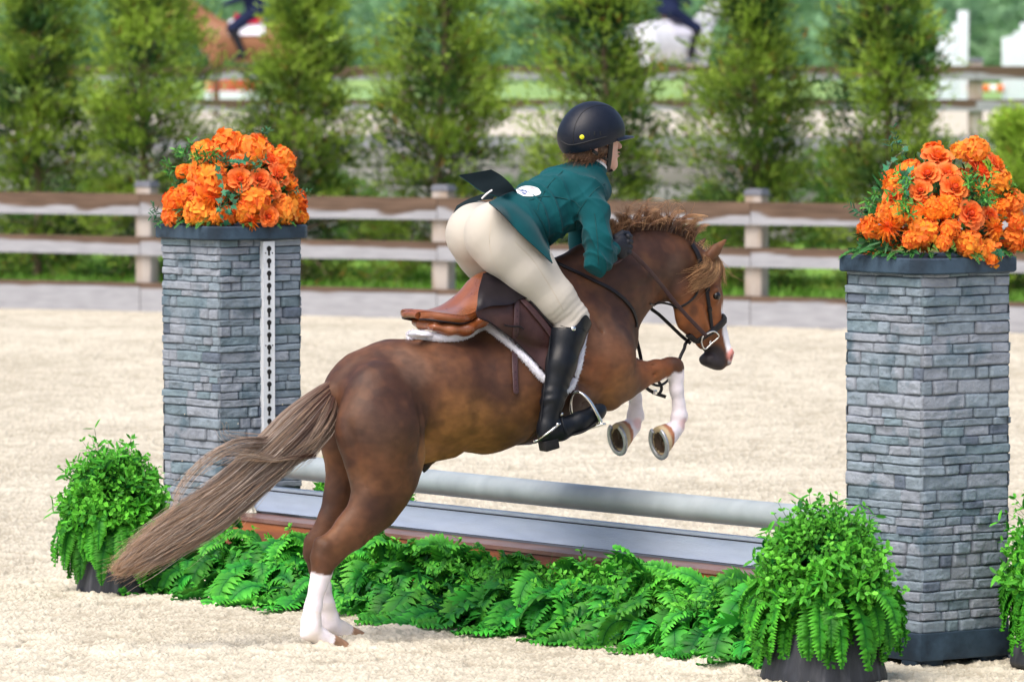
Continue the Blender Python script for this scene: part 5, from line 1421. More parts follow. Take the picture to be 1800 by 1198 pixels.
def hand_prims(l, wx, wy, sgn):
    """closed fist around the rein: palm, four curled fingers, thumb on top"""
    def go(sd):
        w = PF.L(wx, wy, l); 
        f = unit(np.array([.86, 0, .10])); dn = np.array([.10, 0, -1.0]); out = np.array([0, sgn, 0.])
        k0 = w + f * .055
        sd.cone(w, w + f * .020, .021, .024, .012, .8)
        sd.ell(w + f * .045 + dn * .006, (.034, .020, .042), .012)
        for i, (dz, L1, r_) in enumerate([(.030, .030, .0100), (.011, .033, .0104), (-.009, .031, .0100), (-.027, .026, .0088)]):
            kn = w + f * .066 + np.array([0, 0, dz]) + out * .012
            mid = kn + f * (L1 * .55) - out * .013 + dn * .003; tip = mid - f * .016 - out * .022; tip2 = tip - f * .018 + out * .003
            sd.cone(kn, mid, r_, r_ * .95, .004); sd.cone(mid, tip, r_ * .95, r_ * .85, .003); sd.cone(tip, tip2, r_ * .85, r_ * .75, .003)
        t0 = w + f * .028 + np.array([0, 0, .030]) - out * .014; t1 = t0 + f * .030 + np.array([0, 0, .012]); t2 = t1 + f * .026 + np.array([0, 0, -.004])
        sd.cone(t0, t1, .012, .0108, .008); sd.cone(t1, t2, .0108, .0085, .004)
    return go
rider = thing('person', PF.W([1.0, 0, .55]), 'rider in teal jacket and cream breeches crouched over the neck of the pony', 'person')
m_skin = pmat('skin', (.60, .36, .29), rough=.5, var=.06, scale=30, bump=.1, bscale=300, spec=.35, col2=(.66, .33, .27), cscale=14)
m_skin.node_tree.nodes['Principled BSDF'].inputs['Subsurface Weight'].default_value = .15
m_skin.node_tree.nodes['Principled BSDF'].inputs['Subsurface Scale'].default_value = .02
f_ = .84
V, W, Q, N = sdf_part([CH(pelvis, f=f_), CH(hipN, f=f_), CH(hipF, f=f_), CH(shinN, f=.68), CH(shinF, f=.68), CH(footN, .015, f=.75), CH(footF, .015, f=.75), CH(spine, .04, f=.86), CH(armN, f=.78), CH(armF, f=.78),
                       CH(neck, .02), head_prims, hand_prims(.15, 1076, 434, 1), hand_prims(-.075, 1072, 436, -1)], LO, (1.78, .46, 2.12), .0058)
g = G(); 
lipm = np.exp(-(np.linalg.norm((V - PF.L(1085, 271, 0)) / [.010, .020, .008], axis=1) ** 2))[:, None]
C = np.array([.62, .37, .30]) * (1 - lipm) + np.array([.55, .20, .19]) * lipm
m_skin2 = pmat('face_skin', attr=True, rough=.5, var=.05, scale=30, bump=.08, bscale=300, spec=.35)
m_skin2.node_tree.nodes['Principled BSDF'].inputs['Subsurface Weight'].default_value = .12
m_skin2.node_tree.nodes['Principled BSDF'].inputs['Subsurface Scale'].default_value = .015
g.add(W, Q, C); g.build('body', m_skin2, rider); BVbody = bvh_of(W, Q)
for s in (1, -1):
    g = G(); c = PF.W(PF.L(1081, 249, .030 * s)); B = basis(unit(PF.M[0] + .4 * s * PF.M[1]))
    lathe(g, [(.0112 * math.sin(t), .0112 * math.cos(t)) for t in np.linspace(math.pi, .02, 12)], c, 16, B, (.75, .73, .72)); 
    lathe(g, [(.0055, .0100), (.003, .0118), (0, .0121)], c, 12, B, (.10, .06, .04)); g.build('eye', pmat('human_eye', attr=True, rough=.1, var=0, bump=0, spec=.6), rider)

# breeches
def wr_breech(V, Q):
    P = V.copy(); N = vnormals(V, Q); kn = PF.L(1003, 560, .215)
    d = np.linalg.norm(P - kn, axis=1); a = np.exp(-(d / .10) ** 2)
    ax = unit(PF.L(1003, 560, .2) - PF.L(930, 474, .16)); t = P @ ax
    side = (P[:, 1] * 14)
    h = .0017 * a * np.sin(t * 260 + 3 * vnoise(P, 20, 3) + side) + .0012 * fbm(P, 10, 3, 5)
    hip = np.exp(-(np.linalg.norm(P - PF.L(935, 440, .15), axis=1) / .09) ** 2); h = h + .0022 * hip * np.sin((P @ unit(np.array([.5, .2, 1]))) * 150 + 2 * vnoise(P, 14, 4))
    return P + (N * h[:, None]) * (-1 if False else 1), Q
V, W, Q, N = sdf_part([CH([(a[0], a[1], a[2], a[3]) + tuple(a[4:]) for a in hipN], .022), CH(hipF, .022), CH([(p[0], p[1], p[2], p[3] + 1) for p in pelvis], .018),
                       CH([(1004, 560, .215, 32), (1001, 583, .230, 26), (996, 600, .236, 20)], .015), CH([(965, 580, -.215, 32), (962, 603, -.230, 26), (958, 620, -.236, 20)], .015),
                       lambda sd: sd.cone(PF.L(788, 350, 0), PF.L(800, 440, 0), .010, .016, .018, 1, sub=True),
                       lambda sd: sd.cone(PF.L(816, 355, 0), PF.L(845, 480, 0), .004, .006, .02, 1, sub=True)], LO, HI, .0055, 3, wr_breech)
m_breech = pmat('cream_breeches', (.49, .46, .41), rough=.8, var=.05, scale=8, bump=.12, bscale=500, spec=.15, sheen=.05, bdist=.001)
g = G(); g.add(W, Q); g.build('breeches', m_breech, rider); BVbr = bvh_of(W, Q)
# thin side seam and crotch seam
m_seam = pmat('cream_seam', (.50, .44, .36), rough=.8, var=0, bump=0)
for pts in ([(868, 352), (862, 400), (862, 440), (885, 490), (930, 535), (975, 575)], [(905, 425), (935, 455), (965, 500), (990, 545)]):
    P, Nn = skin_path(pts, 50, .0002, BVbr, .1); g = G(); tube(g, P, .0010, 5); g.build('seam', m_seam, rider)

# jacket
def wr_jacket(V, Q):
    N = vnormals(V, Q); q = V.copy()
    ax = unit(PF.L(1000, 340, 0) - PF.L(905, 380, 0)); t = q @ ax
    waist = np.exp(-((t - PF.L(935, 372, 0) @ ax) / .10) ** 2)
    diag = q @ unit(np.array([.75, -.5, .6]))
    sr = lambda x: 1.3 * (np.exp(-3 * np.abs(np.sin(x / 2)) ** 1.2) * 2 - 1)
    h = .0078 * waist * sr(t * 105 + 2.6 * vnoise(q, 9, 3) + q[:, 1] * 9) + .0062 * (1 - waist) * sr(diag * 60 + 3.2 * vnoise(q, 7, 8)) * np.clip(.3 + vnoise(q, 6, 9), 0, 1)
    el = PF.L(1051, 450, .22); e = np.exp(-(np.linalg.norm(q - el, axis=1) / .09) ** 2); h = h + .0060 * e * sr(q[:, 2] * 120 + q[:, 0] * 60 + 2 * vnoise(q, 15, 2))
    ap = PF.L(1020, 372, .12); e = np.exp(-(np.linalg.norm(q - ap, axis=1) / .10) ** 2); h = h + .0078 * e * sr((q @ unit(np.array([-.6, .1, .8]))) * 85 + 2 * vnoise(q, 9, 6))
    h = h + .0015 * fbm(q, 14, 3, 4)
    return V + N * h[:, None], Q
def jacket_cut(P):
    a = PF.L(905, 340, 0)[[0, 2]]; b = PF.L(958, 432, 0)[[0, 2]]; d = unit(b - a); nrm = np.array([-d[1], d[0]]); nrm = nrm if nrm[0] > 0 else -nrm
    arm = np.full(len(P), 9.0)
    for ch in (armN, armF):
        for p, q in zip(ch[:-1], ch[1:]):
            A, B_ = PF.L(*p[:3]), PF.L(*q[:3]); t = np.clip(((P - A) @ (B_ - A)) / ((B_ - A) @ (B_ - A)), 0, 1)[:, None]; arm = np.minimum(arm, np.linalg.norm(P - A - t * (B_ - A), axis=1))
    return ((P[:, [0, 2]] - a) @ nrm > -.065) | (arm < .085)
arm2 = lambda arm, e: [(p[0], p[1], p[2], p[3] + e) for p in arm]
V, W, Q, N = sdf_part([CH([(a[0], a[1], a[2], a[3] + 2, a[4]) for a in spine], .05), CH([(905, 392, 0, 50, 1.45), (945, 384, 0, 48, 1.35)], .04), CH(arm2(armN, 1)[:-1] + [(1075, 437, .158, 17)], .035), CH(arm2(armF, 1)[:-1] + [(1068, 440, -.11, 17)], .035),
                       CH([(1018, 312, 0, 28, 1.6), (1034, 304, 0, 22, 1.2)], .03), CH([(1036, 296, 0, 24), (1042, 290, 0, 24)], .008),
                       CH([(985, 326, .09, 20), (1028, 328, .12, 22)], .04), CH([(965, 322, -.09, 20), (1005, 322, -.12, 24)], .04)], LO, HI, .0055, 3, wr_jacket)
msk = jacket_cut(V)
nd = unit(PF.L(1056, 268, 0) - PF.L(1036, 300, 0)); msk &= ((V - PF.L(1043, 290, 0)) @ nd < .0) | (np.linalg.norm(V - PF.L(1046, 286, 0), axis=1) > .09)
V2, Q2, used = select(V, Q, msk); W2 = W[used]
m_jacket = pmat('teal_wool', (.001, .052, .063), rough=.8, var=.12, scale=7, bump=.25, bscale=600, spec=.12, sheen=.06, bdist=.001, col2=(.002, .068, .080), cscale=3)
g = G(); g.add(W2, Q2); jk = g.build('jacket', m_jacket, rider); BVj = bvh_of(W, Q)
BVall = BVj
m_jseam = pmat('teal_seam', (.002, .050, .056), rough=.9, var=0, bump=0)
for pts in ([(1063, 322), (1045, 335), (1025, 360), (1014, 380), (1012, 405)], [(1045, 375), (1050, 420), (1052, 465)], [(908, 345), (935, 365), (955, 395), (968, 425)], [(990, 300), (965, 325), (950, 350), (945, 370)], [(930, 352), (960, 345), (1005, 352), (1020, 365)]):
    P, Nn = skin_path(pts, 40, .0003, BVj, .1); g = G(); tube(g, P, .0019, 5); g.build('jacket_seam', m_jseam, jk)
m_lining = pmat('black_lining', (.006, .014, .018), rough=.5, var=.4, scale=40, bump=.2, spec=.3)
m_tailcloth = pmat('teal_tail', attr=True, rough=.72, var=.10, scale=7, bump=.25, bscale=600, spec=.12, sheen=.06, bdist=.001)
TEAL = np.array([.001, .058, .069]); LIN = np.array([.005, .012, .016])
def sheet(g, grid, thick, colF, colB, nu=24, nv=24):
    """grid[i][j]=(px,py,l); closed cloth panel. front faces the camera side"""
    A = np.array([[PF.wp(*p) for p in row] for row in grid])
    return sheet_w(g, A, thick, colF, colB, nu, nv)
def sheet_w(g, A, thick, colF, colB, nu=24, nv=24, dense=False):
    if not dense:
        A = np.stack([catmull(A[i], nv) for i in range(len(A))]); A = np.stack([catmull(A[:, j], nu) for j in range(nv)], 1)
    nu, nv = A.shape[:2]
    du = np.gradient(A, axis=0); dv = np.gradient(A, axis=1); N = np.cross(du, dv); N /= np.maximum(np.linalg.norm(N, axis=2, keepdims=True), 1e-9)
    if (N.reshape(-1, 3).mean(0) @ (CAMP - A.reshape(-1, 3).mean(0))) < 0: N = -N
    F = grid_faces(nu, nv); Fr = A + N * thick / 2; Bk = A - N * thick / 2
    g.add(Fr.reshape(-1, 3), F, colF); g.add(Bk.reshape(-1, 3), F[:, ::-1], colB)
    def rim(a, b):
        m = len(a); mid = (a + b) / 2; g.add(np.stack([a, b], 1).reshape(-1, 3), [[2 * i, 2 * i + 2, 2 * i + 3, 2 * i + 1] for i in range(m - 1)], colB)
    rim(Fr[0], Bk[0]); rim(Fr[-1], Bk[-1]); rim(Fr[:, 0], Bk[:, 0]); rim(Fr[:, -1], Bk[:, -1])
    return A, N
def drape(g, rows, bvh, offs, thick, colF, colB, lmin=None, nu=26, nv=26, wav=0, bvh2=None, lift=0):
    """rows of photo landmarks; each point sits offs above the nearest visible skin (or on plane lmin when that is nearer)"""
    A = np.array([[list(p[:2]) + [p[2] if len(p) > 2 else -9.0] for p in row] for row in rows], float)
    A = np.stack([catmull(A[i], nv) for i in range(len(A))]); A = np.stack([catmull(A[:, j], nu) for j in range(nv)], 1)
    off = np.interp(np.linspace(0, 1, nu), np.linspace(0, 1, len(offs)), offs)
    P = np.zeros((nu, nv, 3)); Lv = np.full((nu, nv), np.nan)
    for i in range(nu):
        for j in range(nv):
            best = -9.
            for bb in [bvh] + ([bvh2] if bvh2 else []):
                h, n = hit(A[i, j, 0], A[i, j, 1], bb)
                if h is not None: best = max(best, PF.loc(h + n * off[i])[1] + lift)
            l = max(best, A[i, j, 2] if A[i, j, 2] > -5 else -9)
            Lv[i, j] = l if l > -5 else np.nan
    if np.isnan(Lv).any():
        Lv[np.isnan(Lv)] = np.nanmean(Lv)
    for _ in range(6):
        B = np.pad(Lv, 1, mode='edge'); Lv = np.maximum(Lv, (B[:-2, 1:-1] + B[2:, 1:-1] + B[1:-1, :-2] + B[1:-1, 2:]) / 4) * .5 + .5 * (B[:-2, 1:-1] + B[2:, 1:-1] + B[1:-1, :-2] + B[1:-1, 2:]) / 4
    for i in range(nu):
        for j in range(nv): P[i, j] = PF.wp(A[i, j, 0], A[i, j, 1], Lv[i, j] + wav * math.sin(j * .9 + i * .2))
    return sheet_w(g, P, thick, colF, colB, dense=True)
g = G(); drape(g, [[(902, 336, .08), (925, 350), (943, 380), (958, 410), (966, 436)], [(888, 341, .11), (910, 362), (932, 390), (950, 420), (966, 448)], [(859, 356, .13), (882, 376, .165), (915, 411), (942, 436), (971, 463, .16)]],
      BVbr, [.014, .022, .024], .004, TEAL, LIN, bvh2=BVj, wav=.0012, lift=.016)
g.build('jacket_tail', m_tailcloth, rider)
g = G(); sheet(g, [[(863, 298, .0), (880, 308, .01), (897, 323, .03), (912, 343, .04)], [(836, 303, -.01), (858, 316, .0), (880, 331, .02), (905, 345, .03)], [(806, 308, -.02), (826, 322, -.01), (848, 337, .01), (880, 347, .03)]], .006, LIN, TEAL)
g.build('jacket_tail', m_tailcloth, rider)
g = G(); sheet(g, [[(870, 342, -.03), (850, 341, -.06), (824, 350, -.09), (803, 362, -.12)], [(866, 350, -.03), (844, 352, -.06), (820, 361, -.09), (797, 376, -.12)]], .005, LIN * 1.6, TEAL)
g.build('jacket_tail', m_tailcloth, rider)
g = G(); P = np.array([PF.wp(847, 349, .03), PF.wp(855, 341, .045), PF.wp(865, 334, .05)]); tube(g, catmull(P, 10), .0035, 8); 
m_white = pmat('white_cloth', (.70, .70, .72), rough=.7, var=.05, bump=.1); g.build('belt_loop', m_white, rider)
# number bib, seen edge-on at the small of the back
m_bib = pmat('bib_card', attr=True, rough=.5, var=.03, bump=0)
g = G(); drape(g, [[(907, 333), (924, 327), (944, 330), (951, 338)], [(911, 343), (924, 345), (938, 345), (949, 342)]], BVj, [.006, .006], .003, (.80, .80, .82), (.8, .8, .8))
bib = g.build('number_bib', m_bib, rider)
for col, pts in (((.05, .10, .35), [(915, 338), (922, 336), (928, 339)]), ((.05, .10, .35), [(919, 341), (926, 342)]), ((.65, .20, .22), [(930, 332), (936, 333), (942, 334)])):
    P, Nn = skin_path(pts, 10, .0085, BVj, .1); g = G(); strap(g, P, Nn, .004, .0012, col); g.build('bib_print', m_bib, bib)
# white collar of the shirt
g = G(); c = PF.L(1044, 287, 0); B = basis(PF.M.T @ np.zeros(3) + PF.W(PF.L(1052, 268, 0)) - PF.W(PF.L(1036, 300, 0)))
lathe(g, [(.0545, -.016), (.0550, .002), (.0535, .004), (.0515, 0)], PF.W(PF.L(1044, 286, 0)), 36, B); g.build('shirt_collar', m_white, rider)
m_purple = pmat('collar_trim', (.02, .015, .06), rough=.6)
g = G(); lathe(g, [(.060, -.026), (.059, -.008), (.056, -.006)], PF.W(PF.L(1044, 286, 0)), 36, B); g.build('jacket_collar', m_jacket, jk)

# helmet
hp1, hp2 = PF.L(998, 270, 0), PF.L(1072, 243, 0); d = unit(hp2 - hp1); hn = np.array([d[2], 0, -d[0]]); hn = hn if hn[2] < 0 else -hn
def helmet_prims(sd):
    c = PF.L(1042, 232, 0)
    sd.ell(c, (.130, .106, .1155), .01)
    sd.ell(PF.L(1032, 240, 0), (.118, .103, .105), .01)
def helmet_post(V, Q): return V, Q
V, W, Q, N = sdf_part([helmet_prims, lambda sd: sd._mix(np.zeros(3, int), sd.n, np.zeros(1, np.float32), .001, False) if False else None], LO, (1.78, .46, 2.14), .0045, 2)
th = (V - hp1) @ hn; m = th < .0045
back_low = (V - PF.L(1000, 262, 0)) @ np.array([1, 0, 0])
Vc = V - hn * np.clip(th, 0, 1)[:, None]; Vh, Qh, uh = select(Vc, Q, m); Wh = PF.W(Vh)
m_helmet = pmat('helmet_shell', (.005, .008, .018), rough=.42, var=.15, scale=60, bump=.35, bscale=420, spec=.28, bdist=.0012, rvar=.14)
helm = None
g = G(); g.add(Wh, Qh); 
cin = PF.W(PF.L(1042, 236, 0)); g.add(cin + (Wh - cin) * .955, Qh[:, ::-1])
helm = g.build('helmet', m_helmet, rider); BVh = bvh_of(W, Q)
# visor
g = G(); nu, nv = 16, 41; a = np.linspace(-1.25, 1.25, nv)
rows = []
hc = PF.L(1042, 240, 0)
for k in range(nu):
    t = k / (nu - 1); ru = .118 + .062 * t * 1.0; rl = .100 + .004 * t
    row = np.stack([hc[0] + ru * np.cos(a), hc[1] + rl * np.sin(a), hc[2] + .0 - .020 * (1 - np.cos(a * .9)) * (.4 + t) + .004 - .006 * t + 0 * a], -1)
    row[:, 0] = hc[0] + (.118 + .062 * t * np.cos(a * .75) ** 1.5) * np.cos(a); rows.append(PF.W(row))
sheet_w(g, np.array(rows), .005, (1, 1, 1), (1, 1, 1), dense=True); g.build('visor', m_helmet, helm)
m_black = pmat('black_trim', (.006, .007, .010), rough=.5, var=.1, bump=0)
def hl(pts, r_, nm, mat, par, bvh=BVh, off=.0006):
    P, Nn = skin_path(pts, 40, off, bvh, 0.); g = G(); tube(g, P, r_, 6); g.build(nm, mat, par)
hl([(1008, 253), (1009, 228), (1020, 202), (1040, 188), (1067, 186), (1088, 199)], .0014, 'shell_seam', m_black, helm)
hl([(987, 248), (998, 254), (1012, 254), (1040, 247), (1066, 240)], .0024, 'shell_rim', m_black, helm)
P, Nn = skin_path([(1022, 241), (1023, 241), (1024, 241)], 3, .0012, BVh); B = basis(Nn[1]); g = G(); lathe(g, [(.0088, 0), (.0085, .0012), (0, .0012)], P[1], 24, B)
g.build('sticker', pmat('yellow_sticker', (.80, .78, .02), rough=.4, var=0, bump=0), helm)
for k, x in enumerate((-2.0, 0, 2.0)):        # tiny printed strokes on the sticker
    g = G(); c = P[1] + B[0] * x * .0016 + B[2] * .0016; box(g, c, (.0010, .0036, .0004), B); g.build('sticker_print', m_black, helm)
for x in (1036, 1045, 1055):
    hl([(x, 231), (x, 238)], .0022, 'vent_slot', m_black, helm)
# chin straps (lie on the face)
for pts, w_ in (([(1073, 238), (1072, 255), (1070, 275), (1068, 292), (1066, 299)], .022), ([(1036, 258), (1044, 266), (1055, 274), (1066, 280)], .013), ([(1066, 297), (1072, 299), (1076, 297)], .012)):
    P, Nn = skin_path(pts, 26, .005, BVbody, .06); g = G(); strap(g, P, Nn, w_, .006); g.build('chin_strap', m_black, helm)
# hair under the helmet
def hair_prims(sd):
    sd.ell(PF.L(1036, 262, 0), (.085, .080, .045), .01)
    sd.ell(PF.L(1030, 277, .03), (.035, .030, .022), .015); sd.ell(PF.L(1012, 272, .0), (.030, .045, .022), .015)
    sd.cone(PF.L(1050, 252, .070), PF.L(1060, 262, .058), .018, .010, .01, .5)
V, W, Q, N = sdf_part([hair_prims], LO, HI, .006, 2)
m_rhair = pmat('brown_hair', attr=True, rough=.4, var=.25, scale=40, bump=.6, bscale=160, stretch=(.25, 1, 1), spec=.4)
g = G(); g.add(W, Q, np.array([.085, .040, .020]))
r = np.random.default_rng(8); sel = r.choice(len(W), 900); sel = sel[(V[sel, 2] < PF.L(1030, 250, 0)[2])]
s = np.linspace(0, 1, 7); base = W[sel]; dd = np.array([-.55, -.2, -.35]) + r.normal(size=(len(sel), 3)) * .3; P = base[:, None] + N[sel][:, None] * .001 + (dd[:, None] * s[:, None] * r.uniform(.012, .04, (len(sel), 1, 1))) - np.array([0, 0, .012]) * (s ** 2)[:, None]
strands(g, P, .0008 * (1 - .5 * s), np.array([.13, .065, .032]) * r.uniform(.5, 1.6, (len(sel), 1)))
g.build('hair', m_rhair, rider)

# gloves
m_glove = pmat('black_glove', (.008, .010, .018), rough=.55, var=.2, scale=40, bump=.5, bscale=160, spec=.4)
for l, wx, wy, sg in ((.15, 1076, 434, 1), (-.075, 1072, 436, -1)):
    def infl(V, Q):
        n = vnormals(V, Q); n = n if np.mean(np.sum(n * (V - V.mean(0)), 1)) > 0 else -n; return V + n * .0022, Q
    c = PF.L(wx, wy, l)
    V, W, Q, N = sdf_part([hand_prims(l, wx, wy, sg), lambda sd: sd.cone(PF.L(wx - 8, wy + 6, l), PF.L(wx, wy, l), .023, .022, .01)], c - [.10, .09, .10], c + [.16, .09, .10], .003, 1, infl)
    g = G(); g.add(W, Q); gl = g.build('glove', m_glove, rider)
    if sg > 0:
        g = G(); h, n = hit(1071, 439, bvh_of(W, Q)); h = h if h is not None else W.mean(0)
        lathe(g, [(0, .004), (.004, .003), (.005, 0)], h, 12, basis(unit(CAMP - h))); g.build('snap', pmat('brass', (.7, .5, .15), rough=.25, metal=1, var=0, bump=0), gl)

# boots
m_boot = pmat('black_boot', (.003, .005, .009), rough=.42, var=.25, scale=30, bump=.4, bscale=140, spec=.30, coat=.06, rvar=.14, bdist=.0015)
m_sole = pmat('boot_sole', (.012, .012, .014), rough=.8, var=.3, bump=.6, bscale=80)
def boot(shin, foot, sgn, knx):
    def post(V, Q):
        N = vnormals(V, Q); an = PF.L(*shin[-2][:3]); e = np.exp(-((V[:, 2] - an[2] - .02) / .05) ** 2)
        h = .0038 * e * np.sin(V[:, 2] * 150 + V[:, 0] * 110 + 6 * vnoise(V, 12, 3)) * (.5 + .8 * vnoise(V, 18, 6)) + .0008 * fbm(V, 14, 3, 7)
        top = PF.L(shin[0][0], shin[0][1], shin[0][2])
        return V + N * h[:, None], Q
    sh = [(shin[0][0] + 2, shin[0][1] - 30, shin[0][2] + (.004 if sgn > 0 else -.004), 36), (shin[0][0] + 1, shin[0][1] - 0, shin[0][2] + (.004 if sgn > 0 else -.004), 35), (shin[1][0] - 3, shin[1][1], shin[1][2], 32)] + [(p[0], p[1], p[2], p[3] + .5) for p in shin[2:]]
    ft = [(p[0], p[1], p[2], p[3] + .5) for p in foot]
    V, W, Q, N = sdf_part([CH(sh, .02, .9), CH(ft, .018, .95), CH([(foot[0][0] - 3, foot[0][1] + 10, foot[0][2], 15), (foot[1][0], foot[1][1] + 4, foot[1][2], 14)], .02)], (.70, -.46, .40), HI, .0048, 2, post)
    a = PF.L(shin[0][0], shin[0][1], shin[0][2]); ax_ = PF.M @ np.zeros(3)
    # slanted, peaked top line: higher at the outer front
    t = V[:, 2] - (PF.L(shin[0][0], shin[0][1] + 4, shin[0][2])[2] + .045 * np.exp(-((V[:, 0] - a[0] - .012) / .035) ** 2) - .02)
    Vc = V.copy(); Vc[:, 2] -= np.clip(t, 0, 1); V2, Q2, used = select(Vc, Q, t < .006); W2 = PF.W(V2); g = G(); g.add(W2, Q2)
    b = g.build('boot', m_boot, rider); bv = bvh_of(W, Q)
    # sole and heel
    f0, f1, f2 = PF.wp(foot[0][0] - 6, foot[0][1] + 21, foot[0][2]), PF.wp(foot[2][0], foot[2][1] + 15, foot[2][2]), PF.wp(foot[3][0] + 8, foot[3][1] + 5, foot[3][2])
    dn = unit(np.cross(unit(f1 - f0), PF.M[1])); dn = dn if dn[2] < 0 else -dn
    g = G(); Pp = catmull([f0 + unit(f1 - f0) * .03, (f0 + f1) / 2, f1, f2 + dn * .004], 20); strap(g, Pp, np.tile(-dn, (20, 1)), np.interp(np.linspace(0, 1, 20), [0, .3, .7, .9, 1], [.052, .056, .074, .06, .022]), .008); g.build('sole', m_sole, b)
    g = G(); u = unit(f1 - f0); bbox(g, f0 + u * .018 + dn * .017, (.062, .054, .040), np.array([u, np.cross(dn, u), -dn]), b=.006); g.build('heel', m_sole, b)
    return b, bv
bN, bvN = boot(shinN, footN, 1, 0); bF, bvF = boot(shinF, footF, -1, 0)
m_silver = pmat('polished_steel', (.72, .72, .70), rough=.16, var=.12, scale=30, bump=.1, metal=1)
P, Nn = skin_path([(1007, 576), (1008, 577), (1009, 578)], 3, .001, bvN); g = G(); lathe(g, [(0, .003), (.008, .002), (.0095, 0)], P[1], 20, basis(Nn[1])); g.build('boot_badge', m_silver, bN)
g = G(); P, Nn = skin_path([(968, 590), (962, 640), (956, 690), (950, 740)], 30, .001, bvN, .24); strap(g, P, Nn, .006, .003); g.build('zip', m_black, bN)
g = G(); P, Nn = skin_path([(985, 572), (1000, 576), (1020, 575), (1032, 585)], 20, .0012, bvN, .24); tube(g, P, .0012, 5); g.build('top_seam', m_black, bN)
spur = thing('spur', PF.wp(960, 760, .27), 'small steel spur strapped round the heel of the black boot', 'spur')
g = G(); P, Nn = skin_path([(983, 745), (975, 750), (966, 758), (956, 765), (948, 771)], 24, .005, bvN, .27); P = np.concatenate([P, [P[-1] + PF.W([0, 0, 0]) * 0 + (PF.M[0] * -.02 + np.array([0, 0, -.006]))]]); tube(g, P, .0042, 8); g.build('spur_arm', m_silver, spur)
g = G(); P, Nn = skin_path([(984, 728), (988, 738), (992, 752), (996, 762)], 20, .004, bvN, .27); strap(g, P, Nn, .009, .004); g.build('spur_strap', m_boot, spur)
for x, y in ((985, 727), (979, 746)):
    h, n = hit(x, y, bvN); g = G(); lathe(g, [(0, .005), (.006, .004), (.007, 0)], h + n * .006, 14, basis(n)); g.build('buckle', m_silver, spur)
# ------------------------------------------------------------------ saddle, pad, bridle
m_tan = pmat('tan_leather', (.23, .068, .022), rough=.30, var=.22, scale=10, bump=.12, bscale=200, spec=.5, coat=.25, col2=(.31, .12, .055), cscale=5, thr=(.45, .65))
m_flap = pmat('brown_leather', (.038, .016, .015), rough=.40, var=.25, scale=12, bump=.25, bscale=260, spec=.32, coat=.03, col2=(.060, .028, .026), cscale=6)
m_dark = pmat('dark_leather', (.010, .007, .010), rough=.42, var=.25, scale=20, bump=.25, bscale=260, spec=.28, coat=.03)
m_strap = pmat('strap_leather', (.055, .025, .028), rough=.42, var=.2, scale=30, bump=.3, bscale=240, spec=.45)
m_bridle = pmat('bridle_leather', (.009, .007, .009), rough=.40, var=.2, scale=30, bump=.3, bscale=240, spec=.35)
m_fleece = pmat('white_fleece', (.78, .78, .86), rough=.95, var=.06, scale=40, bump=.8, bscale=140, spec=.1, bdist=.004)
saddle = thing('jumping_saddle', PF.wp(850, 560, 0), 'tan and dark brown leather saddle on the back of the jumping pony', 'saddle')
ST = [(724, 547, .03, .003), (729, 544, .085, .006), (746, 545, .135, .010), (775, 545, .15, .016), (803, 533, .13, .024), (826, 509, .10, .032), (840, 487, .08, .036), (856, 478, .07, .036), (885, 471, .066, .034), (915, 462, .066, .034)]
def seat_surface(nu=44, nv=31, z0=0, shrink=1.0):
    c = catmull(ST, nu); v = np.linspace(-1, 1, nv); P = np.zeros((nu, nv, 3))
    for i in range(nu):
        m = PF.L(c[i, 0], c[i, 1], 0)
        P[i] = np.stack([m[0] + 0 * v - .0 * v, v * c[i, 2] * shrink, m[2] - c[i, 3] * np.abs(v) ** 2.4 - .008 * np.exp(-(v / .35) ** 2) * (1 if 4 < i < nu * .6 else 0) + z0], -1)
    return P
P = seat_surface()
g = G(); sheet_w(g, PF.W(P), .008, (1, 1, 1), (1, 1, 1), dense=True); seat = g.build('seat', m_tan, saddle)
# seat sides: soft roll that closes the seat down to the panels
for s in (1, -1):
    top = P[2:34, -1 if s > 0 else 0]; lo = top + np.array([0, -.012 * s, -.026]); mid = (top + lo) / 2 + np.array([0, .008 * s, 0])
    g = G(); sheet_w(g, PF.W(np.stack([top, mid, lo])), .006, (1, 1, 1), (1, 1, 1), nu=8, nv=40); g.build('seat_side', m_tan, seat)
    g = G(); tube(g, PF.W(lo + [0, .004 * s, 0]), .0042, 8); g.build('piping', m_dark, seat)
rear = np.concatenate([P[3, ::-1][:0], [P[1, k] + np.array([-.004, 0, -.012]) for k in range(0, 31, 2)]]); g = G(); tube(g, PF.W(rear), .013, 8); g.build('cantle_binding', m_tan, seat)
def panel_prims(s):
    return CH([(760 , 574, .085 * s, 8, 2.0), (785, 578, .09 * s, 11, 2.0), (815, 577, .10 * s, 13, 1.8), (845, 562, .11 * s, 12, 1.4), (880, 530, .09 * s, 14, 1.2), (930, 500, .08 * s, 14, 1.2)], .02)
for s in (1, -1):
    V, W, Q, N = sdf_part([panel_prims(s)], (.25, -.35, .8), (1.3, .35, 1.6), .005, 2)
    g = G(); g.add(W, Q); g.build('panel', m_tan, saddle)
V, W, Q, N = sdf_part([CH([(766, 570, .09, 8, 1.0), (757, 571, .06, 9), (741, 570, .0, 10), (728, 566, -.06, 6)], .01)], (.25, -.35, .8), (1.3, .35, 1.6), .005, 2)
g = G(); g.add(W, Q); g.build('rear_gusset', m_tan, saddle)
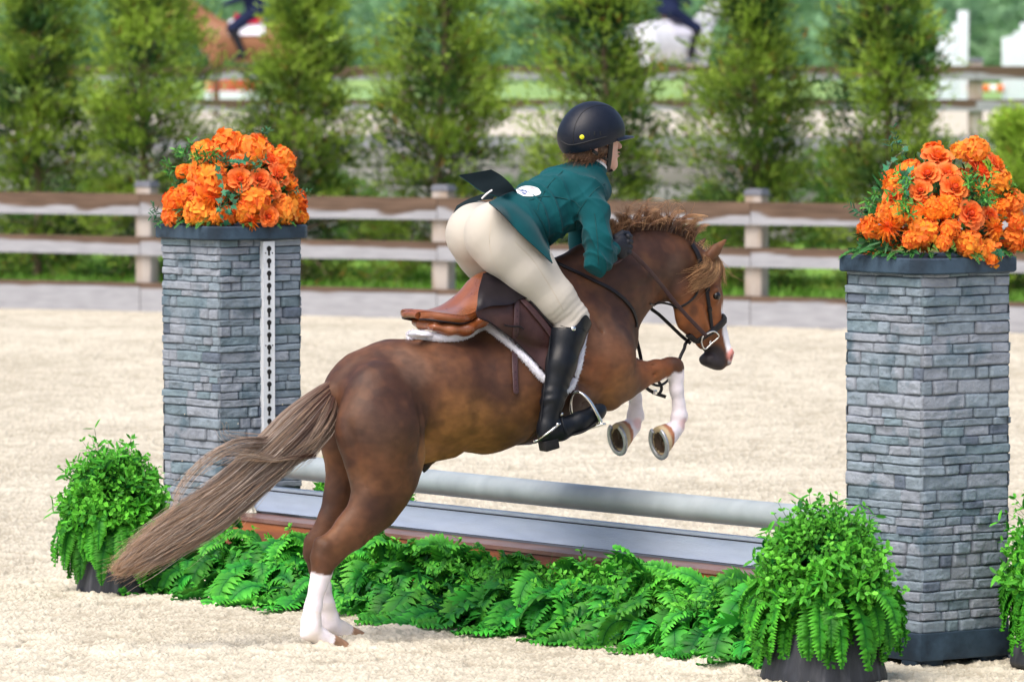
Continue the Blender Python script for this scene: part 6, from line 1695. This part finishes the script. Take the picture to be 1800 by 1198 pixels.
def flapgrid(s=1):
    rows = [[(850, 484, .075), (880, 480, .08), (925, 490, .08), (965, 500, .08)], [(843, 522, .155), (880, 520, .17), (930, 530, .185), (985, 545, .19)], [(838, 554, .165), (885, 552, .20), (940, 565, .21), (1008, 570, .20)],
            [(866, 569, .19), (908, 584, .21), (960, 600, .22), (1014, 600, .2)], [(908, 601, .2), (935, 612, .2), (972, 622, .2), (1012, 632, .2)], [(956, 651, .2), (970, 655, .2), (988, 656, .2), (1004, 654, .2)]]
    return rows
g = G(); A, Nf = drape(g, flapgrid(), BV, [.02, .022, .022, .020, .018, .016], .006, (1, 1, 1), (1, 1, 1), nu=40, nv=40)
flap = g.build('flap', m_flap, saddle)
edge = np.concatenate([A[16:, 0], A[-1, 1:]]); g = G(); tube(g, edge, .0028, 6); g.build('flap_edge', m_dark, flap)
# mirrored flap on the far side
A3 = A[18:]; Lc = PF.loc(A3.reshape(-1, 3)) * [1, -1, 1]; g = G(); sheet_w(g, PF.W(Lc).reshape(A3.shape), .006, (1, 1, 1), (1, 1, 1), dense=True); g.build('flap', m_flap, saddle)
BVf = bvh_of(A.reshape(-1, 3), grid_faces(*A.shape[:2]))
# skirt
g = G(); A2, _ = drape(g, [[(849, 481, .082), (880, 476, .085), (920, 484, .085), (955, 495, .085)], [(841, 512, .15), (870, 508, .16), (905, 508, .17), (950, 520, .18)], [(838, 547, .165), (862, 538, .18), (897, 535, .19), (914, 523, .195)]], BV, [.03, .03, .03], .005, (1, 1, 1), (1, 1, 1), bvh2=BVf, nu=24)
sk = g.build('skirt', m_dark, saddle)

def on_tack(pts, n, w, t, name, mat, parent, off=.006, bvhs=(), l0=.2):
    c = catmull(pts, n); P = []; Nn = []
    for q in c:
        best = None
        for b in (BVf, BV) + tuple(bvhs):
            h, nn = hit(q[0], q[1], b)
            if h is not None and (best is None or h[1] < best[0][1]): best = (h, nn)
        if best is None: p = PF.wp(q[0], q[1], l0); nn = PF.M[1]; best = (p, nn)
        if best[1] @ unit(CAMP - best[0]) < 0: best = (best[0], -best[1])
        P.append(best[0] + best[1] * off); Nn.append(best[1])
    P = np.array(P); Nn = np.array(Nn)
    for _ in range(5):
        P[1:-1] = .5 * P[1:-1] + .25 * (P[:-2] + P[2:]); Nn[1:-1] = .5 * Nn[1:-1] + .25 * (Nn[:-2] + Nn[2:])
    Nn /= np.linalg.norm(Nn, axis=1, keepdims=True)
    g = G(); strap(g, P, Nn, w, t); return g.build(name, mat, parent), P, Nn
_, Pb, Nb = on_tack([(906, 528), (906, 560), (904, 600), (903, 640), (904, 680), (906, 692)], 50, np.interp(np.linspace(0, 1, 50), [0, .95, 1], [.023, .023, .006]), .005, 'billet_strap', m_strap, saddle, .010)
for k in range(6, 44, 3):
    g = G(); lathe(g, [(0, .0008), (.0020, .0008), (.0020, 0)], Pb[k] + Nb[k] * .0026, 8, basis(Nb[k])); g.build('hole', m_hole, bpy.data.objects['billet_strap'])
on_tack([(884, 570), (897, 573), (909, 573), (917, 578)], 16, .007, .006, 'keeper', m_dark, saddle, .016)
on_tack([(914, 527), (935, 548), (955, 572), (975, 600)], 30, .026, .006, 'stirrup_leather', m_strap, saddle, .010)
on_tack([(928, 532), (948, 553), (966, 574), (985, 600)], 30, .008, .010, 'stirrup_leather', m_dark, saddle, .012)
g = G(); P = catmull([PF.wp(1003, 650, .24), PF.wp(1007, 668, .245), PF.wp(1013, 688, .25)], 12); strap(g, P, np.tile(unit(CAMP - P[0]), (12, 1)), .024, .006); g.build('stirrup_leather', m_strap, saddle)
# stirrup iron (near) and its mirror
def iron(s, dx=0, dy=0):
    def W_(px, py, l): return PF.W(PF.L(px + dx, py + dy, l * s))
    arch = catmull([W_(1057, 742, .315), W_(1047, 722, .318), W_(1034, 701, .305), W_(1020, 689, .28), W_(1010, 689, .255), W_(1004, 702, .235), W_(1004, 722, .225), W_(1010, 752, .222)], 40)
    g = G(); T = np.gradient(arch, axis=0); nrm = unit(np.cross(arch[0] - arch[20], arch[-1] - arch[20])); Nn = np.tile(nrm, (40, 1)); S = np.cross(T, Nn); S /= np.linalg.norm(S, axis=1, keepdims=True)
    strap(g, arch, S, .018, .0095); o = g.build('stirrup_iron', m_silver, saddle)
    a, b = W_(1058, 743, .318), W_(1012, 757, .222); u = unit(b - a); up_ = np.array([0, 0, 1.]); fw = unit(np.cross(u, up_)); up_ = np.cross(fw, u)
    g = G(); bbox(g, (a + b) / 2 - up_ * .006, (np.linalg.norm(b - a) + .02, .030, .009), np.array([u, fw, up_]), b=.003); g.build('tread', m_silver, o)
    g = G(); bbox(g, (a + b) / 2 - up_ * .0, (np.linalg.norm(b - a) * .8, .026, .008), np.array([u, fw, up_]), b=.002); g.build('tread_pad', pmat('pad_rubber', (.12, .12, .07), rough=.8), o)
iron(1); iron(-1, -38, -15)
# fleece pad
pad = thing('saddle_pad', PF.wp(850, 590, 0), 'white fleece saddle pad showing along the lower edge of the saddle', 'saddle pad')
rim_pts = [(717, 594), (728, 595), (747, 596), (772, 599), (800, 598), (822, 592), (840, 582), (854, 578), (867, 587), (886, 602), (908, 621), (930, 642), (948, 661), (972, 678), (995, 684), (1010, 655), (1018, 620), (1026, 575), (1022, 545)]
P, Nn = skin_path(rim_pts, 150, .014, BV, .02)
g = G(); tube(g, P, np.interp(np.arange(150), [0, 4, 45, 60, 149], [.012, .0175, .0165, .0128, .0128]), 12, flat=1.0); 
r = np.random.default_rng(4); n = 5200; k = r.integers(1, 149, n); a = r.uniform(0, 6.28, n); T_, S_, N_ = frames(P)
rad = np.cos(a)[:, None] * S_[k] + np.sin(a)[:, None] * N_[k]; base = P[k] + T_[k] * r.uniform(-.006, .006, (n, 1)) + rad * np.interp(k, [0, 4, 45, 60, 149], [.011, .0165, .0155, .012, .012])[:, None]; s = np.linspace(0, 1, 4)
dirs = rad + r.normal(size=(n, 3)) * .5; strands(g, base[:, None] + dirs[:, None] * (s[:, None] * .0038), .0011 * (1 - .6 * s), np.ones((n, 3)))
g.build('fleece_roll', m_fleece, pad)
g = G(); drape(g, [[(716, 586), (760, 588), (810, 586), (856, 570), (900, 560), (960, 540), (1015, 530)], [(716, 588), (760, 596), (810, 594), (856, 574), (915, 600), (970, 600), (1020, 590)], [(720, 590), (770, 599), (815, 594), (858, 577), (935, 633), (975, 665), (1008, 650)]], BV, [.006, .008, .006], .008, (1, 1, 1), (1, 1, 1), nu=24, nv=44)
g.build('pad_cloth', m_fleece, pad)
gt = thing('girth', PF.wp(980, 770, 0), 'dark brown leather girth under the belly of the pony, behind the boot', 'girth')
ang = []
for t in np.linspace(-1.0, 1.0, 41):
    u0 = PF.L(982, 700, .25)[0]; c = PF.L(985, 650, 0); th = t * 1.9 - math.pi / 2
    d = np.array([0, math.cos(th), math.sin(th)]); q = np.array([u0, 0, c[2]]); 
    o_, dr = PF.W(q + d * .8), -(d @ PF.M); loc, n_, i_, ds = BV.ray_cast(Vector(o_), Vector(dr)); ang.append(np.array(loc) + np.array(n_) * .006 if loc else o_)
ang = np.array(ang); Nn = ang - PF.W([u0, 0, c[2]]); Nn /= np.linalg.norm(Nn, axis=1, keepdims=True); g = G(); strap(g, ang, Nn, .075, .012); g.build('girth_band', m_flap, gt)

# bridle
bridle = thing('bridle', PF.wp(1235, 540, 0), 'dark leather bridle with steel bit ring and reins on the head of the pony', 'bridle')
def bst(pts, n, w, t, name, mat=m_bridle, off=.003, par=bridle, bvh=BV, l=.06):
    P, Nn = skin_path(pts, n, off, bvh, l); g = G(); strap(g, P, Nn, w, t); return g.build(name, mat, par), P, Nn
bst([(1213, 431), (1221, 442), (1227, 456), (1230, 470), (1233, 485), (1241, 498)], 30, .022, .007, 'crownpiece', off=.010)
bst([(1241, 496), (1243, 515), (1246, 540), (1249, 565), (1251, 584)], 34, .0145, .006, 'cheekpiece', off=.004)
bst([(1242, 496), (1244, 512)], 8, .018, .009, 'cheek_buckle', off=.005)
bst([(1246, 540), (1247, 546)], 6, .019, .008, 'keeper', off=.005)
bst([(1276, 557), (1268, 568), (1255, 579), (1240, 589), (1224, 600), (1208, 607)], 34, np.interp(np.linspace(0, 1, 34), [0, .3, .6, 1], [.030, .026, .020, .024]), .009, 'noseband', off=.004)
bst([(1229, 498), (1224, 515), (1212, 529), (1195, 539), (1175, 542), (1158, 540), (1142, 533)], 36, .009, .005, 'throatlatch', off=.004)
ringp = [(1244, 586), (1236, 591), (1233, 601), (1239, 613), (1251, 603), (1263, 592), (1260, 585), (1253, 582)]
P = np.array([hit(x, y)[0] if hit(x, y)[0] is not None else PF.wp(x, y, .05) for x, y in ringp]); h_, n_ = hit(1246, 596); 
pl = h_ + n_ * .014; P = np.array([on_plane(x, y, pl, unit(n_ + .3 * unit(CAMP - h_))) for x, y in ringp])
Pc = catmull(np.concatenate([P, P[:1]]), 41)[:-1]; g = G(); tube(g, Pc, .0034, 8, closed=True); g.build('bit_ring', m_silver, bridle)
h_, n_ = hit(1246, 600); g = G(); tube(g, np.array([h_ + n_ * .010, h_ - n_ * .02]), .006, 8); g.build('bit', m_silver, bridle)
def free(pts, w, t, name, mat=m_bridle, par=bridle, n=40, facing=None):
    P = catmull([PF.wp(*p) for p in pts], n); f = unit(CAMP - P[0]) if facing is None else unit(facing @ PF.M)
    g = G(); strap(g, P, np.tile(f, (n, 1)), w, t); return g.build(name, mat, par)
free([(1100, 436, .155), (1120, 453, .15), (1142, 476, .14), (1165, 504, .112), (1184, 528, .105), (1203, 550, .095), (1222, 570, .085), (1241, 590, .078)], .0150, .005, 'rein', m_strap)
free([(1098, 436, -.08), (1120, 500, -.12), (1140, 537, -.12), (1160, 554, -.10), (1182, 575, -.08), (1200, 592, -.06), (1214, 603, -.05)], .0135, .005, 'rein', m_bridle)
free([(1098, 446, .145), (1088, 458, .14), (1074, 464, .14), (1050, 474, .14)], .013, .005, 'rein', m_strap)
free([(1212, 596, .0), (1205, 604, .0), (1203, 612, .0), (1198, 622, 0), (1193, 634, -.0), (1185, 650, -.02)], .013, .006, 'martingale_strap')
mart = thing('martingale', PF.wp(1100, 560, 0), 'black leather breastplate strap over the shoulder, its end hanging between the forelegs', 'breastplate')
bst([(975, 461), (1000, 473), (1037, 490), (1071, 507), (1094, 524), (1110, 543), (1117, 562), (1118, 575)], 60, .014, .007, 'shoulder_strap', par=mart, off=.004)
free([(1117, 572, .0), (1119, 595, 0.0), (1124, 617, 0), (1127, 634, -.0), (1128, 655, -.0), (1135, 679, -.0), (1150, 690, 0), (1170, 697, 0)], .0135, .006, 'hanging_strap', par=mart)
free([(1140, 670, 0), (1148, 675, 0), (1160, 677, 0), (1173, 669, -.01), (1180, 655, -.01)], .010, .006, 'hanging_loop', par=mart)
free([(1153, 662, 0), (1159, 672, 0), (1163, 683, 0), (1158, 693, 0)], .012, .006, 'hanging_loop', par=mart)
g = G(); bbox(g, PF.wp(1151, 689, 0), (.02, .008, .018), PF.M, b=.002); g.build('strap_buckle', m_silver, mart)
# ------------------------------------------------------------------ distant riders and jumps in the raised arena
def far_horse(px, Yd, deg, coat, dark, label, rlabel, shirt, pad, lean, seed):
    X = (px - 900) / FPX * Yd; F = Frame((X, Yd, WALL_Z), deg)
    sd = SDF((-1.25, -.45, -.02), (1.35, .45, 2.1), .022)
    c = lambda a, b, r1, r2, k=.06, sq=1: sd.cone(a, b, r1, r2, k, sq)
    c((-.55, 0, 1.12), (.05, 0, 1.10), .30, .29, .08, .95); c((.05, 0, 1.10), (.5, 0, 1.12), .29, .26, .08, .9)
    c((.5, 0, 1.22), (.95, 0, 1.68), .21, .12, .08, .6); c((.95, 0, 1.72), (1.22, 0, 1.42), .11, .065, .04, .75)
    for s in (1, -1):
        c((.48, .13 * s, .98), (.50, .13 * s, .52), .12, .055, .05); c((.50, .13 * s, .52), (.49, .13 * s, .05), .045, .04, .03)
        c((-.60, .14 * s, 1.02), (-.66, .14 * s, .60), .17, .07, .06); c((-.66, .14 * s, .60), (-.60, .14 * s, .05), .05, .045, .03)
        c((.97, .05 * s, 1.80), (.98, .06 * s, 1.88), .028, .012, .02)
    V, Q = sd.mesh(2); root = thing('horse', F.W([0, 0, 0]), label, 'horse', 'horses in the far arena')
    n = fbm(V, 2.5, 3, seed)[:, None]; low = sstep(V[:, 2], .1, .7)[:, None]
    g = G(); g.add(F.W(V), Q, np.clip(coat * (1 + .12 * n) * low + dark * (1 - low), 0, 1)); g.build('body', m_farcoat, root)
    g = G(); r = np.random.default_rng(seed); s = np.linspace(0, 1, 8)
    P = np.array([-.84, 0, 1.22]) + np.stack([-.10 * s ** .5, 0 * s, -.75 * s], -1)[None] + r.normal(size=(120, 1, 3)) * .03 + s[None, :, None] * r.normal(size=(120, 1, 3)) * .05
    strands(g, F.W(P), .012 * (1 - .5 * s), dark * r.uniform(.7, 1.3, (120, 1))); 
    g.build('tail', m_farcoat, root)
    # tack
    ps = thing('saddle_pad', F.W([.05, 0, 1.4]), pad[1], 'saddle pad'); g = G()
    a = np.linspace(-1.25, 1.25, 25); u = np.linspace(-.22, .30, 8)
    A = np.array([[F.W([x, .31 * math.sin(t), 1.10 + .325 * math.cos(t)]) for t in a] for x in u]); sheet_w(g, A, .02, pad[0], pad[0], dense=True); g.build('pad_cloth', m_farcloth, ps)
    g = G(); u = np.linspace(-.18, .22, 8); a = np.linspace(-.8, .8, 17)
    A = np.array([[F.W([x, .33 * math.sin(t), 1.12 + .36 * math.cos(t) + .05 * abs(x * 4) ** 2]) for t in a] for x in u]); sheet_w(g, A, .03, pad[2], pad[2], dense=True); g.build('saddle_leather', m_farcloth, ps)
    # rider
    sd = SDF((-.7, -.5, .7), (.9, .5, 2.7), .02); c = lambda a, b, r1, r2, k=.05, sq=1: sd.cone(a, b, r1, r2, k, sq)
    hx = -.08; tx, tz = hx + lean, 2.02
    c((hx, 0, 1.56), (tx, 0, tz), .15, .17, .06, 1.1); c((tx + .03, 0, tz + .1), (tx + .05, 0, tz + .2), .07, .06, .04); c((tx + .06, 0, tz + .32), (tx + .08, 0, tz + .30), .115, .105, .03)
    for s in (1, -1):
        c((hx, .1 * s, 1.54), (hx + .33, .27 * s, 1.30), .115, .08); c((hx + .33, .27 * s, 1.30), (hx + .16, .33 * s, .92), .072, .05); c((hx + .16, .33 * s, .90), (hx + .32, .35 * s, .88), .045, .035)
        c((tx, .19 * s, tz + .02), (tx + .05, .25 * s, tz - .26), .06, .048); c((tx + .05, .25 * s, tz - .26), (tx + .34, .10 * s, tz - .36), .045, .035)
        for k in range(4): c((tx + .36, (.10 + .0) * s, tz - .34 - .018 * k), (tx + .41, (.085) * s, tz - .35 - .018 * k), .013, .010, .01)
    V, Q = sd.mesh(2); root = thing('person', F.W([0, 0, 1.5]), rlabel, 'person', 'riders in the far arena')
    leg = (V[:, 2] < 1.60); boot_ = (V[:, 2] < 1.28) & (np.abs(V[:, 1]) > .2); head = V[:, 2] > tz + .18; helmet = V[:, 2] > tz + .29
    C = np.tile(np.array(shirt), (len(V), 1)); C[leg] = shirt * .8 if lean < 0.2 else (.5, .47, .4); C[boot_] = (.015, .015, .02); C[head] = (.55, .35, .28); C[helmet] = (.012, .013, .025)
    g = G(); g.add(F.W(V), Q, C); g.build('body', m_farcloth, root)
m_farcoat = pmat('far_coat', attr=True, rough=.5, var=.1, scale=6, bump=0, spec=.3)
m_farcloth = pmat('far_cloth', attr=True, rough=.8, var=.1, scale=8, bump=0, spec=.2)
far_horse(440, 90, 180, np.array([.26, .12, .06]), np.array([.10, .05, .03]), 'chestnut horse far back behind the conifers, its rump to the right', 'rider in dark navy clothes on the far chestnut horse',
          np.array([.010, .018, .06]), ((.75, .75, .85), 'white pad with a red saddle on the far chestnut horse', (.45, .02, .05)), .08, 3)
far_horse(1180, 90, 42, np.array([.66, .68, .74]), np.array([.45, .47, .52]), 'grey-white horse far back, right of the helmet of the teal rider', 'rider in dark navy clothes on the far white horse',
          np.array([.010, .018, .06]), ((.6, .6, .7), 'pale pad with a dark saddle on the far white horse', (.03, .03, .05)), .02, 5)
m_wing = pmat('white_wing_paint', (.66, .72, .80), rough=.5, var=.06, bump=.1)
def wing(pxa, pxb, Yd, label, mirror=False):
    xa, xb = (pxa - 900) / FPX * Yd, (pxb - 900) / FPX * Yd; w = xb - xa
    root = thing('jump_wing', ((xa + xb) / 2, Yd, WALL_Z), label, 'jump wing', 'white jump wings in the far arena')
    g = G(); bbox(g, (xb - .085, Yd, WALL_Z + .80), (.17, .12, 1.60), b=.01); g.build('post', m_wing, root)
    n = 4; pw = (w - .18) / n
    for k in range(n):
        h = [1.12, 1.15, 1.22, 1.36][k]; g = G(); bbox(g, (xa + pw * (k + .5), Yd, WALL_Z + h / 2 + .04), (pw * .94, .05, h), b=.012); g.build('picket', m_wing, root)
    g = G(); box(g, (xa + w / 2, Yd + .04, WALL_Z + .35), (w, .04, .09)); g.build('crossbar', m_wing, root)
    for s in (xa + .06, xb - .08):
        g = G(); bbox(g, (s, Yd, WALL_Z + .05), (.10, .55, .09), b=.01); g.build('foot', m_wing, root)
wing(1646, 1701, 101, 'white stepped wooden jump wing behind the fence, left one of the two at far right')
wing(1760, 1822, 101, 'white stepped wooden jump wing behind the fence, cut by the right edge')
g = G(); xa, xb = (1701 - 900) / FPX * 101, (1762 - 900) / FPX * 101
for k in range(5):
    a = xa + (xb - xa) * k / 5; b = xa + (xb - xa) * (k + 1) / 5; tube(g, np.array([[a, 100.9, WALL_Z + .33], [b, 100.9, WALL_Z + .33]]), .055, 16, (.75, .16, .04) if k % 2 == 0 else (.75, .75, .78))
o = g.build('far_jump_pole', m_farcloth, None, loc=(xa, 100.9, WALL_Z + .33)); tag(o, 'orange and white striped pole between the far white wings', 'jump pole')
fx = (408 - 900) / FPX * 110
root = thing('flower_box', (fx, 110, WALL_Z), 'long low box of coral red flowers far back, below the chestnut horse', 'flower box')
g = G(); bbox(g, (fx, 110, WALL_Z + .10), (.95, .3, .20), b=.01); g.build('planter', m_wing, root)
r = np.random.default_rng(3); g = G(); n = 500; P = np.array([fx, 110, WALL_Z + .30]) + r.uniform(-1, 1, (n, 3)) * [.46, .14, .12]
add_leaves(g, P, r.normal(size=(n, 3)) + [0, -.4, .6], r.uniform(.05, .09, n), r.uniform(.02, .035, n), np.array([.85, .13, .07]) * r.uniform(.7, 1.1, (n, 1)), r); g.build('blooms', m_petal, root)

# grains of footing thrown up by the hind feet
g = G(); r = np.random.default_rng(17); 
for k in range(20):
    p = PF.wp(r.uniform(260, 540) if k < 36 else r.uniform(900, 1080), r.uniform(640, 1080) if k < 36 else r.uniform(600, 820), r.uniform(.1, .5) if k < 36 else r.uniform(.33, .5)); rr = r.uniform(.0012, .0026)
    p[2] = max(p[2], .03); lathe(g, [(0, -rr), (rr * .8, -rr * .5), (rr, 0), (rr * .7, rr * .6), (0, rr)], p, 7, col=(.58, .52, .42), jitter=lambda a: 1 + .3 * np.sin(a * 2 + k))
tag(g.build('flying_sand', m_farcloth, None, loc=PF.W([0, 0, .5])), 'pale grains of sand kicked up around the tail and legs of the pony', 'sand grains', kind='stuff')
